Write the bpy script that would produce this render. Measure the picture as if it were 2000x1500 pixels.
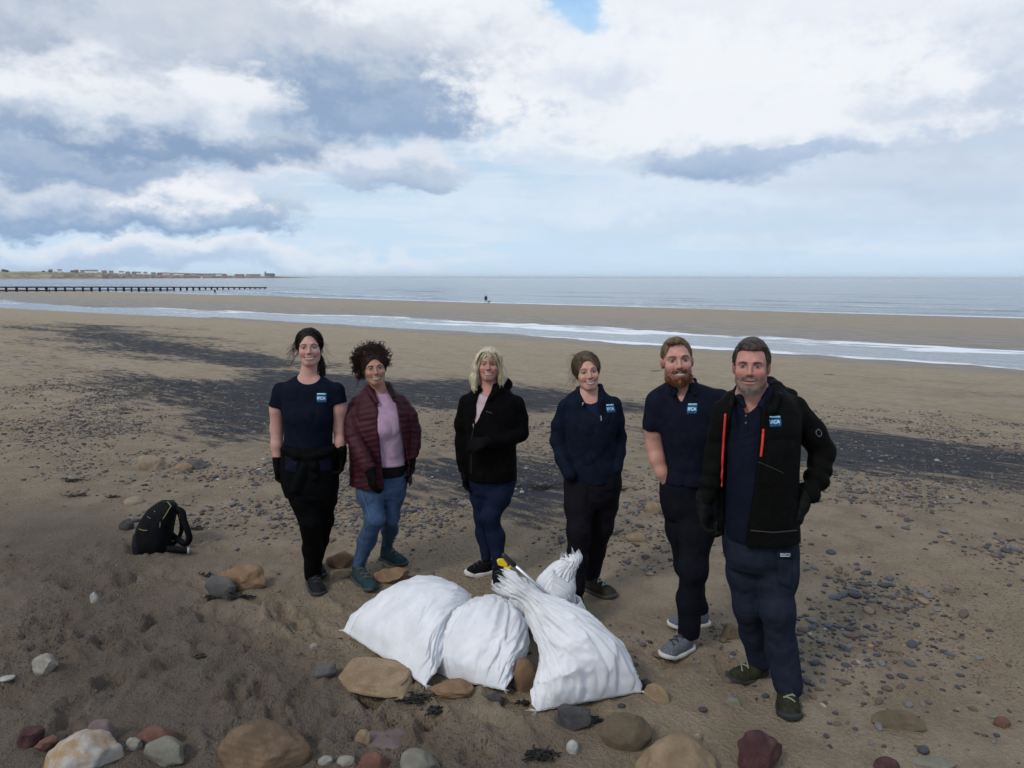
import bpy, bmesh, math, random
import numpy as np
from mathutils import Vector, Matrix

for o in list(bpy.data.objects):
    bpy.data.objects.remove(o, do_unlink=True)
SC = bpy.context.scene
COL = SC.collection
R = math.radians

# ------------------------------------------------------------------ camera
CAM_H = 2.03          # metres above the sand the group stands on
FPX = 1444.0          # focal length in pixels of the 2000 px wide photograph
PITCH = math.atan(208.0 / FPX)
ROLL = R(0.10)
cam_d = bpy.data.cameras.new('camera')
cam_d.sensor_width = 36.0
cam_d.lens = FPX * 36.0 / 2000.0
cam_d.clip_start = 0.05
cam_d.clip_end = 90000.0
cam = bpy.data.objects.new('camera', cam_d)
COL.objects.link(cam)
CAM_M = Matrix.Rotation(R(90) - PITCH, 4, 'X') @ Matrix.Rotation(ROLL, 4, 'Z')
CAM_M.translation = (0, 0, CAM_H)
cam.matrix_world = CAM_M
SC.camera = cam
_RM = np.array(CAM_M.to_3x3())
CAMP = np.array([0, 0, CAM_H])


def ray(px, py):
    d = _RM @ np.array([(px - 1000.0) / FPX, (750.0 - py) / FPX, -1.0])
    return d


def at_depth(px, py, Y):
    """point of the place seen at a photograph pixel, at distance Y in front of the camera"""
    d = ray(px, py)
    return CAMP + d * (Y / d[1])


def at_z(px, py, z=0.0):
    d = ray(px, py)
    return CAMP + d * ((z - CAM_H) / d[2])


# ------------------------------------------------------------------ sun, exposure
SUN_AZ, SUN_EL = R(-138), R(42)     # behind the camera, over its left shoulder, veiled by cloud
sun_d = bpy.data.lights.new('sun', 'SUN')
sun_d.energy = 1.45
sun_d.angle = R(12)
sun_d.color = (1.0, 0.94, 0.85)
sun = bpy.data.objects.new('sun', sun_d)
COL.objects.link(sun)
sv = Vector((math.sin(SUN_AZ) * math.cos(SUN_EL), math.cos(SUN_AZ) * math.cos(SUN_EL), math.sin(SUN_EL)))
sun.rotation_euler = (-sv).to_track_quat('-Z', 'Y').to_euler()
sun.location = sv * 50
VS = SC.view_settings
VS.view_transform = 'Standard'
VS.look = 'None'
VS.exposure = 0.0
VS.gamma = 1.0
VS.use_curve_mapping = False
SC.render.engine = 'CYCLES'
SC.cycles.use_denoising = True
SC.cycles.max_bounces = 6
SC.cycles.diffuse_bounces = 2
SC.cycles.use_adaptive_sampling = True
SC.cycles.adaptive_threshold = 0.03
SC.cycles.glossy_bounces = 2
SC.cycles.transmission_bounces = 2
SC.cycles.volume_bounces = 0
SC.cycles.caustics_reflective = False
SC.cycles.caustics_refractive = False


# ------------------------------------------------------------------ node helper
class NT:
    def __init__(self, tree):
        self.t = tree
        self.n = tree.nodes
        self.l = tree.links

    def node(self, typ, **kw):
        n = self.n.new(typ)
        for k, v in kw.items():
            setattr(n, k, v)
        return n

    def put(self, sock, v):
        if hasattr(v, 'is_output') or isinstance(v, bpy.types.NodeSocket):
            self.l.new(v, sock)
        elif isinstance(v, (int, float)):
            try:
                sock.default_value = v
            except TypeError:
                sock.default_value = (v, v, v)
        else:
            v = tuple(v)
            if len(sock.default_value) == 4 and len(v) == 3:
                v = v + (1.0,)
            sock.default_value = v

    def m(self, op, a, b=None, c=None, clamp=False):
        n = self.node('ShaderNodeMath', operation=op)
        n.use_clamp = clamp
        self.put(n.inputs[0], a)
        if b is not None:
            self.put(n.inputs[1], b)
        if c is not None:
            self.put(n.inputs[2], c)
        return n.outputs[0]

    def vm(self, op, a, b=None, s=None):
        n = self.node('ShaderNodeVectorMath', operation=op)
        self.put(n.inputs[0], a)
        if b is not None:
            self.put(n.inputs[1], b)
        if s is not None:
            self.put(n.inputs['Scale'], s)
        return n.outputs['Value'] if op in ('LENGTH', 'DOT_PRODUCT', 'DISTANCE') else n.outputs[0]

    def mix(self, f, a, b, blend='MIX'):
        n = self.node('ShaderNodeMix', data_type='RGBA', blend_type=blend)
        n.clamp_factor = True
        self.put(n.inputs[0], f)
        self.put(n.inputs[6], a)
        self.put(n.inputs[7], b)
        return n.outputs[2]

    def ss(self, v, lo, hi, a=0.0, b=1.0):
        n = self.node('ShaderNodeMapRange', interpolation_type='SMOOTHSTEP')
        self.put(n.inputs[0], v)
        self.put(n.inputs[1], lo)
        self.put(n.inputs[2], hi)
        self.put(n.inputs[3], a)
        self.put(n.inputs[4], b)
        return n.outputs[0]

    def noise(self, vec, scale, detail=4.0, rough=0.55, dist=0.0, color=False, dim='3D'):
        n = self.node('ShaderNodeTexNoise')
        n.noise_dimensions = dim
        if vec is not None:
            self.l.new(vec, n.inputs['Vector'])
        n.inputs['Scale'].default_value = scale
        n.inputs['Detail'].default_value = detail
        n.inputs['Roughness'].default_value = rough
        n.inputs['Distortion'].default_value = dist
        return n.outputs[1] if color else n.outputs[0]

    def comb(self, x, y, z):
        n = self.node('ShaderNodeCombineXYZ')
        for i, v in enumerate((x, y, z)):
            self.put(n.inputs[i], v)
        return n.outputs[0]

    def sep(self, v):
        n = self.node('ShaderNodeSeparateXYZ')
        self.l.new(v, n.inputs[0])
        return n.outputs

    def attr(self, name, what=2):
        n = self.node('ShaderNodeAttribute')
        n.attribute_name = name
        return n.outputs[what]


def lin(*rgb):
    """photograph 0-255 value -> linear"""
    return tuple(((c / 255) / 12.92 if c / 255 <= 0.04045 else ((c / 255 + 0.055) / 1.055) ** 2.4) for c in rgb)


# ------------------------------------------------------------------ sky
world = bpy.data.worlds.new('World')
SC.world = world
world.use_nodes = True
wt = NT(world.node_tree)
wt.n.clear()
sky = wt.node('ShaderNodeTexSky', sky_type='NISHITA')
sky.sun_disc = False
sky.sun_elevation = SUN_EL
sky.sun_rotation = SUN_AZ
sky.air_density = 1.0
sky.dust_density = 1.5
SKY_STRENGTH = 0.13
tc = wt.node('ShaderNodeTexCoord')
D = wt.vm('NORMALIZE', tc.outputs['Generated'])
dx, dy, dz = wt.sep(D)
az = wt.m('ARCTAN2', dx, dy)
el = wt.m('ARCSINE', dz)
# cloud-deck coordinates: the sky flattened towards the horizon
inv = wt.m('DIVIDE', 1.0, wt.m('ADD', wt.m('ABSOLUTE', dz), 0.10))
deck = wt.comb(wt.m('MULTIPLY', dx, inv), wt.m('MULTIPLY', dy, inv), 0.0)
angv = wt.comb(az, wt.m('MULTIPLY', el, 1.6), 0.0)
warpc = wt.noise(angv, 7.0, 5.0, 0.60, color=True, dim='2D')
warp = wt.vm('SUBTRACT', warpc, (0.5, 0.5, 0.5))
wx, wy, wz = wt.sep(warp)
waz = wt.m('ADD', az, wt.m('MULTIPLY', wx, 0.17))
wel = wt.m('ADD', el, wt.m('MULTIPLY', wy, 0.085))
puff = wt.noise(angv, 24.0, 6.0, 0.64, dim='2D')
puff0 = wt.m('SUBTRACT', puff, 0.5)
streak = wt.noise(wt.comb(wt.m('MULTIPLY', az, 3.0), wt.m('MULTIPLY', el, 26.0), 0.0), 1.6, 4.0, 0.6, dim='2D')

K = 1.0 / SKY_STRENGTH
col = wt.mix(0.35, sky.outputs[0], tuple(K * c for c in (0.62, 0.80, 0.98)))
# thin bright haze low over the sea
col = wt.mix(wt.ss(el, 0.22, 0.02, 0.0, 0.88), col, tuple(K * c for c in lin(204, 228, 251)))
# streaky veil
col = wt.mix(wt.m('MULTIPLY', wt.ss(streak, 0.42, 0.66), wt.ss(el, 0.0, 0.05, 0.0, 0.62)), col, tuple(K * c for c in lin(222, 234, 248)))
# cloud deck of the rest of the sky
gen = wt.noise(deck, 0.9, 5.0, 0.58, dim='2D')
gcol = wt.mix(wt.ss(wt.noise(deck, 1.3, 4.0, 0.55, dim='2D'), 0.42, 0.66), tuple(K * c for c in lin(170, 188, 214)), tuple(K * c for c in lin(238, 243, 250)))
outside = wt.m('MAXIMUM', wt.ss(el, R(16), R(24)), wt.ss(wt.m('ABSOLUTE', az), R(33), R(45)))
col = wt.mix(wt.m('MULTIPLY', wt.ss(gen, 0.40, 0.55), outside), col, gcol)


def pix_ang(px, py):
    d = ray(px, py)
    d = d / np.linalg.norm(d)
    return math.atan2(d[0], d[1]), math.asin(d[2])


wv = wt.comb(waz, wel, 0.0)
pe = wt.m('MULTIPLY', puff0, -1.05)
pl = wt.m('ADD', wt.m('MULTIPLY', puff0, 1.35), wt.m('MULTIPLY', wx, 0.8))
pv = wt.comb(0.0, pl, 0.0)


def cloud(col, px, py, rx, ry, top, base, op=1.0, soft=0.30, lo=-0.75, hi=0.45):
    """one cumulus: puffy outline, bright top, shaded base; placed by its bearing and elevation"""
    a0, e0 = pix_ang(px, py)
    ra, re = rx / FPX * math.cos(a0) ** 2, ry / FPX * math.cos(a0)
    n = wt.node('ShaderNodeVectorMath', operation='MULTIPLY_ADD')
    wt.l.new(wv, n.inputs[0])
    n.inputs[1].default_value = (1 / ra, 1 / re, 0)
    n.inputs[2].default_value = (-a0 / ra, -e0 / re, 0)
    r = wt.m('ADD', wt.vm('LENGTH', n.outputs[0]), pe)
    a = wt.ss(r, 1.0 + soft, 1.0 - soft, 0.0, op)
    sh = wt.ss(wt.vm('DOT_PRODUCT', wt.vm('ADD', n.outputs[0], pv), (0, 1, 0)), lo, hi)
    cc = wt.mix(sh, tuple(K * c for c in lin(*base)), tuple(K * c for c in lin(*top)))
    return wt.mix(a, col, cc)


CL = [
    # low distant banks, left
    (330, 490, 310, 22, (231, 237, 245), (200, 214, 233), 0.9, 0.5, -1, 0.4),
    (200, 520, 400, 14, (176, 199, 227), (168, 193, 223), 0.75, 0.6, -1, 0.4),
    (700, 505, 240, 12, (226, 236, 248), (212, 227, 244), 0.7, 0.7, -1, 0.4),
    # right-hand veil sheets
    (1560, 390, 560, 70, (222, 232, 245), (200, 216, 236), 0.8, 0.6, -0.9, 0.3),
    (1850, 330, 420, 70, (212, 224, 240), (190, 207, 230), 0.9, 0.6, -0.9, 0.5),
    (1180, 420, 420, 24, (220, 234, 248), (206, 223, 243), 0.65, 0.7, -0.9, 0.3),
    # left bank with blue-grey flat bases
    (200, 392, 420, 62, (212, 221, 234), (142, 170, 204), 1.0, 0.22, -0.9, 0.6),
    (390, 392, 120, 40, (240, 243, 249), (166, 189, 216), 1.0, 0.35, -0.9, 0.2),
    (80, 322, 270, 34, (176, 193, 215), (148, 172, 203), 1.0, 0.4, -0.8, 0.6),
    (520, 330, 120, 44, (234, 239, 247), (205, 218, 236), 0.9, 0.45, -0.9, 0.3),
    (330, 272, 400, 50, (186, 199, 217), (140, 164, 196), 1.0, 0.35, -0.6, 0.8),
    # grey upper left and white towers in front of it
    (60, 70, 400, 140, (190, 201, 217), (168, 183, 205), 1.0, 0.45, -0.8, 0.8),
    (240, 178, 330, 74, (238, 242, 248), (192, 206, 225), 1.0, 0.35, -1.1, 0.1),
    (250, 66, 80, 76, (238, 242, 248), (222, 230, 241), 0.9, 0.5, -1, 0.3),
    # the big centre cloud with the dark belly
    (640, 70, 460, 140, (210, 217, 228), (188, 200, 217), 1.0, 0.35, -0.8, 0.6),
    (900, 30, 260, 100, (242, 246, 251), (208, 217, 230), 1.0, 0.4, -0.9, 0.4),
    (760, 170, 330, 84, (206, 214, 226), (146, 170, 201), 1.0, 0.28, -0.45, 0.95),
    (830, 222, 150, 34, (172, 190, 214), (150, 174, 205), 0.9, 0.45, -0.6, 0.9),
    (440, 188, 95, 50, (242, 245, 250), (216, 225, 238), 0.95, 0.4, -1, 0.1),
    (770, 322, 130, 50, (222, 229, 240), (176, 194, 219), 1.0, 0.35, -0.8, 0.4),
    (790, 362, 80, 22, (196, 209, 228), (168, 189, 215), 0.95, 0.4, -0.8, 0.7),
    # the great white cloud on the right and its shaded wedge
    (1900, 120, 340, 170, (218, 226, 238), (194, 208, 227), 1.0, 0.45, -0.9, 0.5),
    (1460, 60, 470, 150, (235, 240, 248), (218, 227, 240), 1.0, 0.4, -1.0, 0.3),
    (1320, 190, 380, 120, (242, 246, 251), (218, 227, 240), 1.0, 0.3, -1.1, 0.1),
    (1460, 255, 370, 60, (240, 244, 250), (200, 213, 232), 1.0, 0.35, -0.9, 0.2),
    (1420, 330, 150, 34, (176, 195, 220), (152, 177, 208), 0.95, 0.4, -0.8, 0.8),
    (1600, 300, 170, 16, (182, 200, 225), (172, 193, 221), 0.8, 0.5, -0.8, 0.8),
    (1775, 160, 125, 62, (241, 245, 250), (208, 219, 235), 0.95, 0.35, -0.8, 0.2),
    (1150, 110, 110, 75, (240, 244, 250), (210, 221, 237), 0.9, 0.4, -0.9, 0.3),
    (1060, 290, 150, 32, (236, 242, 249), (212, 225, 241), 0.85, 0.45, -0.9, 0.3),
]
for c in CL:
    col = cloud(col, *c)
# the one clear opening high up
col = cloud(col, 1112, -8, 62, 46, (150, 199, 244), (172, 212, 247), 0.9, 0.4)
# below the horizon: the same haze
col = wt.mix(wt.ss(el, 0.0, -0.02), col, tuple(K * c for c in lin(150, 165, 180)))
bg = wt.node('ShaderNodeBackground')
wt.l.new(col, bg.inputs['Color'])
bg.inputs['Strength'].default_value = SKY_STRENGTH
wo = wt.node('ShaderNodeOutputWorld')
wt.l.new(bg.outputs[0], wo.inputs['Surface'])
world.cycles.sampling_method = 'NONE'
# ------------------------------------------------------------------ numpy noise
_rs = np.random.RandomState(11)
_TAB = _rs.rand(512, 512).astype(np.float32)
_TAB3 = _rs.rand(64, 64, 64).astype(np.float32)


def vnoise(x, y, f, seed=0):
    x = np.asarray(x, np.float64) * f + 17.3 * seed
    y = np.asarray(y, np.float64) * f + 9.1 * seed
    xi, yi = np.floor(x), np.floor(y)
    fx, fy = x - xi, y - yi
    fx = fx * fx * (3 - 2 * fx)
    fy = fy * fy * (3 - 2 * fy)
    xi = xi.astype(np.int64) % 512
    yi = yi.astype(np.int64) % 512
    x1, y1 = (xi + 1) % 512, (yi + 1) % 512
    return ((_TAB[xi, yi] * (1 - fx) + _TAB[x1, yi] * fx) * (1 - fy) + (_TAB[xi, y1] * (1 - fx) + _TAB[x1, y1] * fx) * fy) - 0.5


def fbm(x, y, f, n=4, seed=0, g=0.5):
    t, a = 0.0, 1.0
    for i in range(n):
        t = t + a * vnoise(x, y, f, seed + i * 3.7)
        f *= 2.03
        a *= g
    return t


_T3F = _TAB3.ravel()


def vnoise3(P, f, seed=0.0):
    Q = (P * f + np.array([seed * 3.1, seed * 7.7, seed * 1.3])).astype(np.float32)
    I = np.floor(Q)
    F = Q - I
    F = F * F * (3 - 2 * F)
    I = I.astype(np.int32) & 63
    J = (I + 1) & 63
    x0, x1 = I[:, 0] << 12, J[:, 0] << 12
    y0, y1 = I[:, 1] << 6, J[:, 1] << 6
    z0, z1 = I[:, 2], J[:, 2]
    fx, fy, fz = F[:, 0], F[:, 1], F[:, 2]

    def ed(xy):
        a = _T3F.take(xy + z0)
        return a + (_T3F.take(xy + z1) - a) * fz
    a0 = ed(x0 + y0)
    a0 += (ed(x0 + y1) - a0) * fy
    a1 = ed(x1 + y0)
    a1 += (ed(x1 + y1) - a1) * fy
    return a0 + (a1 - a0) * fx - 0.5


def fbm3(P, f, n=3, seed=0.0):
    t, a = 0.0, 1.0
    for i in range(n):
        t = t + a * vnoise3(P, f, seed + 2.3 * i)
        f *= 2.05
        a *= 0.5
    return t


def sstep(x, a, b):
    t = np.clip((x - a) / (b - a), 0, 1)
    return t * t * (3 - 2 * t)


# ------------------------------------------------------------------ object helpers
def link(name, verts, faces, mat=None, parent=None, smooth=True, loc=None):
    me = bpy.data.meshes.new(name)
    if isinstance(verts, np.ndarray):
        v = np.ascontiguousarray(verts, np.float32)
        if loc is not None:
            v = v - np.asarray(loc, np.float32)
        f = np.asarray(faces, np.int32)
        me.vertices.add(len(v))
        me.vertices.foreach_set('co', v.ravel())
        k = f.shape[1]
        me.loops.add(f.size)
        me.loops.foreach_set('vertex_index', f.ravel())
        me.polygons.add(len(f))
        me.polygons.foreach_set('loop_start', np.arange(0, f.size, k, dtype=np.int32))
        me.polygons.foreach_set('loop_total', np.full(len(f), k, np.int32))
        me.update(calc_edges=True)
    else:
        if loc is not None:
            verts = [(a - loc[0], b - loc[1], c - loc[2]) for a, b, c in verts]
        me.from_pydata([tuple(map(float, q)) for q in verts], [], faces)
        me.update()
    if smooth:
        me.polygons.foreach_set('use_smooth', np.ones(len(me.polygons), bool))
    o = bpy.data.objects.new(name, me)
    COL.objects.link(o)
    if mat is not None:
        me.materials.append(mat)
    if parent is not None:
        o.parent = parent
    elif loc is not None:
        o.location = loc
    return o


def empty(name, loc=(0, 0, 0)):
    o = bpy.data.objects.new(name, None)
    o.empty_display_size = 0.1
    o.location = loc
    COL.objects.link(o)
    return o


def tag(o, label=None, cat=None, group=None, kind=None):
    if label:
        o['label'] = label
    if cat:
        o['category'] = cat
    if group:
        o['group'] = group
    if kind:
        o['kind'] = kind
    return o


def setattr_f(o, name, vals):
    a = o.data.attributes.new(name, 'FLOAT', 'POINT')
    a.data.foreach_set('value', np.ascontiguousarray(vals, np.float32))


def setattr_c(o, name, rgb):
    a = o.data.attributes.new(name, 'FLOAT_COLOR', 'POINT')
    c = np.ones((len(rgb), 4), np.float32)
    c[:, :3] = rgb
    a.data.foreach_set('color', c.ravel())


MATS = {}


def mat(name, color, rough=0.7, bump=0.0, bscale=60.0, var=0.0, vscale=8.0, metal=0.0, spec=0.5, sheen=0.0, sss=0.0, attr=None, wrinkle=0.0):
    if name in MATS:
        return MATS[name]
    m = bpy.data.materials.new(name)
    m.use_nodes = True
    t = NT(m.node_tree)
    b = t.n['Principled BSDF']
    tcn = t.node('ShaderNodeTexCoord')
    v = tcn.outputs['Object']
    c = t.attr(attr, 0) if attr else None
    if c is None:
        rgb = t.node('ShaderNodeRGB')
        rgb.outputs[0].default_value = tuple(color) + (1.0,)
        c = rgb.outputs[0]
    if var:
        n = t.noise(v, vscale, 4.0, 0.6)
        c = t.mix(1.0, c, t.mix(t.ss(n, 0.3, 0.7), (1 - var,) * 3, (1 + var,) * 3), 'MULTIPLY')
    t.put(b.inputs['Base Color'], c)
    b.inputs['Roughness'].default_value = rough
    b.inputs['Metallic'].default_value = metal
    b.inputs['Specular IOR Level'].default_value = spec
    if sheen:
        b.inputs['Sheen Weight'].default_value = sheen
        b.inputs['Sheen Roughness'].default_value = 0.4
    if sss:
        b.inputs['Subsurface Weight'].default_value = sss
        b.inputs['Subsurface Radius'].default_value = (0.012, 0.005, 0.003)
        b.inputs['Subsurface Scale'].default_value = 1.0
    if bump:
        bn = t.node('ShaderNodeBump')
        bn.inputs['Strength'].default_value = min(1.0, bump)
        bn.inputs['Distance'].default_value = 0.004 if not wrinkle else 0.014
        hh_ = t.noise(v, bscale, 4.0, 0.6)
        if wrinkle:
            wr = t.m('ABSOLUTE', t.m('SUBTRACT', t.noise(v, 7.5, 2.0, 0.5, 0.8), 0.5))
            hh_ = t.m('ADD', t.m('MULTIPLY', hh_, 0.22), t.m('MULTIPLY', t.m('POWER', wr, 0.6), wrinkle))
        t.l.new(hh_, bn.inputs['Height'])
        t.l.new(bn.outputs[0], b.inputs['Normal'])
    MATS[name] = m
    return m


# ------------------------------------------------------------------ beach shape
# s runs down the beach towards the sea, t along the waterline
NS = np.array([0.626, 0.780])
NTN = np.array([0.780, -0.626])
SEA_Z = -3.25
_PS = [-60, 0, 6, 20, 34, 47, 55, 62, 72, 90, 108, 120, 140, 200]
_PZ = [1.5, 0.0, -0.03, -0.95, -2.02, -2.84, -2.90, -2.80, -2.60, -2.72, -3.02, -3.27, -3.7, -6.0]
_pss = np.linspace(-60, 200, 1041)
_psz = np.interp(_pss, _PS, _PZ)
_k = np.hanning(41)
_k /= _k.sum()
_psz = np.convolve(np.pad(_psz, 20, mode='edge'), _k, mode='valid')


def base_z(x, y):
    s = NS[0] * x + NS[1] * y
    tt = NTN[0] * x + NTN[1] * y
    s = s + 1.2 * np.sin(tt * 0.045 + 0.6) * sstep(s, 25, 50) + 0.8 * np.sin(tt * 0.11) * sstep(s, 30, 60)
    s = s + sstep(-tt, 60, 170) * 9.0 * sstep(s, 20, 45) * sstep(-s, -100, -60)
    z = np.interp(s, _pss, _psz)
    # level where the group stands
    near = np.exp(-((x / 6.0) ** 4 + ((y - 3.0) / 5.5) ** 4))
    return z * (1 - near * 0.85)


rng = np.random.RandomState(5)
# trodden hollows in the soft sand, lower left and around the group
DENTS = []
for px, py, n, sx, sy in [(330, 1280, 46, 300, 170), (120, 1180, 26, 180, 140), (620, 1400, 14, 240, 70), (950, 1430, 9, 240, 50), (560, 1180, 7, 90, 50), (1330, 1330, 5, 180, 70), (250, 1090, 14, 220, 60)]:
    for i in range(n):
        qx, qy = px + sx * rng.randn() * 0.6, py + sy * rng.randn() * 0.6
        if qy < 1030 or qy > 1600:
            continue
        g = at_z(qx, qy)
        DENTS.append((g[0], g[1], rng.uniform(0, 3.14), rng.uniform(0.05, 0.09), rng.uniform(0.10, 0.17), rng.uniform(0.012, 0.036)))
# scoops pressed by the shoes that stand there
FEET = [(622, 1160), (708, 1150), (765, 1105), (940, 1128), (1168, 1160), (1322, 1288), (1470, 1325), (1540, 1400), (1130, 1200)]


def relief(x, y):
    d2 = np.hypot(x, y)
    fade = np.exp(-(d2 / 16.0) ** 2)
    h = 0.018 * fbm(x, y, 1.1, 4, 1) + 0.014 * fbm(x, y, 5.0, 4, 8) * (0.4 + 1.2 * sstep(fbm(x, y, 0.7, 2, 3), -0.2, 0.3))
    h = h + 0.006 * np.abs(fbm(x, y, 14.0, 3, 5))
    # rougher, crumbly ground lower left
    rough = sstep(-x + 0.25 * y, 0.2, 2.2) * sstep(-y, -7.5, -4.0)
    h = h + rough * (0.040 * fbm(x, y, 3.3, 4, 21) + 0.052 * np.maximum(fbm(x, y, 7.0, 4, 31), 0.05) - 0.006)
    h = h * fade
    m = d2 < 9
    if np.ndim(x):
        hx, hy, hh = x[m], y[m], np.zeros(int(m.sum()))
        for cx, cy, a, ra, rb, dep in DENTS:
            k = (np.abs(hx - cx) < 0.5) & (np.abs(hy - cy) < 0.5)
            if not k.any():
                continue
            ux, uy = hx[k] - cx, hy[k] - cy
            u = (ux * math.cos(a) + uy * math.sin(a)) / ra
            v = (-ux * math.sin(a) + uy * math.cos(a)) / rb
            r = np.sqrt(u * u + v * v) + 0.9 * fbm(hx[k], hy[k], 11, 3, 2)
            hh[k] += -dep * sstep(-r, -1.0, -0.45) + 0.5 * dep * np.exp(-((r - 1.25) / 0.28) ** 2)
        h = h.copy()
        h[m] += hh
    # long low sand ripples and undulations far out
    far = sstep(d2, 9, 22)
    h = h + far * (0.05 * fbm(x, y, 0.22, 3, 41) + 0.02 * fbm(x * 0.626 + y * 0.78, (x * 0.78 - y * 0.626) * 0.3, 1.3, 3, 47)) * sstep(-d2, -120, -40)
    ss_, tt_ = x * NS[0] + y * NS[1], x * NTN[0] + y * NTN[1]
    h = h + 0.085 * fbm(tt_ * 0.07, ss_ * 0.35, 1.0, 4, 33) * sstep(ss_, 44, 48) * sstep(-ss_, -68, -61)
    return h


def gz(x, y):
    x = np.atleast_1d(np.asarray(x, float))
    y = np.atleast_1d(np.asarray(y, float))
    return base_z(x, y) + relief(x, y)


def gz1(x, y):
    return float(gz([x], [y])[0])


def ground_pt(px, py):
    """the sand seen at a photograph pixel"""
    d = ray(px, py)
    lo, hi = 0.5, 400.0
    for t in np.geomspace(1.0, 400, 500):
        p = CAMP + d * t / d[1]
        if p[2] < float(base_z(p[0], p[1])):
            hi = t
            break
        lo = t
    for _ in range(30):
        mid = 0.5 * (lo + hi)
        p = CAMP + d * mid / d[1]
        if p[2] < float(base_z(p[0], p[1])):
            hi = mid
        else:
            lo = mid
    p = CAMP + d * hi / d[1]
    return np.array([p[0], p[1], gz1(p[0], p[1])])


# ------------------------------------------------------------------ the sand sheet
ang = np.concatenate([np.linspace(-180, -44, 40, endpoint=False), np.linspace(-44, 44, 515, endpoint=False), np.linspace(44, 180, 40, endpoint=False)])
rad = np.concatenate([[0.2, 0.6, 1.0, 1.4, 1.7], 2.0 * np.exp(np.linspace(0, math.log(12 / 2.0), 278)), 12 * np.exp(np.linspace(0.012, math.log(420 / 12), 120))])
AA, RR = np.meshgrid(np.radians(ang), rad)
GX, GY = (RR * np.sin(AA)).ravel(), (RR * np.cos(AA)).ravel()
GZ = gz(GX, GY)
nA, nR = len(ang), len(rad)
ii = np.arange(nR - 1)[:, None] * nA
jj = np.arange(nA)[None, :]
j2 = (jj + 1) % nA
GF = np.stack([ii + jj, ii + j2, ii + nA + j2, ii + nA + jj], -1).reshape(-1, 4)[:, ::-1]
beach = link('beach', np.stack([GX, GY, GZ], 1), GF)
tag(beach, 'wide sandy beach falling towards the sea', None, None, 'structure')


def poly_mask(poly, wob, soft, seed):
    """soft mask of a patch on the beach given by the photograph's outline of it; edges broken up along the tide lines"""
    pts = np.array([ground_pt(a, b)[:2] for a, b in poly])
    dist = np.hypot(GX, GY)
    s = GX * NS[0] + GY * NS[1]
    t = GX * NTN[0] + GY * NTN[1]
    w = fbm(t * 0.35, s, 1.1, 4, seed) * wob * (0.06 * dist)
    w2 = fbm(t * 0.5, s, 0.5, 3, seed + 9) * wob * (0.06 * dist)
    X = GX + NS[0] * w + NTN[0] * w2 * 2
    Y = GY + NS[1] * w + NTN[1] * w2 * 2
    lo, hi = pts.min(0) - 6, pts.max(0) + 6
    out = np.zeros(len(X))
    k = (X > lo[0]) & (X < hi[0]) & (Y > lo[1]) & (Y < hi[1])
    x, y = X[k], Y[k]
    ins = np.zeros(len(x), bool)
    dm = np.full(len(x), 1e9)
    n = len(pts)
    for i in range(n):
        a, b = pts[i], pts[(i + 1) % n]
        c = ((a[1] > y) != (b[1] > y)) & (x < (b[0] - a[0]) * (y - a[1]) / (b[1] - a[1] + 1e-12) + a[0])
        ins ^= c
        ba = b - a
        h = np.clip(((x - a[0]) * ba[0] + (y - a[1]) * ba[1]) / (ba @ ba + 1e-12), 0, 1)
        dm = np.minimum(dm, np.hypot(x - a[0] - ba[0] * h, y - a[1] - ba[1] * h))
    sd = np.where(ins, dm, -dm) / (soft * 0.03 * dist[k])
    out[k] = sstep(sd, -1, 1)
    return out


COAL = [  # patches of black sea-coal and dark grit along old tide lines
    ([(60, 634), (200, 634), (340, 640), (330, 655), (440, 668), (520, 690), (600, 706), (640, 720), (540, 716), (430, 712), (330, 705), (220, 690), (130, 668)], 1.0),
    ([(0, 630), (120, 632), (180, 640), (60, 640)], 0.5),
    ([(10, 686), (90, 700), (180, 728), (100, 722)], 0.55),
    ([(150, 722), (330, 738), (480, 734), (640, 724), (760, 734), (900, 738), (1060, 752), (1240, 776), (1330, 800), (1240, 808), (1060, 800), (900, 806), (760, 812), (640, 852), (560, 872), (450, 850), (330, 800), (210, 768)], 1.0),
    ([(780, 760), (960, 742), (1080, 762), (1240, 790), (1100, 800), (960, 780)], 0.5),
    ([(690, 888), (820, 876), (930, 870), (1040, 882), (1120, 925), (1100, 960), (1110, 988), (1060, 1008), (960, 1000), (880, 962), (790, 940), (700, 915)], 0.95),
    ([(1230, 838), (1400, 834), (1600, 832), (1760, 846), (1900, 870), (2040, 890), (2060, 960), (1960, 950), (1820, 938), (1700, 930), (1600, 918), (1420, 890), (1280, 868)], 1.0),
    ([(1280, 986), (1310, 984), (1320, 994), (1280, 996)], 0.5),
    ([(1560, 726), (1700, 734), (1820, 746), (1700, 742)], 0.5),
    ([(1890, 762), (2020, 768), (2020, 782), (1940, 778)], 0.55),
    ([(640, 700), (760, 724), (700, 728), (600, 712)], 0.5),
    ([(0, 592), (200, 600), (400, 608), (620, 624), (640, 630), (420, 618), (200, 606), (0, 600)], 0.6),
]
coal = np.zeros(len(GX))
for i, (poly, amt) in enumerate(COAL):
    coal = np.maximum(coal, amt * poly_mask(poly, 1.5, 3.4, 3 + i * 5))
damp_shade = np.zeros(len(GX))  # turned wet sand, shade painted into its colour, lower left and foreground edge
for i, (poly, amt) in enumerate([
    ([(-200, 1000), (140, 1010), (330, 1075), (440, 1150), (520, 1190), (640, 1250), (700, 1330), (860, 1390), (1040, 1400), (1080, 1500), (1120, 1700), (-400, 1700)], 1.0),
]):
    damp_shade = np.maximum(damp_shade, amt * poly_mask(poly, 2.2, 6.0, 71 + i))
S_ = GX * NS[0] + GY * NS[1]
wet = sstep(S_, 40, 47) * (1 - sstep(S_, 66, 80) * 0.55) + sstep(S_, 108, 119)
setattr_f(beach, 'coal', coal)
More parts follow.
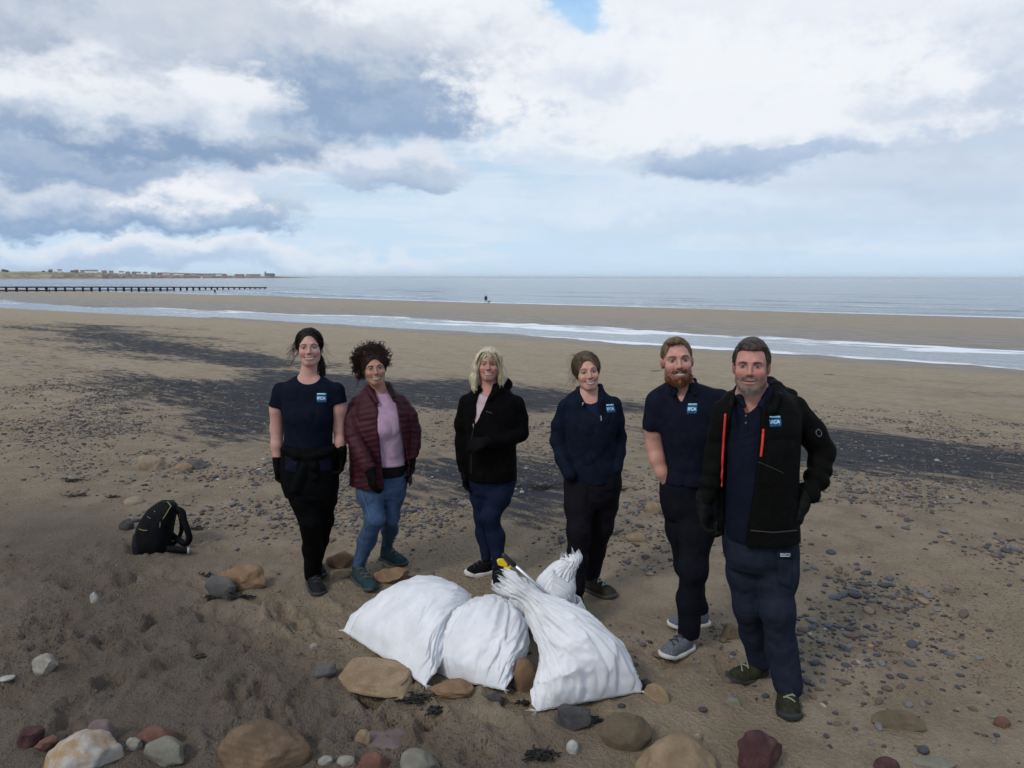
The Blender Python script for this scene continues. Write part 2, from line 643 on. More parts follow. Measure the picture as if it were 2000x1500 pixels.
setattr_f(beach, 'damp_shade', damp_shade)
setattr_f(beach, 'wet', np.clip(wet, 0, 1))
setattr_f(beach, 'far', sstep(np.hypot(GX, GY), 7, 20))

m = bpy.data.materials.new('sand')
m.use_nodes = True
t = NT(m.node_tree)
b = t.n['Principled BSDF']
geo = t.node('ShaderNodeNewGeometry')
pos = geo.outputs['Position']
px_, py_, pz_ = t.sep(pos)
along = t.comb(t.m('ADD', t.m('MULTIPLY', px_, 0.78 * 0.33), t.m('MULTIPLY', py_, -0.626 * 0.33)), t.m('ADD', t.m('MULTIPLY', px_, 0.626), t.m('MULTIPLY', py_, 0.78)), 0.0)
n_big = t.noise(pos, 0.45, 3.0, 0.6, dim='2D')
n_mid = t.noise(pos, 3.2, 4.0, 0.65, dim='2D')
n_fine = t.noise(pos, 42.0, 3.0, 0.7, dim='2D')
n_grain = t.noise(pos, 150.0, 2.0, 0.75, dim='2D')
n_str = t.noise(along, 1.1, 5.0, 0.66, dim='2D')
n_str2 = t.noise(along, 5.5, 4.0, 0.7, dim='2D')
far = t.attr('far')
c = t.mix(t.ss(n_mid, 0.3, 0.7), t.mix(far, (0.330, 0.255, 0.172), (0.47, 0.372, 0.255)), t.mix(far, (0.440, 0.352, 0.250), (0.58, 0.478, 0.342)))
c = t.mix(t.ss(n_big, 0.42, 0.66, 0, 0.4), c, t.mix(far, (0.41, 0.310, 0.195), (0.51, 0.400, 0.262)))
# ochre and grey tide-line streaks farther down the beach
c = t.mix(t.m('MULTIPLY', far, t.ss(n_str, 0.50, 0.72, 0, 0.55)), c, (0.42, 0.30, 0.165))
c = t.mix(t.m('MULTIPLY', far, t.ss(n_str2, 0.56, 0.70, 0, 0.45)), c, (0.17, 0.13, 0.10))
c = t.mix(t.m('MULTIPLY', far, t.ss(n_str, 0.48, 0.30, 0, 0.35)), c, (0.42, 0.38, 0.33))
c = t.mix(t.ss(n_fine, 0.34, 0.66, 0, 0.5), t.mix(1.0, c, (0.74, 0.74, 0.74), 'MULTIPLY'), c)
c = t.mix(t.ss(n_grain, 0.60, 0.72, 0, 0.5), c, (0.10, 0.09, 0.085))
# grit and shell specks
vor = t.node('ShaderNodeTexVoronoi', voronoi_dimensions='2D', feature='F1')
vor.inputs['Scale'].default_value = 55.0
t.l.new(pos, vor.inputs['Vector'])
vr, vg, vb = t.sep(vor.outputs['Color'])
spk = t.m('MULTIPLY', t.ss(vor.outputs['Distance'], 0.50, 0.15), t.ss(t.m('ADD', vr, t.m('MULTIPLY', t.m('SUBTRACT', n_big, 0.5), 1.6)), 0.84, 0.96))
c = t.mix(t.m('MULTIPLY', spk, 0.7), c, t.mix(t.ss(vg, 0.80, 0.86), (0.055, 0.052, 0.052), (0.36, 0.33, 0.29)))
# wet, trodden sand, darkened by painted foreground shade as well
dm = t.m('MULTIPLY', t.attr('damp_shade'), t.ss(n_mid, 0.2, 0.6, 0.80, 1.0))
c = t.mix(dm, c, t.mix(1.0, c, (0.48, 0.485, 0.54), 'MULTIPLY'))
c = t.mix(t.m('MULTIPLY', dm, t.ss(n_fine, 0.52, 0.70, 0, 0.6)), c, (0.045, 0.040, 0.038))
# wet flats by the runnel and the waterline
wetv = t.attr('wet')
c = t.mix(wetv, c, t.mix(t.ss(n_str, 0.35, 0.65), (0.235, 0.205, 0.175), (0.32, 0.285, 0.245)))
# sea-coal
cn = t.m('ADD', t.attr('coal'), t.m('ADD', t.m('MULTIPLY', t.m('SUBTRACT', n_str2, 0.5), 2.2), t.m('MULTIPLY', t.m('SUBTRACT', n_fine, 0.5), 1.2)))
cm = t.m('MULTIPLY', t.ss(cn, 0.26, 0.86, 0, 0.95), t.ss(t.attr('coal'), 0.02, 0.3))
c = t.mix(cm, c, t.mix(t.ss(n_fine, 0.35, 0.7), (0.013, 0.018, 0.028), (0.050, 0.058, 0.074)))
t.put(b.inputs['Base Color'], c)
rg = t.m('SUBTRACT', 0.95, t.m('MULTIPLY', wetv, 0.38))
t.put(b.inputs['Roughness'], rg)
b.inputs['Specular IOR Level'].default_value = 0.25
bn = t.node('ShaderNodeBump')
bn.inputs['Strength'].default_value = 1.0
bn.inputs['Distance'].default_value = 0.030
hgt = t.m('ADD', t.m('MULTIPLY', n_fine, 1.0), t.m('ADD', t.m('MULTIPLY', n_mid, 0.9), t.m('MULTIPLY', n_grain, 0.42)))
t.l.new(hgt, bn.inputs['Height'])
bn2 = t.node('ShaderNodeBump')
bn2.inputs['Strength'].default_value = 0.7
bn2.inputs['Distance'].default_value = 0.10
t.l.new(t.m('MULTIPLY', n_str2, t.m('MULTIPLY', far, t.m('SUBTRACT', 1.0, wetv))), bn2.inputs['Height'])
t.l.new(bn.outputs[0], bn2.inputs['Normal'])
t.l.new(bn2.outputs[0], b.inputs['Normal'])
beach.data.materials.append(m)

# ------------------------------------------------------------------ sea and runnel
def water_mat(name, base, foam_attr, bump_scale, dist, stretch, rough=0.16, frange=(0.40, 0.62)):
    m = bpy.data.materials.new(name)
    m.use_nodes = True
    t = NT(m.node_tree)
    b = t.n['Principled BSDF']
    geo = t.node('ShaderNodeNewGeometry')
    x, y, z = t.sep(geo.outputs['Position'])
    al = t.comb(t.m('ADD', t.m('MULTIPLY', x, 0.78 * stretch), t.m('MULTIPLY', y, -0.626 * stretch)), t.m('ADD', t.m('MULTIPLY', x, 0.626), t.m('MULTIPLY', y, 0.78)), 0.0)
    n1 = t.noise(al, bump_scale, 5.0, 0.62, 0.3, dim='2D')
    n2 = t.noise(al, bump_scale * 0.13, 4.0, 0.6, dim='2D')
    fo = t.attr(foam_attr)
    f = t.ss(t.m('ADD', fo, t.m('MULTIPLY', t.m('SUBTRACT', t.noise(al, bump_scale * 3.0, 6.0, 0.72, dim='2D'), 0.5), 1.1)), *frange)
    f = t.m('MULTIPLY', f, t.ss(fo, 0.02, 0.2))
    c = t.mix(t.ss(n2, 0.35, 0.65), base, tuple(q * 1.25 for q in base))
    t.put(b.inputs['Base Color'], t.mix(f, c, (0.80, 0.84, 0.88)))
    t.put(b.inputs['Roughness'], t.m('ADD', rough, t.m('MULTIPLY', f, 0.5)))
    b.inputs['IOR'].default_value = 1.33
    bn = t.node('ShaderNodeBump')
    bn.inputs['Strength'].default_value = 1.0
    bn.inputs['Distance'].default_value = dist
    t.l.new(t.m('ADD', n1, t.m('MULTIPLY', n2, 2.0)), bn.inputs['Height'])
    t.l.new(bn.outputs[0], b.inputs['Normal'])
    return m


# sea: a sheet in shore coordinates, real swell near the beach
sv_ = np.concatenate([np.linspace(104, 330, 180), 330 * np.exp(np.linspace(0.01, math.log(60000 / 330), 50))])
tv_ = np.concatenate([-np.exp(np.linspace(math.log(60000), math.log(420), 40)), np.linspace(-410, 210, 170), np.exp(np.linspace(math.log(215), math.log(60000), 40))])
TT, SS = np.meshgrid(tv_, sv_)
SX, SY = SS * NS[0] + TT * NTN[0], SS * NS[1] + TT * NTN[1]
amp = sstep(SS, 112, 126) * sstep(-SS, -1100, -280)
ph = SS + 3.0 * fbm(TT, SS, 0.02, 3, 5) + 2.0 * fbm(TT, SS, 0.06, 2, 8)
swell = np.zeros_like(SS)
for s0, wd, hh, sd in [(127, 1.0, 0.16, 1), (135, 1.3, 0.30, 2), (146, 1.6, 0.36, 3), (158, 1.8, 0.30, 4), (175, 2.2, 0.30, 5), (198, 2.5, 0.26, 6), (225, 3, 0.25, 7), (258, 4, 0.22, 8)]:
    g = np.clip(0.35 + 1.6 * fbm(TT, SS * 0.2, 0.028, 3, 60 + sd), 0, 1)
    u = (ph - s0 - 2.5 * fbm(TT, TT * 0, 0.02, 3, 80 + sd)) / wd
    swell += hh * g * np.where(u < 0, np.exp(-(u * 1.9) ** 2), np.exp(-(u * 0.8) ** 2))
SZ = SEA_Z + amp * (swell + 0.05 * fbm(TT, SS, 0.25, 4, 2) + 0.10 * fbm(TT * 0.4, SS, 0.10, 3, 9))
n0, n1_ = SS.shape
I0 = np.arange(n0 - 1)[:, None] * n1_
J0 = np.arange(n1_ - 1)[None, :]
SF = np.stack([I0 + J0, I0 + J0 + 1, I0 + n1_ + J0 + 1, I0 + n1_ + J0], -1).reshape(-1, 4)
sea = link('sea', np.stack([SX.ravel(), SY.ravel(), SZ.ravel()], 1), SF)
tag(sea, 'calm grey-blue sea with low swell', None, None, 'structure')
edge = 119.5 + 1.6 * fbm(TT, TT * 0, 0.05, 3, 12) + 0.8 * fbm(TT, TT * 0, 0.2, 3, 13)
foam = np.exp(-((SS - edge - 0.5) / 1.6) ** 2) * 0.75 + 0.45 * np.exp(-((SS - edge - 4.5) / 1.8) ** 2) + 0.80 * sstep(swell, 0.085, 0.19) * sstep(-SS, -200, -135)
setattr_f(sea, 'foam', foam.ravel())
sea.data.materials.append(water_mat('sea_water', (0.045, 0.078, 0.105), 'foam', 0.33, 0.30, 0.35, 0.14))

# runnel: shallow water with windrows of foam lying in the trough of the beach
rs_ = np.linspace(40, 70, 70)
rt_ = np.concatenate([np.linspace(-330, -60, 160), np.linspace(-59, 120, 170)])
TT, SS = np.meshgrid(rt_, rs_)
SX, SY = SS * NS[0] + TT * NTN[0], SS * NS[1] + TT * NTN[1]
n0, n1_ = SS.shape
I0 = np.arange(n0 - 1)[:, None] * n1_
J0 = np.arange(n1_ - 1)[None, :]
SF = np.stack([I0 + J0, I0 + J0 + 1, I0 + n1_ + J0 + 1, I0 + n1_ + J0], -1).reshape(-1, 4)
RUN_Z = -2.815
run = link('runnel_water', np.stack([SX.ravel(), SY.ravel(), np.full(SX.size, RUN_Z)], 1), SF)
tag(run, 'shallow foam-streaked runnel between beach and sandbar', None, None, 'structure')
gzr = gz(SX.ravel(), SY.ravel()).reshape(SX.shape)
dep = RUN_Z - gzr
mid = np.exp(-((SS - 52.0 + 2.0 * fbm(TT, TT * 0, 0.03, 2, 4)) / 3.0) ** 2)
upper = np.exp(-((dep - 0.018) / 0.02) ** 2) * (SS > 55)
lower = np.exp(-((dep - 0.02) / 0.03) ** 2) * (SS < 53)
near_ = sstep(TT, -75, 10)
patch = fbm(TT * 0.25, SS, 0.22, 4, 15)
p2 = np.clip(0.55 + 1.5 * fbm(TT * 0.5, SS, 0.30, 4, 71), 0, 1)
foam = upper * 0.85 * p2 + near_ * (0.35 * lower + 0.90 * np.clip(patch * 1.6 + 0.26, 0, 1) * (0.4 + 0.8 * p2)) + 0.42 * np.clip(patch * 1.5 + 0.22, 0, 1)
setattr_f(run, 'foam', np.clip(foam, 0, 1).ravel())
run.data.materials.append(water_mat('runnel', (0.085, 0.085, 0.085), 'foam', 0.8, 0.05, 0.22, 0.12, (0.24, 0.62)))
# ------------------------------------------------------------------ small mesh helpers
def box_vf(cx, cy, cz, sx, sy, sz, rz=0.0):
    c, s = math.cos(rz), math.sin(rz)
    v = []
    for z in (-1, 1):
        for x, y in ((-1, -1), (1, -1), (1, 1), (-1, 1)):
            a, b = x * sx / 2, y * sy / 2
            v.append((cx + a * c - b * s, cy + a * s + b * c, cz + z * sz / 2))
    f = [(0, 3, 2, 1), (4, 5, 6, 7), (0, 1, 5, 4), (1, 2, 6, 5), (2, 3, 7, 6), (3, 0, 4, 7)]
    return v, f


def join_vf(*parts):
    V, F = [], []
    for v, f in parts:
        k = len(V)
        V += list(v)
        F += [tuple(i + k for i in q) for q in f]
    return V, F


def tube_vf(pts, radii, n=8, cap=True):
    pts = [np.asarray(p, float) for p in pts]
    V, F = [], []
    prev = None
    for i, p in enumerate(pts):
        d = pts[min(i + 1, len(pts) - 1)] - pts[max(i - 1, 0)]
        d = d / (np.linalg.norm(d) + 1e-12)
        if prev is None:
            u = np.cross(d, [0, 0, 1.0] if abs(d[2]) < 0.9 else [1.0, 0, 0])
        else:
            u = prev - d * (prev @ d)
        u /= np.linalg.norm(u) + 1e-12
        prev = u
        w = np.cross(d, u)
        for k in range(n):
            a = 2 * math.pi * k / n
            V.append(tuple(p + radii[i] * (math.cos(a) * u + math.sin(a) * w)))
    for i in range(len(pts) - 1):
        for k in range(n):
            k2 = (k + 1) % n
            F.append((i * n + k, i * n + k2, (i + 1) * n + k2, (i + 1) * n + k))
    if cap:
        F.append(tuple(reversed(range(n))))
        F.append(tuple(range((len(pts) - 1) * n, len(pts) * n)))
    return V, F


# ------------------------------------------------------------------ the groyne: a long low timber jetty running into the sea
M_timber = mat('weathered_timber', (0.030, 0.030, 0.034), 0.85, 0.5, 3.0, 0.3, 1.5)
ga_ = at_z(-60, 571.5, -2.75)
gb_ = at_z(520, 563.6, SEA_Z)
ga_, gb_ = ga_[:2], gb_[:2]
gl = float(np.linalg.norm(gb_ - ga_))
gu_ = (gb_ - ga_) / gl
grz = math.atan2(gu_[1], gu_[0])
groyne = empty('groyne', (ga_[0], ga_[1], -2.8))
tag(groyne, 'long dark timber groyne on short posts running out into the sea', 'groyne')
TOPZ = SEA_Z + 2.05
NPOST = 40
random.seed(2)
for k in range(NPOST):
    q = 1.2 + (gl - 2) * (k / (NPOST - 1)) ** 1.0
    x, y = ga_ + gu_ * q
    g = max(min(float(base_z(x, y)), SEA_Z), SEA_Z - 0.3)
    top = TOPZ - 1.55 * (q / gl) ** 1.2 + random.uniform(-0.08, 0.08)
    v, f = box_vf(x, y, (top - 0.2 + g - 0.6) / 2, random.uniform(0.5, 0.8), 0.35, top - 0.2 - g + 0.6, grz)
    link('post', v, f, M_timber, groyne, False, groyne.location)
for dz, h, nm in ((0.0, 0.42, 'top_beam'), (-1.05, 0.42, 'lower_beam')):
    v, f = [], []
    nb = 24
    for k in range(nb):
        q0, q1 = gl * k / nb, gl * (k + 1) / nb
        t0, t1 = TOPZ - 1.55 * (q0 / gl) ** 1.2, TOPZ - 1.55 * (q1 / gl) ** 1.2
        if nm == 'lower_beam' and q1 > gl * 0.62:
            continue
        xm, ym = ga_ + gu_ * (q0 + q1) / 2
        vv, ff = box_vf(xm, ym, (t0 + t1) / 2 + dz, q1 - q0 + 0.05, 0.8 if dz == 0 else 0.3, h * (1 if dz == 0 else 1 - 0.45 * q0 / gl), grz)
        link(nm, vv, ff, M_timber, groyne, False, groyne.location)

# ------------------------------------------------------------------ the headland with its town
def head_pt(px, dist):
    d = ray(px, 542)
    return np.array([d[0] / d[1] * dist, dist])


HL = [(-700, 1500), (-300, 1700), (-40, 1900), (100, 2050), (200, 2250), (300, 2700), (420, 3300), (540, 4000), (612, 4700)]
HT = [16.5, 16.0, 16.5, 17.0, 16.5, 13.0, 11.0, 8.5, 1.2]       # height of the cliff top above the sea
cl = []
for i in range(len(HL) - 1):
    n = 90 if 1 < i < 6 else 40
    for k in range(n):
        a = k / n
        px = HL[i][0] * (1 - a) + HL[i + 1][0] * a
        ds = HL[i][1] * (1 - a) + HL[i + 1][1] * a
        p = head_pt(px, ds)
        cl.append((p[0], p[1], HT[i] * (1 - a) + HT[i + 1] * a, px))
cl = np.array(cl)
rows = [(0.0, -0.35, 0), (0.0, 0.02, 14), (0.35, 0.10, 30), (0.45, 0.34, 34), (0.6, 0.60, 38), (0.8, 0.82, 42), (1.0, 1.0, 50), (1.0, 1.06, 110), (1.0, 1.22, 260), (1.0, 1.1, 700), (1.0, -0.5, 900)]
HV, hcol = [], []
nn = len(cl)
dirn = np.stack([cl[:, 0], cl[:, 1]], 1)
dirn = dirn / np.linalg.norm(dirn, axis=1)[:, None]
arc = np.cumsum(np.r_[0, np.hypot(np.diff(cl[:, 0]), np.diff(cl[:, 1]))])
for r, (_, hf, back) in enumerate(rows):
    jag = 10 * fbm(arc, arc * 0 + r * 0.4, 0.02, 4, 3) * (1 if r < 7 else 0)
    zz = SEA_Z + cl[:, 2] * hf + (1.6 * fbm(arc, arc * 0 + r, 0.03, 3, 8) * (hf > 0.2)) * np.clip(cl[:, 2] / 16, 0, 1)
    HV.append(np.stack([cl[:, 0] + dirn[:, 0] * (back + jag), cl[:, 1] + dirn[:, 1] * (back + jag), zz], 1))
HV = np.concatenate(HV)
I0 = np.arange(len(rows) - 1)[:, None] * nn
J0 = np.arange(nn - 1)[None, :]
HF = np.stack([I0 + J0, I0 + J0 + 1, I0 + nn + J0 + 1, I0 + nn + J0], -1).reshape(-1, 4)
hl = link('headland', HV, HF)
tag(hl, 'low rocky headland across the bay', None, None, 'structure')
m = bpy.data.materials.new('headland_rock')
m.use_nodes = True
t = NT(m.node_tree)
b = t.n['Principled BSDF']
geo = t.node('ShaderNodeNewGeometry')
px_, py_, pz_ = t.sep(geo.outputs['Position'])
nz = t.sep(geo.outputs['Normal'])[2]
hh = t.m('ADD', pz_, 3.25)
v2 = t.comb(t.m('MULTIPLY', px_, 1.0), t.m('MULTIPLY', py_, 1.0), t.m('MULTIPLY', pz_, 3.0))
c = t.mix(t.ss(t.noise(v2, 0.03, 5.0, 0.65), 0.40, 0.62), (0.24, 0.17, 0.115), (0.60, 0.42, 0.25))
c = t.mix(t.ss(t.m('ADD', hh, t.m('MULTIPLY', t.noise(v2, 0.02, 4.0, 0.6), 14.0)), 12.0, 8.5), c, (0.085, 0.080, 0.080))
c = t.mix(t.ss(nz, 0.55, 0.85), c, t.mix(t.ss(t.noise(v2, 0.012, 4.0, 0.6), 0.4, 0.6), (0.22, 0.21, 0.13), (0.34, 0.29, 0.19)))
t.put(b.inputs['Base Color'], c)
b.inputs['Roughness'].default_value = 0.95
hl.data.materials.append(m)

M_white = mat('white_render', (0.90, 0.88, 0.84), 0.8, 0, 1, 0.1, 0.2)
M_stone = mat('pale_stone', (0.42, 0.38, 0.33), 0.85, 0, 1, 0.15, 0.2)
M_brickw = mat('town_brick', (0.30, 0.19, 0.14), 0.85, 0, 1, 0.15, 0.2)
M_slate = mat('slate_roof', (0.12, 0.125, 0.14), 0.7, 0, 1, 0.1, 0.2)
M_tilef = mat('red_tile_roof', (0.30, 0.13, 0.08), 0.8, 0, 1, 0.1, 0.2)
M_win = mat('dark_pane', (0.03, 0.035, 0.045), 0.2)


def land_top(px):
    i = int(np.argmin(np.abs(cl[:, 3] - px)))
    return cl[i], dirn[i]


def house(px, w, d, h, wall, roof, label, back=75.0, group='houses of the town across the bay'):
    p, dn = land_top(px)
    x, y = p[0] + dn[0] * back, p[1] + dn[1] * back
    z = SEA_Z + p[2] * 1.03 - 0.5
    rz = math.atan2(dn[1], dn[0]) - math.pi / 2 + random.uniform(-0.3, 0.3)
    root = empty('house', (x, y, z))
    tag(root, label, 'house', group)
    v, f = box_vf(0, 0, h / 2, w, d, h, rz)
    link('wall', v, f, wall, root, False)
    c, s = math.cos(rz), math.sin(rz)
    o, rh = 0.4, d * 0.42
    pts = [(-w / 2 - o, -d / 2 - o, h - 0.02), (w / 2 + o, -d / 2 - o, h - 0.02), (w / 2 + o, d / 2 + o, h - 0.02), (-w / 2 - o, d / 2 + o, h - 0.02), (-w / 2 - o, 0, h + rh), (w / 2 + o, 0, h + rh)]
    v = [(a * c - b_ * s, a * s + b_ * c, zz) for a, b_, zz in pts]
    rf = link('roof', v, [(0, 3, 2, 1), (0, 1, 5, 4), (2, 3, 4, 5), (1, 2, 5), (0, 4, 3)], roof, root, False)
    ch, cf = box_vf(w * 0.32 * c, w * 0.32 * s, h + rh + 0.3, 1.0, 1.0, 1.6, rz)
    link('chimney', ch, cf, wall, rf, False)
    nw = max(2, int(w / 4.5))
    for k in range(nw):
        a = -w / 2 + w * (k + 0.5) / nw
        q = -d / 2 - 0.05
        vv, ff = box_vf(a * c - q * s, a * s + q * c, h * 0.55, 1.5, 0.12, 1.6, rz)
        link('window', vv, ff, M_win, root, False)


random.seed(4)
spots = [(118, 12, 0, 'small white house alone on the cliff edge above the brown rock'),
         (176, 26, 0, 'wide white hotel-like house on the high cliff top'),
         (162, 14, 1, 'pale stone house beside the wide white one on the cliff'),
         (187, 16, 0, 'white house on the seaward side of the wide white hotel-like house'),
         (238, 17, 0, 'bright white gabled house standing alone past the brown cliff'),
         (271, 20, 0, 'white house with a tall gable midway along the town'),
         (284, 14, 0, 'small white house next to the tall white gable'),
         (300, 18, 1, 'stone house between the white gables and the long white block'),
         (322, 44, 0, 'long white building on the low shore of the town'),
         (343, 14, 0, 'narrow white house past the long white building'),
         (354, 26, 0, 'broad white house before the grey terraces'),
         (377, 24, 1, 'pale house at the start of the grey terraces'),
         (414, 34, 1, 'long pale house in the grey terraces'),
         (426, 30, 0, 'whitish house at the seaward end of the terraces'),
         (250, 16, 2, 'brick house behind the lone white gable'),
         (262, 16, 1, 'stone house inland of the tall white gable'),
         (312, 20, 2, 'brick house inland of the long white building'),
         (334, 22, 1, 'stone house just behind the long white building'),
         (366, 22, 2, 'dark roofed brick house among the first terraces'),
         (388, 30, 2, 'grey roofed terrace house above the white sail'),
         (398, 30, 2, 'grey terrace house inland of the white sail'),
         (406, 30, 1, 'stone terrace house past the white sail'),
         (436, 34, 2, 'last brick terrace house before the open point'),
         (468, 40, 2, 'low grey building by itself before the church'),
         (496, 60, 1, 'pale farm building near the church'),
         (205, 16, 2, 'brick house at the landward end of the town'),
         (218, 16, 1, 'stone house behind the landward brick one'),
         (150, 14, 2, 'brick house half hidden on the high cliff'),
         (100, 12, 1, 'little stone house on the bare cliff top')]
for i, (px, w, kind, lab) in enumerate(spots):
    p, _ = land_top(px)
    sc_ = p[1] / 2400
    house(px, w * max(0.8, sc_ * 0.75), 8.5 * max(1, sc_ * 0.8), (5.5 if kind else 6.2) * max(1, sc_ * 0.75), [M_white, M_stone, M_brickw][kind], [M_slate, M_slate, M_tilef][kind] if kind != 0 else (M_tilef if i % 2 == 0 else M_slate), lab, 60 + 35 * (i % 3))

# church on the point
p, dn = land_top(526)
cx, cy = p[0] + dn[0] * 80, p[1] + dn[1] * 80
cz = SEA_Z + p[2] - 1
church = empty('church', (cx, cy, cz))
tag(church, 'grey stone church with a spire on the far point', 'church')
k = p[1] / FPX
v, f = box_vf(3.5 * k, 0, 5.2 * k / 2, 15 * k, 9 * k, 5.2 * k)
link('nave', v, f, M_slate, church, False)
v = [(-4 * k, -5 * k, 5.2 * k), (11 * k, -5 * k, 5.2 * k), (11 * k, 5 * k, 5.2 * k), (-4 * k, 5 * k, 5.2 * k), (-4 * k, 0, 6.6 * k), (11 * k, 0, 6.6 * k)]
link('roof', v, [(0, 3, 2, 1), (0, 1, 5, 4), (2, 3, 4, 5), (1, 2, 5), (0, 4, 3)], M_slate, church, False)
v, f = box_vf(-6.2 * k, 0, 3.6 * k, 3.2 * k, 3.2 * k, 7.2 * k)
link('tower', v, f, M_slate, church, False)
v = [(-7.8 * k, -1.6 * k, 7.2 * k), (-4.6 * k, -1.6 * k, 7.2 * k), (-4.6 * k, 1.6 * k, 7.2 * k), (-7.8 * k, 1.6 * k, 7.2 * k), (-6.2 * k, 0, 11.2 * k)]
link('spire', v, [(0, 3, 2, 1), (0, 1, 4), (1, 2, 4), (2, 3, 4), (3, 0, 4)], M_slate, church, False)
for j in range(4):
    v, f = box_vf((-2 + 3.6 * j) * k, -4.55 * k, 2.8 * k, 1.0 * k, 0.2 * k, 2.6 * k)
    link('window', v, f, M_win, church, False)

# trees on the cliff top
M_bark = mat('bark', (0.06, 0.045, 0.03), 0.9)
M_leaf = mat('far_foliage', (0.055, 0.075, 0.030), 0.8, 0, 1, 0.5, 0.4)
for i, (px, w, h, lab) in enumerate([(8, 13, 8, 'rounded tree clump at the landward end of the cliff'), (14, 10, 6, 'lower tree beside the landward clump'), (142, 12, 7, 'dark bushy tree by the houses on the cliff'), (98, 8, 5, 'small wind-bent tree on the bare cliff top'), (86, 6, 5, 'thin tree alone on the cliff')]):
    p, dn = land_top(px)
    x, y, z = p[0] + dn[0] * 58, p[1] + dn[1] * 58, SEA_Z + p[2]
    root = empty('tree', (x, y, z))
    tag(root, lab, 'tree', 'trees on the far cliff')
    v, f = tube_vf([(0, 0, -1), (0.2, 0, h * 0.4), (0.1, 0, h * 0.8)], [0.5, 0.35, 0.12], 6)
    link('trunk', v, f, M_bark, root)
    rr = np.random.RandomState(i)
    V, F = [], []
    for q in range(260):
        c3 = rr.randn(3)
        c3 = c3 / np.linalg.norm(c3) * rr.rand() ** 0.4 * np.array([w / 2, w / 2, h * 0.42]) + [0, 0, h * 0.62]
        a, b_ = rr.randn(3), rr.randn(3)
        a, b_ = a / np.linalg.norm(a) * 0.9, b_ / np.linalg.norm(b_) * 0.9
        kk = len(V)
        V += [tuple(c3 - a), tuple(c3 + b_), tuple(c3 + a), tuple(c3 - b_)]
        F.append((kk, kk + 1, kk + 2, kk + 3))
    link('crown', V, F, M_leaf, root, False)

# two sailing boats
M_sail = mat('white_sail', (0.80, 0.80, 0.78), 0.7)


def sail_boat(px, py, dist, h, label):
    p = at_depth(px, py, dist)
    root = empty('sailing_boat', (p[0], p[1], SEA_Z))
    tag(root, label, 'boat', 'sailing boats out on the bay')
    L = h * 0.75
    v = [(-L / 2, -0.9, 0.9), (L / 2, 0, 1.1), (-L / 2, 0.9, 0.9), (-L * 0.42, -0.5, -0.4), (L * 0.36, 0, -0.4), (-L * 0.42, 0.5, -0.4)]
    link('hull', v, [(0, 1, 2), (0, 3, 4, 1), (2, 1, 4, 5), (0, 2, 5, 3)], M_white, root, False)
    v, f = tube_vf([(0, 0, 0.8), (0, 0, h)], [0.09, 0.05], 6)
    link('mast', v, f, M_slate, root)
    v = [(-0.1, 0, 1.9), (-0.1, 0, h * 0.97), (-L * 0.48, 0.3, 2.0), (-L * 0.25, 0.32, h * 0.5), (-0.1, 0.03, 1.9), (-0.1, 0.03, h * 0.97), (-L * 0.48, 0.33, 2.0), (-L * 0.25, 0.35, h * 0.5)]
    link('mainsail', v, [(0, 2, 3, 1), (4, 5, 7, 6)], M_sail, root, False)
    v = [(0.15, 0, h * 0.85), (L * 0.46, 0, 1.3), (0.25, 0.35, 1.7), (0.15, 0.02, h * 0.85), (L * 0.46, 0.02, 1.3), (0.25, 0.37, 1.7)]
    link('jib', v, [(0, 1, 2), (3, 5, 4)], M_sail, root, False)


sail_boat(394, 545, 2350, 9.5, 'white sailing boat in front of the terraces of the town')
sail_boat(1127, 543, 3600, 9.0, 'tiny white sailing boat alone on the open horizon')
# ------------------------------------------------------------------ solid shapes as distance fields -> meshes
def V3(*a):
    return np.array(a, float)


def smin(a, b, k):
    h = np.clip(0.5 + 0.5 * (b - a) / k, 0, 1)
    return b * (1 - h) + a * h - k * h * (1 - h)


def smax(a, b, k):
    return -smin(-a, -b, k)


def f_cone(a, b, ra, rb):
    a, b = np.asarray(a, float), np.asarray(b, float)
    ba = b - a
    L = ba @ ba + 1e-12

    def f(P):
        pa = P - a
        h = np.clip(pa @ ba / L, 0, 1)
        return np.linalg.norm(pa - h[:, None] * ba, axis=1) - (ra + (rb - ra) * h)
    return f


def f_chain(pts, rad, k=0.01):
    fs = [f_cone(pts[i], pts[i + 1], rad[i], rad[i + 1]) for i in range(len(pts) - 1)]

    def f(P):
        d = fs[0](P)
        for g in fs[1:]:
            d = smin(d, g(P), k)
        return d
    return f


def f_ell(c, r, M=None):
    c, r = np.asarray(c, float), np.asarray(r, float)

    def f(P):
        q = P - c
        if M is not None:
            q = q @ M          # M columns = axes
        k0 = np.linalg.norm(q / r, axis=1)
        k1 = np.linalg.norm(q / (r * r), axis=1) + 1e-9
        return k0 * (k0 - 1) / k1
    return f


def f_union(fs, k=0.01):
    def f(P):
        d = fs[0](P)
        for g in fs[1:]:
            d = smin(d, g(P), k)
        return d
    return f


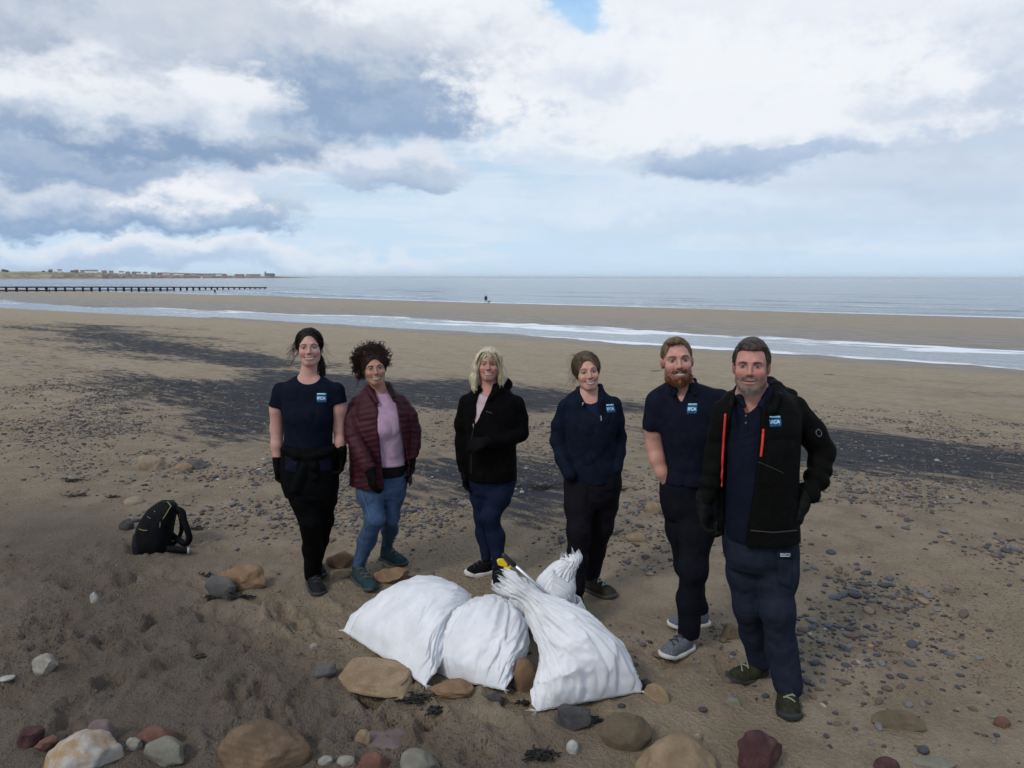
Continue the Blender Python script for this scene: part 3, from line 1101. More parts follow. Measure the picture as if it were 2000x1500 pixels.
def f_stack(sec, exp=2.2):
    """body of elliptic sections: rows of (z, cx, cy, rx, ry)"""
    sec = np.array(sorted(sec), float)
    zs = np.linspace(sec[0, 0], sec[-1, 0], 160)
    ip = [np.interp(zs, sec[:, 0], sec[:, i]) for i in range(1, 5)]
    kk = np.hanning(25)
    kk /= kk.sum()
    ip = [np.convolve(np.pad(a, 12, mode='reflect', reflect_type='odd'), kk, 'valid') for a in ip]
    z0, z1 = sec[0, 0], sec[-1, 0]

    def f(P):
        cx, cy, rx, ry = (np.interp(P[:, 2], zs, a) for a in ip)
        x, y = (P[:, 0] - cx), (P[:, 1] - cy)
        ax, ay = np.abs(x) / rx, np.abs(y) / ry
        q = (ax ** exp + ay ** exp + 1e-9) ** (1 / exp)
        g = np.sqrt((ax ** (exp - 1) / rx) ** 2 + (ay ** (exp - 1) / ry) ** 2) * (q + 1e-9) ** (1 - exp) + 1e-6
        d = (q - 1) / g
        d = np.where(q < 0.2, -np.minimum(rx, ry) * 0.8, d)
        return np.maximum(d, np.maximum(P[:, 2] - z1, z0 - P[:, 2]))
    f.center = lambda z: (float(np.interp(z, zs, ip[0])), float(np.interp(z, zs, ip[1])), float(np.interp(z, zs, ip[2])), float(np.interp(z, zs, ip[3])))
    return f


def mesh_sdf(f, lo, hi, h):
    lo, hi = np.asarray(lo, float), np.asarray(hi, float)
    B = 6
    nb = np.ceil((hi - lo) / (h * B)).astype(int)
    n = nb * B + 1
    # coarse pass
    ax = [lo[i] + h * B * (np.arange(nb[i]) + 0.5) for i in range(3)]
    C = np.stack(np.meshgrid(*ax, indexing='ij'), -1).reshape(-1, 3)
    dc = f(C)
    Vv = np.repeat(np.repeat(np.repeat(np.sign(dc.reshape(nb)), B, 0), B, 1), B, 2)
    G = np.ones(n, np.float32)
    G[:-1, :-1, :-1] = Vv
    act = np.argwhere((np.abs(dc) < h * B * 1.25).reshape(nb))
    if len(act) == 0:
        return np.zeros((0, 3)), np.zeros((0, 4), int)
    off = np.stack(np.meshgrid(*[np.arange(B + 1)] * 3, indexing='ij'), -1).reshape(-1, 3)
    for s in range(0, len(act), 3000):
        idx = (act[s:s + 3000, None, :] * B + off[None]).reshape(-1, 3)
        lidx = np.ravel_multi_index(idx.T, n)
        lidx, _ = np.unique(lidx, return_index=True)
        ii = np.stack(np.unravel_index(lidx, n), 1)
        G.ravel()[lidx] = f(lo + ii * h)
    G[0], G[-1] = 1, 1
    G[:, 0], G[:, -1] = 1, 1
    G[:, :, 0], G[:, :, -1] = 1, 1
    S = G < 0
    m = np.zeros(n - 1, np.uint8)
    for a in (0, 1):
        for b in (0, 1):
            for c in (0, 1):
                m += S[a:n[0] - 1 + a, b:n[1] - 1 + b, c:n[2] - 1 + c]
    cells = np.argwhere((m > 0) & (m < 8))
    vid = -np.ones(n - 1, np.int64)
    vid[tuple(cells.T)] = np.arange(len(cells))
    acc = np.zeros((len(cells), 3))
    cnt = np.zeros(len(cells))
    corners = [(a, b, c) for a in (0, 1) for b in (0, 1) for c in (0, 1)]
    val = {k: G[cells[:, 0] + k[0], cells[:, 1] + k[1], cells[:, 2] + k[2]].astype(float) for k in corners}
    for p in corners:
        for axi in range(3):
            if p[axi]:
                continue
            q = list(p)
            q[axi] = 1
            q = tuple(q)
            a, b = val[p], val[q]
            c = (a < 0) != (b < 0)
            tt = np.where(c, a / np.where(c, a - b, 1), 0)
            pt = np.tile(np.array(p, float), (len(cells), 1))
            pt[:, axi] = tt
            acc[c] += pt[c]
            cnt[c] += 1
    verts = lo + h * (cells + acc / cnt[:, None])
    faces = []
    for axi in range(3):
        u, v = [(1, 2), (2, 0), (0, 1)][axi]
        sl0 = [slice(1, n[i] - 1) for i in range(3)]
        sl1 = [slice(1, n[i] - 1) for i in range(3)]
        sl0[axi] = slice(0, n[axi] - 1)
        sl1[axi] = slice(1, n[axi])
        A, Bb = S[tuple(sl0)], S[tuple(sl1)]
        e = np.argwhere(A != Bb)
        if len(e) == 0:
            continue
        o = np.ones(3, int)
        o[axi] = 0
        g = e + o
        flip = A[tuple(e.T)]
        du, dv = np.zeros(3, int), np.zeros(3, int)
        du[u], dv[v] = 1, 1
        q = [vid[tuple((g - du - dv).T)], vid[tuple((g - dv).T)], vid[tuple(g.T)], vid[tuple((g - du).T)]]
        q = np.stack(q, 1)
        q[~flip] = q[~flip][:, ::-1]
        faces.append(q)
    F = np.concatenate(faces)
    F = F[(F >= 0).all(1)]
    return verts, F


def refine(v, F, sel, f):
    """split the selected quads in four and settle the new points on the surface"""
    Q = F[sel]
    E = np.stack([Q, np.roll(Q, -1, 1)], -1)
    E = np.sort(E, -1).reshape(-1, 2)
    key = E[:, 0] * (len(v) + 1) + E[:, 1]
    uq, idx, inv = np.unique(key, return_index=True, return_inverse=True)
    mid = 0.5 * (v[E[idx, 0]] + v[E[idx, 1]])
    cen = v[Q].mean(1)
    new = np.concatenate([mid, cen])
    e = 0.0008
    d = f(new)
    g = np.stack([f(new + np.eye(3)[k] * e) - d for k in range(3)], 1)
    g /= np.linalg.norm(g, axis=1)[:, None] + 1e-9
    new = new - g * np.clip(d, -0.003, 0.003)[:, None]
    m = inv.reshape(-1, 4) + len(v)
    c = np.arange(len(Q)) + len(v) + len(uq)
    sub = [np.stack([Q[:, k], m[:, k], c, m[:, (k + 3) % 4]], 1) for k in range(4)]
    return np.concatenate([v, new]), np.concatenate([F[~sel]] + sub)


def sdf_obj(name, f, lo, hi, h, material, parent, relax=1, fine=None):
    v, F = mesh_sdf(f, lo, hi, h * (1.2 if name == 'body' else 1.35))
    if relax and len(v):
        # light smoothing removes the lattice look
        E = np.concatenate([F[:, [0, 1]], F[:, [1, 2]], F[:, [2, 3]], F[:, [3, 0]]])
        n = len(v)
        ia, ib = np.r_[E[:, 0], E[:, 1]], np.r_[E[:, 1], E[:, 0]]
        c = np.maximum(np.bincount(ia, minlength=n), 1)
        for _ in range(relax):
            s = np.stack([np.bincount(ia, v[ib, k], n) for k in range(3)], 1)
            v = v * 0.5 + 0.5 * s / c[:, None]
    if fine is not None:
        sel = fine(v[F].mean(1))
        v, F = refine(v, F, sel, f)
        sel = fine(v[F].mean(1), True)
        v, F = refine(v, F, sel, f)
    o = link(name, v, F, material, parent, True, parent.location)
    return o, v


def rot_xyz(rx, ry, rz):
    return np.array(Matrix.Rotation(rz, 3, 'Z') @ Matrix.Rotation(ry, 3, 'Y') @ Matrix.Rotation(rx, 3, 'X'))
# ------------------------------------------------------------------ rocks
def ico(sub):
    bm = bmesh.new()
    bmesh.ops.create_icosphere(bm, subdivisions=sub, radius=1.0)
    v = np.array([q.co[:] for q in bm.verts])
    f = np.array([[w.index for w in q.verts] for q in bm.faces])
    bm.free()
    return v, f


ICO = {k: ico(k) for k in (1, 2, 4, 5)}


def rock_mat(name, c0, c1, strata=0.0, speck=0.3, rough=0.85):
    if name in MATS:
        return MATS[name]
    m = bpy.data.materials.new(name)
    m.use_nodes = True
    t = NT(m.node_tree)
    b = t.n['Principled BSDF']
    tcn = t.node('ShaderNodeTexCoord')
    v = tcn.outputs['Object']
    n1 = t.noise(v, 9.0, 5.0, 0.6, 0.4)
    n2 = t.noise(v, 90.0, 3.0, 0.7)
    c = t.mix(t.ss(n1, 0.35, 0.65), c0, c1)
    if strata:
        x, y, z = t.sep(v)
        w = t.node('ShaderNodeTexWave', wave_type='BANDS', bands_direction='Z')
        w.inputs['Scale'].default_value = 14.0
        w.inputs['Distortion'].default_value = 3.0
        w.inputs['Detail'].default_value = 3.0
        t.l.new(v, w.inputs[0])
        c = t.mix(t.m('MULTIPLY', w.outputs[1], strata), c, tuple(q * 0.55 for q in c0))
    c = t.mix(t.ss(n2, 0.35, 0.7, 0, speck), c, tuple(q * 0.5 for q in c0))
    t.put(b.inputs['Base Color'], c)
    b.inputs['Roughness'].default_value = rough
    b.inputs['Specular IOR Level'].default_value = 0.25
    bn = t.node('ShaderNodeBump')
    bn.inputs['Strength'].default_value = 0.5
    bn.inputs['Distance'].default_value = 0.006
    t.l.new(t.m('ADD', t.m('MULTIPLY', n2, 0.5), n1), bn.inputs['Height'])
    t.l.new(bn.outputs[0], b.inputs['Normal'])
    MATS[name] = m
    return m


RC = {
    'brown': rock_mat('brown_sandstone', (0.120, 0.080, 0.050), (0.180, 0.122, 0.078), 0.25),
    'ochre': rock_mat('ochre_white_stone', (0.30, 0.20, 0.105), (0.42, 0.40, 0.38), 0.0, 0.15),
    'green': rock_mat('grey_green_stone', (0.15, 0.145, 0.115), (0.21, 0.20, 0.16), 0.0, 0.2),
    'red': rock_mat('red_brown_stone', (0.125, 0.060, 0.045), (0.165, 0.085, 0.062)),
    'maroon': rock_mat('maroon_stone', (0.060, 0.026, 0.028), (0.105, 0.050, 0.050), 0.0, 0.5),
    'pink': rock_mat('pinkish_grey_stone', (0.125, 0.098, 0.095), (0.17, 0.13, 0.12), 0.0, 0.2),
    'pale': rock_mat('pale_grey_stone', (0.22, 0.20, 0.165), (0.33, 0.31, 0.27), 0.25, 0.2),
    'orange': rock_mat('orange_sandstone', (0.185, 0.110, 0.062), (0.245, 0.160, 0.098), 0.0, 0.25),
    'slab': rock_mat('yellow_sandstone', (0.235, 0.160, 0.092), (0.32, 0.235, 0.150), 0.15, 0.35),
    'grey': rock_mat('grey_stone', (0.085, 0.082, 0.082), (0.125, 0.120, 0.115), 0.0, 0.3),
    'dark': rock_mat('dark_grey_stone', (0.042, 0.042, 0.044), (0.080, 0.076, 0.072), 0.0, 0.4),
    'tan': rock_mat('tan_stone', (0.205, 0.145, 0.088), (0.27, 0.20, 0.13), 0.0, 0.2),
    'white': rock_mat('white_stone', (0.30, 0.29, 0.27), (0.42, 0.42, 0.40), 0.0, 0.2),
    'olive': rock_mat('olive_brown_stone', (0.105, 0.080, 0.052), (0.145, 0.112, 0.074), 0.0, 0.25),
    'bury': rock_mat('sandy_buried_stone', (0.235, 0.185, 0.130), (0.29, 0.23, 0.165), 0.0, 0.25),
}


def rock(l, r, top, bot, kind, label, seed, deep=0.75, ang=0.0, lump=0.20, angular=0.0, bury=0.35, name='rock', tiltx=0.0, cat='rock', boxy=0.0):
    """one stone; l..r and top..bot are where its sides, crest and foot show in the photograph"""
    mx = 0.5 * (l + r)
    g0 = at_z(mx, bot, 0.0)
    w = (r - l) / FPX * g0[1] * 1.04
    dep = w * deep
    Yc = g0[1] + dep * 0.42
    x = at_depth(mx, 0.5 * (top + bot), Yc)[0]
    gzv = gz1(x, Yc)
    ht = max(0.012, at_depth(mx, top, Yc + dep * 0.05)[2] - gzv)
    v, f = ICO[5] if w > 0.22 else ICO[4] if w > 0.045 else ICO[2]
    P = v.copy()
    if boxy:
        P = np.sign(P) * np.abs(P) ** boxy
    angular = angular if boxy else max(angular, 0.16)
    if angular:
        rs = np.random.RandomState(seed)
        for _ in range(14):
            nrm = rs.randn(3)
            nrm /= np.linalg.norm(nrm)
            d = P @ nrm - (1 - angular * rs.uniform(0.3, 1.0))
            P = P - np.outer(np.maximum(d, 0) * 0.94, nrm)
    lump = lump * 1.5 + 0.06
    P = P * (1 + lump * fbm3(v, 1.1, 3, seed * 1.7) + 0.035 * fbm3(v, 6.0, 3, seed * 0.7))[:, None]
    P = P / np.abs(P).max(0)
    hz = ht / (1 - bury)
    P = P * np.array([w / 2, dep / 2, hz / 1.0 * 0.5 * (1 + 0.0)])
    # crest at ht above sand
    P[:, 2] += ht - P[:, 2].max()
    if tiltx:
        P[:, 2] += P[:, 0] * tiltx
    c, s = math.cos(ang), math.sin(ang)
    P = np.stack([P[:, 0] * c - P[:, 1] * s * 1.0, P[:, 0] * s + P[:, 1] * c, P[:, 2]], 1)
    P[:, 0] *= (w / 2) / np.abs(P[:, 0]).max()
    o = link(name, P, f, RC[kind], None, True)
    o.location = (x, Yc, gzv)
    tag(o, label, cat)
    return o


ROCKS = [
    (407, 620, 1414, 1520, 'brown', 'big rounded brown boulder with dark layers at the bottom edge', 1, 0.7, 0.0, 0.14, 0.22, 0.4),
    (75, 238, 1434, 1530, 'ochre', 'large white and ochre rounded boulder in the bottom corner', 2, 0.8, 0.3, 0.22, 0.0, 0.35),
    (277, 371, 1440, 1496, 'green', 'pale green-grey stone between the two largest boulders', 3, 0.6, -0.25, 0.15, 0.35, 0.3),
    (262, 350, 1418, 1456, 'red', 'long reddish flat stone half sunk behind the pale green one', 4, 0.6, -0.2, 0.15, 0.0, 0.6),
    (37, 92, 1420, 1463, 'maroon', 'dark maroon stone behind the white and ochre boulder', 5, 0.7, 0.2, 0.2, 0.5, 0.3),
    (68, 114, 1441, 1476, 'red', 'rust red angular stone touching the maroon one', 6, 0.7, 0.1, 0.2, 0.5, 0.3),
    (168, 228, 1406, 1456, 'pink', 'rounded pinkish stone behind the white and ochre boulder', 7, 0.8, 0.0, 0.2, 0.0, 0.45),
    (240, 276, 1440, 1470, 'pale', 'small rough pale stone with weed on it', 8, 0.8, 0.3, 0.4, 0.3, 0.3),
    (60, 127, 1279, 1324, 'pale', 'pale grey wedge-shaped stone alone on the dark sand', 9, 0.6, 0.0, 0.2, 0.55, 0.25),
    (424, 531, 1102, 1153, 'orange', 'smooth brown-orange rock lying between backpack and woman', 10, 0.5, -0.15, 0.12, 0.25, 0.3),
    (397, 467, 1124, 1161, 'grey', 'grey elongated stone leaning on the smooth orange rock', 11, 0.4, -0.25, 0.12, 0.2, 0.3),
    (176, 191, 1156, 1171, 'white', 'small white stone on the trodden dark sand', 12, 0.8, 0.2, 0.2, 0.0, 0.3),
    (0, 29, 1326, 1340, 'white', 'flat bluish white stone at the picture edge', 13, 0.8, 0.0, 0.1, 0.0, 0.4),
    (659, 816, 1312, 1368, 'slab', 'yellow sandstone slab with flat top under the tilted sack', 14, 0.85, -0.20, -0.02, 0.10, 0.12, 'rock', -0.03, 'rock', 0.24),
    (838, 936, 1329, 1373, 'orange', 'smooth orange stone in front of the middle sack', 15, 0.6, 0.12, 0.12, 0.2, 0.3),
    (992, 1060, 1284, 1360, 'orange', 'shadowed orange block wedged between two sacks', 16, 0.8, 0.3, 0.1, 0.3, 0.2, 'rock', 0.0, 'rock', 0.5),
    (1080, 1166, 1378, 1428, 'dark', 'dark grey rough stone under the corner of the front sack', 17, 0.6, -0.15, 0.2, 0.4, 0.35),
    (1168, 1277, 1391, 1466, 'olive', 'oval olive-brown cobble in front of the sacks', 18, 0.75, -0.15, 0.06, 0.0, 0.3),
    (686, 818, 1440, 1476, 'pink', 'broad flat pinkish rock sunk into the sand', 19, 1.0, 0.0, 0.1, 0.0, 0.7),
    (772, 862, 1462, 1530, 'green', 'grey-green rounded rock cut by the bottom edge', 20, 0.8, 0.1, 0.15, 0.3, 0.35),
    (694, 762, 1470, 1520, 'red', 'reddish rounded rock beside the grey-green one at the edge', 21, 0.8, 0.0, 0.15, 0.0, 0.4),
    (620, 652, 1476, 1498, 'pale', 'small pale stone next to the big brown boulder', 22, 0.8, 0.0, 0.15, 0.0, 0.35),
    (655, 695, 1477, 1500, 'pale', 'whitish oval stone second from the big brown boulder', 23, 0.8, 0.0, 0.15, 0.0, 0.35),
    (1429, 1533, 1421, 1520, 'maroon', 'rough purple-maroon rock below the hiking shoes', 24, 0.8, 0.3, 0.25, 0.45, 0.25),
    (1236, 1412, 1438, 1540, 'tan', 'wide tan rock mostly buried at the bottom edge', 25, 0.6, 0.1, 0.12, 0.0, 0.5),
    (1702, 1810, 1388, 1428, 'olive', 'long flat brown stone lying on the pebbly sand', 26, 0.35, -0.18, 0.12, 0.35, 0.4),
    (1405, 1458, 1217, 1251, 'olive', 'brown wedge of rock just behind the slate blue trousers', 27, 0.7, 0.2, 0.15, 0.45, 0.3),
    (634, 694, 1076, 1113, 'orange', 'orange-brown rock between the two women on the seaward side', 28, 0.7, -0.2, 0.2, 0.3, 0.35),
    (643, 690, 1112, 1131, 'tan', 'low tan stone sunk beside the teal shoe', 29, 0.7, -0.1, 0.15, 0.2, 0.5),
    (724, 803, 1108, 1145, 'orange', 'rough brown rock under the toe of the teal shoe', 30, 0.6, -0.1, 0.2, 0.4, 0.35),
    (263, 330, 888, 917, 'bury', 'sand-covered rock farther up the beach above the backpack', 31, 0.6, -0.1, 0.2, 0.4, 0.5),
    (358, 404, 895, 914, 'grey', 'smooth grey rock next to the sand-covered one', 32, 0.7, 0.0, 0.1, 0.0, 0.4),
    (336, 380, 903, 918, 'tan', 'low tan stone between the two upper rocks', 33, 0.7, 0.0, 0.2, 0.2, 0.5),
    (240, 282, 970, 984, 'bury', 'flat sand-coloured rock just above the backpack', 34, 0.8, 0.0, 0.1, 0.0, 0.6),
    (1221, 1268, 1040, 1056, 'tan', 'flat tan rock between the fleece and polo shirt wearers', 35, 0.6, 0.0, 0.15, 0.2, 0.5),
    (1258, 1295, 982, 998, 'tan', 'pale tan stone at the edge of the coal patch', 36, 0.7, 0.0, 0.15, 0.2, 0.5),
    (608, 660, 1298, 1328, 'grey', 'dark flat stone beside the yellow slab', 37, 0.6, 0.2, 0.12, 0.3, 0.35),
    (690, 730, 1425, 1452, 'tan', 'small yellowish stone lying on the broad pinkish rock', 38, 0.6, -0.3, 0.12, 0.35, 0.1),
    (1255, 1312, 1336, 1372, 'tan', 'sloping tan stone beside the corner of the front sack', 39, 0.5, -0.5, 0.1, 0.2, 0.6),
    (1415, 1447, 1362, 1382, 'green', 'grey-green pointed stone between the hiking shoes and trainers', 40, 0.5, -0.2, 0.1, 0.3, 0.4),
    (1940, 1974, 1400, 1420, 'red', 'brick red rounded stone on the pebbly sand', 41, 0.8, 0.0, 0.12, 0.0, 0.35),
    (1705, 1760, 1478, 1510, 'maroon', 'purple-red stone at the bottom edge among pebbles', 42, 0.6, 0.0, 0.12, 0.2, 0.35),
    (1780, 1870, 1482, 1505, 'green', 'long grey-green stone at the bottom edge among pebbles', 43, 0.4, -0.1, 0.12, 0.2, 0.45),
    (1352, 1372, 1430, 1450, 'bury', 'upright sandy stone near the wide tan rock', 44, 0.8, 0.0, 0.15, 0.2, 0.4),
    (1105, 1132, 1446, 1472, 'white', 'pale round pebble on the sand below the front sack', 45, 0.9, 0.0, 0.06, 0.0, 0.35),
    (1206, 1222, 1374, 1390, 'dark', 'round dark pebble between the front sack and the oval cobble', 46, 0.9, 0.0, 0.06, 0.0, 0.3),
    (604, 622, 1256, 1276, 'pale', 'small bluish white stone near the tilted sack', 47, 0.8, 0.3, 0.12, 0.2, 0.3),
    (232, 262, 1014, 1034, 'dark', 'dark grey stone on the landward side of the backpack', 48, 0.8, 0.3, 0.12, 0.2, 0.35),
    (1248, 1272, 1326, 1340, 'dark', 'shiny dark pebble touching the corner of the front sack', 49, 0.7, 0.0, 0.06, 0.0, 0.3),
    (947, 985, 1352, 1376, 'dark', 'dark stone under the corner of the middle sack', 50, 0.7, 0.0, 0.1, 0.3, 0.4),
]
for q in ROCKS:
    rock(*q)

# ------------------------------------------------------------------ seaweed: tangles of black bladderwrack
M_weed = mat('black_seaweed', (0.008, 0.0075, 0.006), 0.42, 0.3, 120.0, 0.4, 60.0, spec=0.4)


def weed(px, py, wpx, label, seed, n=40, flat=0.35):
    r = np.random.RandomState(seed)
    g = ground_pt(px, py)
    w = wpx / FPX * g[1]
    vf = []
    for k in range(n):
        a = r.uniform(0, 6.28)
        c = V3(r.randn() * w * 0.25, r.randn() * w * 0.13, 0.004)
        d = V3(math.cos(a), math.sin(a) * 0.6, r.uniform(0, 0.4))
        L = w * r.uniform(0.15, 0.5)
        pts = []
        for t_ in np.linspace(0, 1, 6):
            q = c + d * L * t_ + V3(0.012 * math.sin(5 * t_ + k), 0.012 * math.cos(4 * t_ + k), flat * w * 0.25 * math.sin(3.1 * t_) * r.uniform(0.4, 1))
            q[2] = max(q[2], 0.003)
            pts.append(q)
        rad = [0.0022 + 0.0030 * abs(math.sin(3.0 * i + k)) * (1 - i / 7) for i in range(6)]
        vf.append(tube_vf(pts, rad, 5, False))
    V, F = join_vf(*vf)
    o = link('seaweed', V, F, M_weed)
    o.location = g
    tag(o, label, 'seaweed', 'strands of seaweed on the sand')


def V3(*a):
    return np.array(a, float)


weed(1055, 1478, 54, 'thick clump of black seaweed at the bottom below the sacks', 1, 60)
weed(810, 1372, 62, 'black seaweed lying in front of the yellow slab', 2, 46, 0.2)
weed(848, 1396, 36, 'short black seaweed strand between slab and pinkish rock', 3, 26, 0.2)
weed(1160, 1402, 28, 'black seaweed between the dark stone and the oval cobble', 4, 30, 0.3)
weed(410, 1160, 40, 'black seaweed below the grey elongated stone', 5, 40)
weed(466, 1168, 46, 'bead-like black seaweed below the smooth orange rock', 6, 50, 0.15)
weed(402, 1122, 30, 'seaweed wisps behind the grey elongated stone', 7, 20, 0.2)
weed(143, 941, 46, 'dark seaweed scrap high on the open sand', 8, 24, 0.2)
weed(148, 969, 40, 'thin dark seaweed strand below the scrap on the open sand', 9, 18, 0.1)
weed(220, 973, 24, 'small seaweed scrap just above the backpack', 10, 18, 0.2)
weed(380, 1036, 34, 'seaweed caught beside the backpack straps', 11, 30, 0.3)
weed(1280, 727, 20, 'seaweed scrap on the upper sand beyond the fleece wearer', 12, 14, 0.3)
weed(1618, 733, 20, 'dark driftwood-like weed on the sand towards the runnel', 13, 14, 0.2)
weed(1060, 955, 60, 'brown weed mat on the coal patch behind the blonde woman', 14, 50, 0.1)
weed(1210, 958, 50, 'seaweed line behind the fleece wearer', 15, 24, 0.1)
weed(268, 1452, 26, 'dark weed wedged among the corner boulders', 16, 26, 0.4)
weed(390, 1283, 28, 'thin black weed on the trodden sand', 17, 12, 0.1)
weed(1025, 1370, 30, 'weed wisps beside the corner of the middle sack', 18, 16, 0.2)

# ------------------------------------------------------------------ pebbles
rng = np.random.RandomState(21)
BL = [(1760, 1190, 300, 130, 1.0), (1850, 1350, 260, 150, 0.55), (1620, 1130, 130, 70, 0.7), (1900, 1080, 200, 80, 0.7), (1260, 1010, 160, 60, 0.8), (1290, 1120, 80, 70, 0.7), (560, 955, 130, 60, 1.0), (790, 1005, 160, 60, 1.1), (460, 945, 140, 60, 0.8), (250, 830, 190, 60, 0.75), (400, 880, 150, 55, 0.8), (130, 880, 150, 70, 0.4), (1230, 1100, 60, 90, 0.6), (860, 1060, 140, 50, 0.5), (700, 900, 120, 40, 0.7), (1000, 1050, 120, 60, 0.5), (1450, 960, 220, 50, 0.6), (1800, 1000, 220, 50, 0.6), (500, 1020, 160, 40, 0.5), (980, 900, 250, 60, 0.5), (1400, 850, 300, 40, 0.25), (1750, 880, 300, 50, 0.3), (400, 780, 300, 50, 0.3), (800, 780, 300, 40, 0.2)]
N = 250000
X = rng.uniform(-10, 10, N)
Yy = 2.5 + 13.5 * rng.rand(N) ** 0.8
Z0 = base_z(X, Yy)
Pc = (np.stack([X, Yy, Z0], 1) - CAMP) @ _RM
pxx, pyy = 1000 + FPX * Pc[:, 0] / -Pc[:, 2], 750 - FPX * Pc[:, 1] / -Pc[:, 2]
den = np.full(N, 0.045)
for a, b_, sx, sy, w in BL:
    den = np.maximum(den, w * np.exp(-0.5 * (((pxx - a) / sx) ** 2 + ((pyy - b_) / sy) ** 2)))
den *= np.clip(0.55 + 2.2 * fbm(X, Yy, 1.3, 3, 90), 0.05, 1.6)
den[(pxx < 700) & (pyy > 1060)] *= 0.25
den = np.where((pxx > -80) & (pxx < 2080), den, den * 0.25)
keep_ = rng.rand(N) < den * 0.92
X, Yy, pxx, pyy = X[keep_], Yy[keep_], pxx[keep_], pyy[keep_]
n = len(X)
size = np.clip(0.0094 * np.exp(0.50 * rng.randn(n)), 0.004, 0.032) * np.where(pxx > 1500, 1.12, 1.0)
PCOL = [('dark grey', (0.052, 0.053, 0.060)), ('slate blue', (0.085, 0.090, 0.100)), ('grey', (0.150, 0.146, 0.142)), ('brown', (0.105, 0.078, 0.058)), ('reddish', (0.125, 0.080, 0.065)), ('tan', (0.24, 0.175, 0.115)), ('whitish', (0.32, 0.31, 0.28))]
pc = rng.choice(7, n, p=[0.37, 0.15, 0.14, 0.20, 0.05, 0.07, 0.02])
GZv = gz(X, Yy)
# keep clear of shoes, sacks and rocks
occ = [(o.location.x, o.location.y, max(o.dimensions.x, o.dimensions.y) * 0.5) for o in bpy.data.objects if o.name.startswith('rock')]
clear = np.ones(n, bool)
for ox, oy, orad in occ:
    clear &= np.hypot(X - ox, Yy - oy) > orad * 0.9
X, Yy, pxx, pyy, size, pc, GZv = (a[clear] for a in (X, Yy, pxx, pyy, size, pc, GZv))
n = len(X)
appar = size / Yy
inview = (pxx > 5) & (pxx < 1995) & (pyy < 1495)
order = np.argsort(-(appar * inview))
vis = order[:300]
rest = order[300:]


def where_words(x, y):
    if y > 1330 and x > 1560:
        return 'on the sand near the bottom corner beyond the hiking shoes'
    if x > 1560 and y > 1120:
        return 'in the shingle beside the man in the open jacket'
    if x > 1560:
        return 'on the upper shingle beyond the man in the open jacket'
    if x > 1180 and y > 1180:
        return 'on the sand round the trainers and hiking shoes'
    if x > 1180:
        return 'in the shingle behind the two men'
    if x > 840 and y > 1180:
        return 'on the sand in front of the sacks'
    if x > 840:
        return 'in the shingle round the blonde woman'
    if x > 480 and y < 1090:
        return 'in the shingle behind the two women'
    if y < 1000:
        return 'on the open sand above the backpack'
    if y < 1180:
        return 'on the sand round the backpack'
    return 'on the trodden dark sand in the lower corner'


PM = {}
for ci, (nm, c) in enumerate(PCOL):
    pm = mat('pebble_' + nm.replace(' ', '_'), c, 0.6, 0.4, 130.0, 0.3, 50.0, spec=0.35)
    for k in range(5):
        v, f = ICO[2] if False else ICO[1]
        v, f = ICO[2]
        P = v * (1 + 0.22 * fbm3(v, 0.9, 2, k * 3.3 + ci))[:, None]
        me = bpy.data.meshes.new('pebble')
        me.from_pydata([tuple(q) for q in P], [], [tuple(map(int, q)) for q in f])
        me.polygons.foreach_set('use_smooth', np.ones(len(f), bool))
        me.materials.append(pm)
        PM[(ci, k)] = me
big_ = np.median(size[vis])
for i in vis:
    o = bpy.data.objects.new('pebble', PM[(int(pc[i]), int(rng.randint(5)))])
    s = size[i]
    o.scale = (s * rng.uniform(0.95, 1.5), s * rng.uniform(0.7, 1.0), s * rng.uniform(0.4, 0.6))
    o.rotation_euler = (rng.uniform(-0.15, 0.15), rng.uniform(-0.15, 0.15), rng.uniform(0, 3.1))
    o.location = (X[i], Yy[i], GZv[i] + s * 0.22)
    COL.objects.link(o)
    nm, wh = PCOL[pc[i]][0], where_words(pxx[i], pyy[i])
    ar = o.scale[0] / o.scale[1]
    nm = ('large ' if s > big_ else 'small ') + ('long ' if ar > 1.65 else 'rounded ' if ar < 1.25 else '') + nm
    o['label'] = nm + ' pebble ' + wh
    o['category'] = 'pebble'
    o['group'] = nm + ' pebbles ' + wh
# all the smaller ones
v1 = np.array([(x, y, z) for x in (-1, 1) for y in (-1, 1) for z in (-1, 1)]) / 1.5
f1 = np.array([(0, 1, 3), (0, 3, 2), (4, 6, 7), (4, 7, 5), (0, 4, 5), (0, 5, 1), (2, 3, 7), (2, 7, 6), (0, 2, 6), (0, 6, 4), (1, 5, 7), (1, 7, 3)])
rr = np.random.RandomState(3)
nr = len(rest)
S = np.stack([size[rest] * rr.uniform(0.9, 1.6, nr), size[rest] * rr.uniform(0.7, 1.0, nr), size[rest] * rr.uniform(0.35, 0.6, nr)], 1)
A = rr.uniform(0, 3.14, nr)
jit = 1 + 0.5 * (rr.rand(nr, len(v1), 1) - 0.5)
Q = v1[None] * jit * S[:, None, :]
ca, sa = np.cos(A)[:, None], np.sin(A)[:, None]
Q = np.stack([Q[:, :, 0] * ca - Q[:, :, 1] * sa, Q[:, :, 0] * sa + Q[:, :, 1] * ca, Q[:, :, 2]], -1)
Q += np.stack([X[rest], Yy[rest], GZv[rest] + size[rest] * 0.18], 1)[:, None]
Fq = (f1[None] + (np.arange(nr) * len(v1))[:, None, None]).reshape(-1, 3)
pmat = mat('pebble_mix', (0.1, 0.1, 0.1), 0.7, 0, 1, 0.25, 60.0, spec=0.3, attr='tone')
pb = link('pebbles', Q.reshape(-1, 3), Fq, pmat)
tag(pb, 'countless small dark pebbles scattered over the sand', None, None, 'stuff')
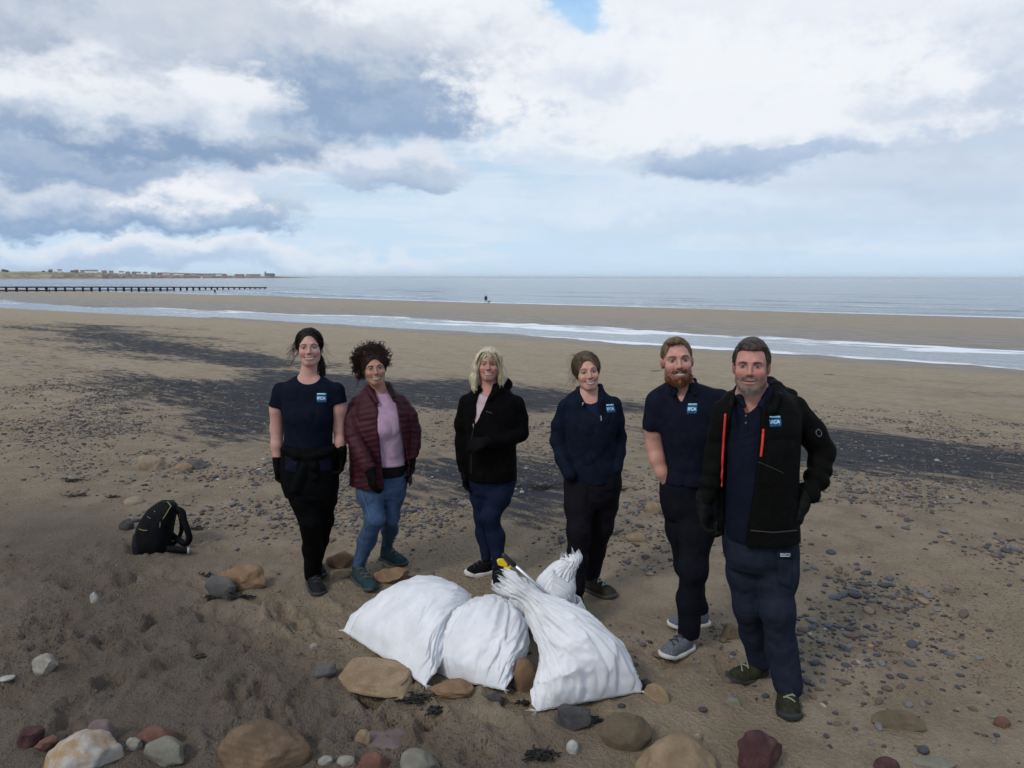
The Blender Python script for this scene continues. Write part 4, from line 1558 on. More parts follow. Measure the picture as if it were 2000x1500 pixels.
cc = np.array([c for _, c in PCOL])[pc[rest]] * rr.uniform(0.7, 1.3, (nr, 1))
setattr_c(pb, 'tone', np.repeat(cc, len(v1), 0))
print('pebbles', n)
# ------------------------------------------------------------------ the white sacks
def catmull(C, n):
    C = np.asarray(C, float)
    m = len(C)
    out = []
    for a in np.linspace(0, m - 1, n):
        i = min(int(a), m - 2)
        t_ = a - i
        p0, p1, p2, p3 = C[max(i - 1, 0)], C[i], C[i + 1], C[min(i + 2, m - 1)]
        out.append(0.5 * (2 * p1 + (p2 - p0) * t_ + (2 * p0 - 5 * p1 + 4 * p2 - p3) * t_ ** 2 + (3 * p1 - p0 - 3 * p2 + p3) * t_ ** 3))
    return np.array(out)


def sack(sections, label, seed, ex=(1.07, 1.03), iters=110, nu=150, nv=96, goal=0.045, press=0.0002, sq=2.4, crease=0.016):
    """woven sack from (centre, side direction, half width, half thickness) rings; the cloth is longer than the shape, so it creases"""
    r = np.random.RandomState(seed)
    row = np.array([np.r_[c, np.asarray(u, float) / np.linalg.norm(u), a, b] for c, u, a, b in sections])
    S = catmull(row, nv)
    cen, U, A, Bh = S[:, :3], S[:, 3:6], np.maximum(S[:, 6], 0.004), np.maximum(S[:, 7], 0.004)
    ax = np.gradient(cen, axis=0)
    ax /= np.linalg.norm(ax, axis=1)[:, None] + 1e-9
    Nn = np.cross(ax, U)
    Nn /= np.linalg.norm(Nn, axis=1)[:, None]
    U = np.cross(Nn, ax)
    th = np.linspace(0, 2 * math.pi, nu, endpoint=False)
    ct, st = np.cos(th), np.sin(th)
    ct, st = np.sign(ct) * np.abs(ct) ** (2 / sq), np.sign(st) * np.abs(st) ** (2 / sq)
    G = cen[:, None] + (A[:, None, None] * ct[None, :, None]) * U[:, None] + (Bh[:, None, None] * st[None, :, None]) * Nn[:, None]
    flat = G.reshape(-1, 3)
    gzz = gz(flat[:, 0], flat[:, 1]).reshape(nv, nu)
    G[..., 2] = np.maximum(G[..., 2], gzz + 0.004)
    # creases: long folds that fan out from the corners and the neck, and crumples across them
    vv_ = np.linspace(0, 1, nv)[:, None] * np.ones((1, nu))
    uu_ = np.ones((nv, 1)) * (th / (2 * math.pi))[None]
    q1 = np.stack([np.cos(2 * math.pi * uu_) * 1.6, np.sin(2 * math.pi * uu_) * 1.6, vv_ * 1.1], -1).reshape(-1, 3)
    q2 = np.stack([np.cos(2 * math.pi * uu_) * 1.2, np.sin(2 * math.pi * uu_) * 1.2, vv_ * 3.2], -1).reshape(-1, 3)
    wob = 0.25 * fbm3(q1, 2.0, 2, seed + 3.0)[:, None]
    c1 = np.abs(fbm3(q1 + wob, 2.1, 3, seed * 1.3)).reshape(nv, nu)
    c2 = np.abs(fbm3(q2 + wob * 2, 1.7, 3, seed * 2.1 + 4)).reshape(nv, nu)
    env = 0.35 + 0.65 * np.abs(2 * vv_ - 1.0)
    dsp = crease * (0.9 - 3.2 * np.sqrt(c1 + 0.002) * 0.62) * env + crease * 0.9 * (0.5 - 2.4 * np.sqrt(c2 + 0.002) * 0.5)
    outw = G - cen[:, None]
    outw /= np.linalg.norm(outw, axis=2, keepdims=True) + 1e-9
    dsp *= np.minimum(1.0, np.minimum(A, Bh) / 0.05)[:, None] * sstep(vv_, 0.0, 0.06)
    G = G + outw * dsp[..., None]
    # ragged mouth
    tail = sstep(vv_, 0.90, 1.0) * 0.03
    G = G + (ax[:, None] * (tail * 2.2 * fbm3(q1 * 2.0, 3.0, 2, seed + 8).reshape(nv, nu))[..., None]) * (Bh[-1] < 0.018)
    G[..., 2] = np.maximum(G[..., 2], gzz + 0.004)
    X0 = G.copy()
    X = G + 0.006 * np.stack([fbm3(G.reshape(-1, 3), 16.0, 2, seed + k).reshape(nv, nu) for k in range(3)], -1)

    def roll(a, dv, du):
        b = np.roll(a, -du, 1)
        if dv:
            b = np.roll(b, -dv, 0)
        return b
    cons = []
    for dv, du, k, e in ((0, 1, 1.0, ex[0]), (1, 0, 1.0, ex[1]), (1, 1, 0.6, (ex[0] + ex[1]) / 2), (1, -1, 0.6, (ex[0] + ex[1]) / 2), (0, 3, 0.25, 1.0 + (ex[0] - 1) * 0.7), (3, 0, 0.25, 1.0 + (ex[1] - 1) * 0.7)):
        L = np.linalg.norm(roll(X0, dv, du) - X0, axis=2) * e
        if dv:
            L[-dv:] = -1
        cons.append((dv, du, k, L))
    for it in range(iters):
        acc = np.zeros_like(X)
        wsum = np.full(X.shape[:2], 1e-6)
        for dv, du, k, L in cons:
            Y = roll(X, dv, du)
            d = Y - X
            ln = np.linalg.norm(d, axis=2) + 1e-9
            c = 0.5 * k * (ln - L) / ln
            c[L < 0] = 0
            corr = d * c[..., None]
            acc += corr
            wsum += k * (L >= 0)
            b = np.roll(corr, du, 1)
            w2 = np.roll(k * (L >= 0), du, 1)
            if dv:
                b = np.roll(b, dv, 0)
                w2 = np.roll(w2, dv, 0)
            acc -= b
            wsum += w2
        X = X + acc / wsum[..., None] * 2.6
        du_ = np.roll(X, -1, 1) - np.roll(X, 1, 1)
        dv_ = np.gradient(X, axis=0)
        nr = np.cross(du_, dv_)
        nr /= np.linalg.norm(nr, axis=2, keepdims=True) + 1e-9
        sgn = np.sign(((X - cen[:, None]) * nr).sum(2, keepdims=True).mean())
        X = X + nr * sgn * press
        X = X + (X0 - X) * goal
        X[0] = X0[0] * 0.7 + X[0] * 0.3
        X[..., 2] = np.maximum(X[..., 2], gzz + 0.004)
    V = X.reshape(-1, 3)
    i = np.arange(nv - 1)[:, None] * nu
    j = np.arange(nu)[None]
    F = np.stack([i + j, i + (j + 1) % nu, i + nu + (j + 1) % nu, i + nu + j], -1).reshape(-1, 4)
    if sgn > 0:
        pass
    else:
        F = F[:, ::-1]
    base = V[V[:, 2].argmin()]
    root = empty('white_sack', (cen[nv // 3][0], cen[nv // 3][1], gz1(cen[nv // 3][0], cen[nv // 3][1])))
    tag(root, label, 'sack', 'white sacks of collected litter')
    bag = link('bag', V, F, M_sack, root, True, root.location)
    # stitched bottom seam
    seam = X[0]
    k = np.argsort(ct)
    pts = [seam[q] for q in np.argsort(-np.cos(th))[::4]]
    pts = [0.5 * (seam[q] + seam[(nu - q) % nu]) + V3(0, 0, 0.002) for q in range(0, nu // 2 + 1, 2)]
    out = pts[len(pts) // 2] - cen[4]
    v, f = tube_vf(pts, [0.0045 + 0.0012 * math.sin(1.9 * q) for q in range(len(pts))], 6)
    sm = link('seam', v, f, M_seam, root, True, root.location)
    # loose threads at the two corners
    for e in (pts[0], pts[-1]):
        vf = []
        d = e - cen[3]
        d /= np.linalg.norm(d)
        for q in range(7):
            dd = d + 0.6 * r.randn(3)
            dd[2] = abs(dd[2]) * 0.2
            vf.append(tube_vf([e, e + dd * 0.012, e + dd * 0.024 + V3(0, 0, -0.004)], [0.0010, 0.0009, 0.0006], 4))
        v, f = join_vf(*vf)
        link('thread_tuft', v, f, M_seam, root, True, root.location)['kind'] = 'stuff'
    return root


m = bpy.data.materials.new('woven_plastic')
m.use_nodes = True
t = NT(m.node_tree)
b = t.n['Principled BSDF']
tcn = t.node('ShaderNodeTexCoord')
v = tcn.outputs['Object']
n1 = t.noise(v, 7.0, 4.0, 0.6)
n2 = t.noise(v, 34.0, 4.0, 0.65)
c = t.mix(t.ss(n1, 0.35, 0.7), (0.78, 0.79, 0.82), (0.68, 0.70, 0.73))
c = t.mix(t.ss(n2, 0.60, 0.74, 0, 0.35), c, (0.46, 0.38, 0.31))
c = t.mix(t.ss(t.noise(v, 4.0, 2.0, 0.5), 0.66, 0.76, 0, 0.22), c, (0.75, 0.45, 0.40))
t.put(b.inputs['Base Color'], c)
b.inputs['Roughness'].default_value = 0.5
b.inputs['Specular IOR Level'].default_value = 0.35
wv1 = t.node('ShaderNodeTexWave', wave_type='BANDS', bands_direction='X')
wv1.inputs['Scale'].default_value = 110.0
wv2 = t.node('ShaderNodeTexWave', wave_type='BANDS', bands_direction='Z')
wv2.inputs['Scale'].default_value = 110.0
t.l.new(v, wv1.inputs[0])
t.l.new(v, wv2.inputs[0])
bn = t.node('ShaderNodeBump')
bn.inputs['Strength'].default_value = 0.35
bn.inputs['Distance'].default_value = 0.003
t.l.new(t.m('ADD', t.m('MULTIPLY', wv1.outputs[1], wv2.outputs[1]), t.m('MULTIPLY', n2, 2.0)), bn.inputs['Height'])
t.l.new(bn.outputs[0], b.inputs['Normal'])
M_sack = m
M_seam = mat('sack_thread', (0.72, 0.72, 0.72), 0.8)

# tilted sack
C1, C2 = at_z(672, 1231, 0.03), at_z(830, 1341, 0.02)
mid = 0.5 * (C1 + C2)
e = (C2 - C1) / np.linalg.norm(C2 - C1)
hw = np.linalg.norm(C2 - C1) / 2
g = np.cross([0, 0, 1.0], e)
up = V3(0, 0, 1)
sack([(mid, e, hw, 0.008), (mid + g * 0.07 + up * 0.070, e, hw * 0.95, 0.060), (mid + g * 0.17 + up * 0.130, e + V3(0, 0, 0.10), hw * 0.85, 0.115), (mid + g * 0.29 + up * 0.165, e + V3(0, 0, 0.14), hw * 0.70, 0.150), (mid + g * 0.39 + up * 0.160, e + V3(0, 0, 0.10), hw * 0.60, 0.145), (mid + g * 0.47 + up * 0.130, e, hw * 0.46, 0.115), (mid + g * 0.53 + up * 0.10, e, hw * 0.28, 0.07), (mid + g * 0.55 + up * 0.10, e, 0.06, 0.03)], 'tilted white sack resting on the yellow slab, its closed mouth turned away', 3, sq=2.9, crease=0.024)
# middle sack
C1, C2 = at_z(862, 1304, 0.03), at_z(970, 1365, 0.02)
mid = 0.5 * (C1 + C2)
e = (C2 - C1) / np.linalg.norm(C2 - C1)
e2 = V3(1, -0.25, 0)
sack([(mid, e, 0.225, 0.008), (mid + V3(0.02, 0.05, 0.07), e * 0.8 + e2 * 0.2, 0.225, 0.065), (mid + V3(0.05, 0.12, 0.12), e * 0.5 + e2 * 0.5, 0.225, 0.11), (mid + V3(0.085, 0.21, 0.155), e2, 0.215, 0.145), (mid + V3(0.10, 0.30, 0.175), e2, 0.18, 0.13), (mid + V3(0.115, 0.38, 0.19), e2, 0.125, 0.095), (mid + V3(0.12, 0.43, 0.19), e2, 0.065, 0.05), (mid + V3(0.12, 0.45, 0.19), e2, 0.03, 0.02)], 'round bulging white sack in the middle of the pile', 5, sq=2.5, crease=0.026)
# front sack with the twisted neck
C1, C2 = at_z(1050, 1394, 0.02), at_z(1250, 1346, 0.03)
mid = 0.5 * (C1 + C2)
e = (C2 - C1) / np.linalg.norm(C2 - C1)
hw = np.linalg.norm(C2 - C1) / 2
sack([(mid, e, hw, 0.008), (at_depth(1146, 1340, mid[1] + 0.04), e, hw * 0.98, 0.075), (at_depth(1136, 1305, mid[1] + 0.09), e + V3(0, 0, 0.15), hw * 0.86, 0.125), (at_depth(1116, 1262, mid[1] + 0.14), V3(0.9, 0.25, 0.40), 0.182, 0.13), (at_depth(1090, 1226, mid[1] + 0.17), V3(0.82, 0.1, 0.55), 0.135, 0.10), (at_depth(1060, 1194, mid[1] + 0.19), V3(0.7, 0.0, 0.7), 0.085, 0.06), (at_depth(1034, 1168, mid[1] + 0.20), V3(0.6, 0, 0.8), 0.045, 0.034), (at_depth(1012, 1152, mid[1] + 0.20), V3(0.55, 0, 0.85), 0.042, 0.030), (at_depth(994, 1142, mid[1] + 0.20), V3(0.5, 0, 0.9), 0.062, 0.024), (at_depth(978, 1133, mid[1] + 0.20), V3(0.4, 0, 0.92), 0.060, 0.014)], 'front white sack with gathered neck leaning over the middle one', 7, (1.10, 1.03), sq=2.3, crease=0.026)
# rear sack
b0 = V3(0.20, 4.02, 0.02)
sack([(b0, (1, 0, 0), 0.22, 0.01), (b0 + V3(0, 0, 0.10), (1, 0, 0), 0.22, 0.11), (b0 + V3(0, 0, 0.20), (1, 0, 0), 0.185, 0.13), (at_depth(1078, 1180, 4.02), (1, 0, 0.1), 0.140, 0.11), (at_depth(1084, 1150, 4.02), (1, 0, 0.3), 0.112, 0.085), (at_depth(1096, 1124, 4.02), (1, 0, 0.5), 0.080, 0.06), (at_depth(1108, 1106, 4.02), (1, 0, 0.6), 0.050, 0.038), (at_depth(1114, 1097, 4.02), (1, 0, 0.5), 0.044, 0.034), (at_depth(1116, 1090, 4.02), (1, 0, 0.3), 0.056, 0.028), (at_depth(1114, 1083, 4.02), (1, 0, 0.2), 0.050, 0.014)], 'rear white sack standing with its bunched mouth up against dark trousers', 9, (1.10, 1.03), sq=2.3, crease=0.018)

# ------------------------------------------------------------------ litter picker
M_alu = mat('brushed_aluminium', (0.55, 0.57, 0.60), 0.35, 0.1, 200.0, metal=0.9)
M_yel = mat('yellow_plastic', (0.72, 0.50, 0.012), 0.4)
M_bpl = mat('black_plastic', (0.014, 0.014, 0.015), 0.45)
pa, pb_ = at_depth(1150, 1232, 3.86), at_depth(986, 1086, 3.78)
ax = (pb_ - pa) / np.linalg.norm(pb_ - pa)
low = pa - ax * (pa[2] - gz1(pa[0], pa[1]) - 0.01) / ax[2]
lp = empty('litter_picker', low)
tag(lp, 'litter picker with yellow and black handle stuck between the sacks', 'litter picker')
sl_ = at_depth(1003, 1102, 3.79)
v, f = tube_vf([low, sl_], [0.009, 0.009], 12)
link('shaft', v, f, M_alu, lp, True, low)
v, f = tube_vf([sl_ - ax * 0.01, sl_ + ax * 0.02, pb_ + ax * 0.01, pb_ + ax * 0.018], [0.013, 0.0145, 0.0145, 0.008], 12)
link('sleeve', v, f, M_bpl, lp, True, low)


def plate(pts, Y, th, material, name, parent, loc):
    a = [at_depth(x, y, Y) for x, y in pts]
    b2 = [q + V3(0, th, 0) for q in a]
    n = len(a)
    F = [tuple(range(n)), tuple(reversed(range(n, 2 * n)))] + [(i, i + n, (i + 1) % n + n, (i + 1) % n) for i in range(n)]
    o = link(name, [tuple(q) for q in a + b2], F, material, parent, False, loc)
    bv = o.modifiers.new('bevel', 'BEVEL')
    bv.width = 0.003
    bv.segments = 2
    return o


plate([(970, 1096), (975, 1093), (984, 1093), (992, 1104), (988, 1108), (979, 1106), (973, 1104)], 3.775, 0.022, M_yel, 'grip', lp, low)
plate([(983, 1110), (990, 1107), (998, 1107), (994, 1119), (988, 1119)], 3.775, 0.022, M_yel, 'trigger', lp, low)
plate([(977, 1105), (992, 1101), (995, 1105), (981, 1111)], 3.785, 0.020, M_bpl, 'hinge', lp, low)
# ------------------------------------------------------------------ heads
class Head:
    """a head in its own frame: x to the person's left (picture right), -y forward, z up, origin at eye level inside the skull"""

    def __init__(self, eye_px, Y, size, yaw=0.0, pitch=0.0, roll=0.0, male=False, jaw=1.0, smile=1.0, skin=(0.50, 0.28, 0.225), brow=(0.05, 0.03, 0.02),
                 lips=(0.38, 0.12, 0.12), teeth=True, wide=1.0, beard=None, ear=1.0, blush=0.5, nose=1.0, browz=0.0):
        self.s = size / 0.113
        eye = at_depth(eye_px[0], eye_px[1], Y)
        face_cam = -math.asin(eye[0] / math.hypot(eye[0], eye[1]))     # everyone looks towards the photographer
        self.M = rot_xyz(R(pitch), R(roll), R(yaw) + face_cam)
        self.o = eye - self.M @ (V3(0, -0.086, 0) * self.s)
        self.p = dict(male=male, jaw=jaw, smile=smile, skin=skin, brow=brow, lips=lips, teeth=teeth, wide=wide, beard=beard, ear=ear, blush=blush, nose=nose, browz=browz)
        self._build()

    def w(self, *q):
        return self.o + self.M @ (V3(*q) * self.s)

    def loc(self, P):
        return (P - self.o) @ self.M / self.s

    def _build(self):
        p = self.p
        self.mw = mw = 1.0 + 0.24 * min(1.0, max(0.0, p['smile'] - 0.4) / 0.7)
        wd, j = p['wide'], p['jaw'] * (1.0 if p['male'] else 0.88)
        sm = p['smile']
        skull = [f_ell((0, 0.016, 0.034), (0.0745 * wd, 0.093, 0.081)), f_ell((0, -0.026, -0.030), (0.0635 * wd, 0.060, 0.078))]
        jaws = [f_ell((0, -0.058, -0.088), (0.034 * j * wd, 0.028, 0.026)), f_cone((-0.043 * j * wd, -0.004, -0.066), (-0.020 * j, -0.066, -0.098), 0.022, 0.017), f_cone((0.043 * j * wd, -0.004, -0.066), (0.020 * j, -0.066, -0.098), 0.022, 0.017)]
        f0 = f_union(skull, 0.03)
        f1 = f_union(jaws, 0.02)
        cheeks = f_union([f_ell((sx * 0.039 * wd, -0.056, -0.030 - 0.002 * sm), (0.021, 0.023 + 0.003 * sm, 0.019)) for sx in (-1, 1)], 0.004)
        bk = 0.0 if p['male'] else 0.0045
        browr = f_chain([(-0.046 * wd, -0.064 + bk, 0.016), (-0.022, -0.081 + bk, 0.019), (0.022, -0.081 + bk, 0.019), (0.046 * wd, -0.064 + bk, 0.016)], [0.008, 0.011, 0.011, 0.008], 0.01)
        ns = p['nose']
        nose = f_union([f_cone((0, -0.083, 0.006), (0, -0.100 * ns - 0.002, -0.032), 0.0075, 0.0105), f_ell((0, -0.1005 * ns - 0.001, -0.035), (0.0105, 0.0105, 0.0085)), f_ell((-0.0125, -0.093, -0.037), (0.0075, 0.009, 0.007)), f_ell((0.0125, -0.093, -0.037), (0.0075, 0.009, 0.007))], 0.006)
        socket = [f_ell((sx * 0.031, -0.098, 0.000), (0.017, 0.016 if p['male'] else 0.0135, 0.0115)) for sx in (-1, 1)]
        balls = [f_ell((sx * 0.031, -0.0725, -0.001), (0.0138, 0.0125, 0.0115)) for sx in (-1, 1)]
        muzzle = f_ell((0, -0.071, -0.066), (0.029, 0.022, 0.026))
        ears = [f_ell((sx * (0.0735 * wd + 0.002), 0.008, -0.012), (0.0070 * p['ear'] + 0.001, 0.0165, 0.029), rot_xyz(0.15, 0.12 * sx, -0.35 * sx)) for sx in (-1, 1)]
        earin = [f_ell((sx * (0.0735 * wd + 0.010), -0.003, -0.010), (0.005, 0.009, 0.016), rot_xyz(0.15, 0.12 * sx, -0.35 * sx)) for sx in (-1, 1)]
        folds = [f_chain([(sx * 0.017, -0.094, -0.034), (sx * 0.027, -0.086, -0.048), (sx * 0.034, -0.078, -0.066)], [0.002, 0.003, 0.002], 0.003) for sx in (-1, 1)]
        self.browr = browr

        def face(L):
            d = smin(f0(L), f1(L), 0.028)
            d = smin(d, cheeks(L), 0.022)
            d = smin(d, browr(L), 0.014)
            d = smin(d, muzzle(L), 0.016)
            for sck in socket:
                d = smax(d, -sck(L), 0.010)
            for bl in balls:
                d = smin(d, bl(L), 0.004)
            d = smin(d, nose(L), 0.009)
            for fo in folds:
                d = smax(d, -(fo(L)), 0.007 if sm > 0.4 else 0.003)
            for e, ei in zip(ears, earin):
                d = smin(d, smax(e(L), -ei(L), 0.003), 0.005)
            # mouth: lips proud, teeth set back
            x, z = L[:, 0] / mw, L[:, 2]
            zc = self.mouth_z(x * mw)
            fr = L[:, 1] < -0.05
            inm = np.exp(-((z - zc + 0.001) / 0.0042) ** 2) * np.exp(-(x / 0.0225) ** 6) * fr
            d = d + 0.0035 * inm
            lipu = np.exp(-((z - zc - 0.0078) / 0.0032) ** 2) * np.exp(-(x / 0.024) ** 4) * fr
            lipl = np.exp(-((z - zc + 0.0100) / 0.0040) ** 2) * np.exp(-(x / 0.021) ** 4) * fr
            d = d - 0.0016 * lipu - 0.0026 * lipl
            return d
        self.face = face

    def mouth_z(self, x):
        return -0.0690 + 7.5 * self.p['smile'] * np.clip(np.abs(x), 0, 0.036) ** 2

    def sdf(self, P):
        return self.face(self.loc(P)) * self.s

    def color(self, P):
        p = self.p
        L = self.loc(P)
        x, y, z = L.T
        ax = np.abs(x)
        front = sstep(-y, 0.03, 0.06)
        n = fbm3(L, 90.0, 2)
        c = np.tile(np.array(p['skin'], float), (len(P), 1))

        def mixc(w, col):
            nonlocal c
            w = np.clip(w, 0, 1)[:, None]
            c = c * (1 - w) + np.array(col) * w

        sk = np.array(p['skin'])
        c *= (1 + 0.16 * n + 0.22 * fbm3(L, 22.0, 2, 7.0))[:, None]
        # blood in cheeks, nose, ears
        red = np.exp(-((ax - 0.038) / 0.018) ** 2 - ((z + 0.034) / 0.018) ** 2) * front + 0.9 * np.exp(-(x / 0.012) ** 2 - ((z + 0.034) / 0.014) ** 2) * front + 0.8 * (ax > 0.073) * (z < 0.03) * (z > -0.06)
        mixc(p['blush'] * red, sk * np.array([0.98, 0.66, 0.66]))
        mixc(0.3 * np.exp(-((z - 0.05) / 0.03) ** 2) * front, sk * np.array([1.05, 0.92, 0.9]))
        # beard or stubble
        if p['beard']:
            bc, amount, grey = p['beard']
            jawline = sstep(-(z - (-0.045 + 0.9 * np.clip(ax - 0.030, 0, 1) + 0.35 * np.clip(-y, -0.1, 0.0))), -0.004, 0.010)
            zc = self.mouth_z(x)
            lip_zone = np.exp(-((z - zc + 0.002) / 0.012) ** 4) * np.exp(-(ax / 0.026) ** 4)
            cheek_free = np.exp(-((ax - 0.034) / 0.014) ** 2 - ((z + 0.052) / 0.013) ** 2)
            bw = sstep(-z, 0.047, 0.060) * sstep(z, -0.150, -0.120) * (y < 0.02)
            side = (ax > 0.052) * sstep(-z, -0.004, 0.02) * (y < 0.004) * (y > -0.05) * (z > -0.13)
            must = np.exp(-((z - zc - 0.0135) / 0.006) ** 2) * (ax < 0.034)
            w = np.clip(np.maximum(np.maximum(bw, side * 0.8), must) - 0.9 * lip_zone - 0.75 * cheek_free * (1 - must), 0, 1) * front_beard(y)
            w = w * (0.75 + 0.9 * fbm3(L, 220.0, 2))
            mixc(amount * w, bc)
            if grey:
                gw = np.exp(-((z + 0.112) / 0.020) ** 2 - ((ax - 0.016) / 0.020) ** 2) * w
                mixc(grey * gw * (0.8 + 1.2 * fbm3(L, 260.0, 2)), (0.42, 0.40, 0.38))
        # lips, gap, teeth
        zc = self.mouth_z(x)
        xm_ = x / self.mw
        fr = front * (y < -0.045)
        lu = np.exp(-((z - zc - 0.0086) / 0.0042) ** 4) * np.exp(-(xm_ / 0.0270) ** 8) * fr
        ll = np.exp(-((z - zc + 0.0108) / 0.0050) ** 4) * np.exp(-(xm_ / 0.0235) ** 8) * fr
        mixc(0.9 * np.maximum(lu, ll), p['lips'])
        if p['teeth']:
            gap = np.exp(-((z - zc + 0.0008) / 0.0074) ** 6) * np.exp(-(xm_ / 0.0275) ** 10) * fr
            mixc(gap, (0.06, 0.02, 0.02))
            th = np.exp(-((z - zc - 0.0002) / 0.0060) ** 8) * np.exp(-(xm_ / 0.0205) ** 8) * fr
            mixc(0.92 * th, (0.52, 0.47, 0.42))
        else:
            gap = np.exp(-((z - zc + 0.0004) / 0.0030) ** 4) * np.exp(-(xm_ / 0.0250) ** 10) * fr
            mixc(gap, (0.07, 0.02, 0.02))
        mixc(0.7 * np.exp(-((ax - 0.0285 * self.mw) / 0.004) ** 2 - ((z - zc) / 0.004) ** 2) * fr, sk * 0.35)  # mouth corners, their shade painted into the skin
        # shade painted along the crease beside a smile
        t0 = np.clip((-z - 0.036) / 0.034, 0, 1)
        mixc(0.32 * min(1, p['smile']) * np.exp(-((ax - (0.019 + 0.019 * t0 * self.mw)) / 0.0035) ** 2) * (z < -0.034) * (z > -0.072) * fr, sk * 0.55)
        # nostrils
        mixc(0.85 * np.exp(-((ax - 0.0075) / 0.0035) ** 2 - ((z + 0.0425) / 0.0028) ** 2) * fr, (0.05, 0.02, 0.02))
        # eyes: narrowed lids, lash line, a glint of white
        ez = -0.001 + 5.0 * np.clip(ax - 0.031, -0.02, 0.02) ** 2 * -1
        u, v = (ax - 0.031) / 0.0140, (z - ez) / 0.0060
        eye = np.exp(-(u ** 4 + v ** 4)) * (y < -0.05)
        mixc(0.95 * eye, (0.30, 0.27, 0.25))
        mixc(np.exp(-(((ax - 0.031) / 0.0062) ** 4 + v ** 4)) * (y < -0.05), (0.016, 0.010, 0.008))
        lash = np.exp(-(((ax - 0.0315) / 0.0165) ** 6)) * np.exp(-((z - ez - 0.0056) / 0.0026) ** 2) * (y < -0.05)
        mixc(0.95 * lash, (0.03, 0.018, 0.015))
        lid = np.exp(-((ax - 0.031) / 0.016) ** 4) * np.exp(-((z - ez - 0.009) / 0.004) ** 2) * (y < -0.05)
        mixc(0.30 * lid, sk * 0.5)  # fold above the eye, its shade painted into the skin
        mixc(0.3 * np.exp(-((ax - 0.031) / 0.015) ** 4) * np.exp(-((z - ez + 0.006) / 0.003) ** 2) * (y < -0.05), sk * 0.6)  # shade under the eye, also painted
        # brows
        bz = 0.0195 + p['browz'] + 0.02 * (ax - 0.018) - 14.0 * np.clip(ax - 0.030, -0.02, 0.03) ** 2 * (1 if not p['male'] else 0.7)
        bw = np.exp(-((z - bz) / (0.0048 if p['male'] else 0.0038)) ** 4) * sstep(ax, 0.011, 0.016) * sstep(-ax, -0.053, -0.044) * (y < -0.04)
        mixc(bw * (0.95 + 0.4 * fbm3(L, 300.0, 2)), p['brow'])
        return np.clip(c, 0.002, 1)


def front_beard(y):
    return sstep(-y, -0.03, 0.0)


# ------------------------------------------------------------------ hair strands
def strands(lines, r0, r1, sides=3, seed=0):
    """many tapering hairs (n lines x k points x 3) as one mesh"""
    lines = np.asarray(lines, float)
    n, k, _ = lines.shape
    d = np.gradient(lines, axis=1)
    d /= np.linalg.norm(d, axis=2, keepdims=True) + 1e-12
    ref = np.array([0.31, 0.87, 0.38])
    u = np.cross(d, ref)
    u /= np.linalg.norm(u, axis=2, keepdims=True) + 1e-12
    w = np.cross(d, u)
    rad = np.linspace(r0, r1, k)[None, :, None]
    V = []
    for a in range(sides):
        an = 2 * math.pi * a / sides
        V.append(lines + rad * (math.cos(an) * u + math.sin(an) * w))
    V = np.stack(V, 2).reshape(-1, 3)
    base = (np.arange(n)[:, None, None] * k + np.arange(k - 1)[None, :, None]) * sides
    a = np.arange(sides)[None, None, :]
    a2 = (a + 1) % sides
    F = np.stack([base + a, base + a2, base + sides + a2, base + sides + a], -1).reshape(-1, 4)
    return V, F


def merge(vf):
    V, F, k = [], [], 0
    for v, f in vf:
        V.append(np.asarray(v, float))
        F.append(np.asarray(f, np.int64) + k)
        k += len(v)
    return np.concatenate(V), np.concatenate(F)


def hair_mat(name, c0, c1, rough=0.45):
    if name in MATS:
        return MATS[name]
    m = bpy.data.materials.new(name)
    m.use_nodes = True
    t = NT(m.node_tree)
    b = t.n['Principled BSDF']
    tcn = t.node('ShaderNodeTexCoord')
    mp = t.node('ShaderNodeMapping')
    t.l.new(tcn.outputs['Object'], mp.inputs[0])
    mp.inputs['Scale'].default_value = (1, 1, 0.10)
    nz = t.noise(mp.outputs[0], 120.0, 2.0, 0.6)
    nz2 = t.noise(mp.outputs[0], 30.0, 3.0, 0.6)
    t.put(b.inputs['Base Color'], t.mix(t.ss(t.m('ADD', t.m('MULTIPLY', nz, 0.6), t.m('MULTIPLY', nz2, 0.4)), 0.35, 0.65), c0, c1))
    b.inputs['Roughness'].default_value = rough
    b.inputs['Specular IOR Level'].default_value = 0.15
    bn = t.node('ShaderNodeBump')
    bn.inputs['Strength'].default_value = 0.35
    bn.inputs['Distance'].default_value = 0.004
    t.l.new(nz, bn.inputs['Height'])
    t.l.new(bn.outputs[0], b.inputs['Normal'])
    MATS[name] = m
    return m


def on_scalp(H, n, seed, keep, lift=0.0):
    """random scalp points (head frame) with normals, keep(L) -> bool"""
    r = np.random.RandomState(seed)
    pts = []
    while sum(len(a) for a in pts) < n:
        q = r.randn(4000, 3)
        q /= np.linalg.norm(q, axis=1)[:, None]
        L = q * np.array([0.0745 * H.p['wide'], 0.093, 0.081]) + [0, 0.016, 0.034]
        L = L[keep(L)]
        pts.append(L)
    L = np.concatenate(pts)[:n]
    N = (L - [0, 0.016, 0.034]) / np.array([0.0745, 0.093, 0.081]) ** 2
    N /= np.linalg.norm(N, axis=1)[:, None]
    return L + N * lift, N


M_skin = None


def skin_material():
    global M_skin
    if M_skin is None:
        M_skin = mat('skin', (0.5, 0.3, 0.24), 0.52, 0.25, 260.0, 0.06, 40.0, sss=0.12, spec=0.35, attr='tone')
    return M_skin


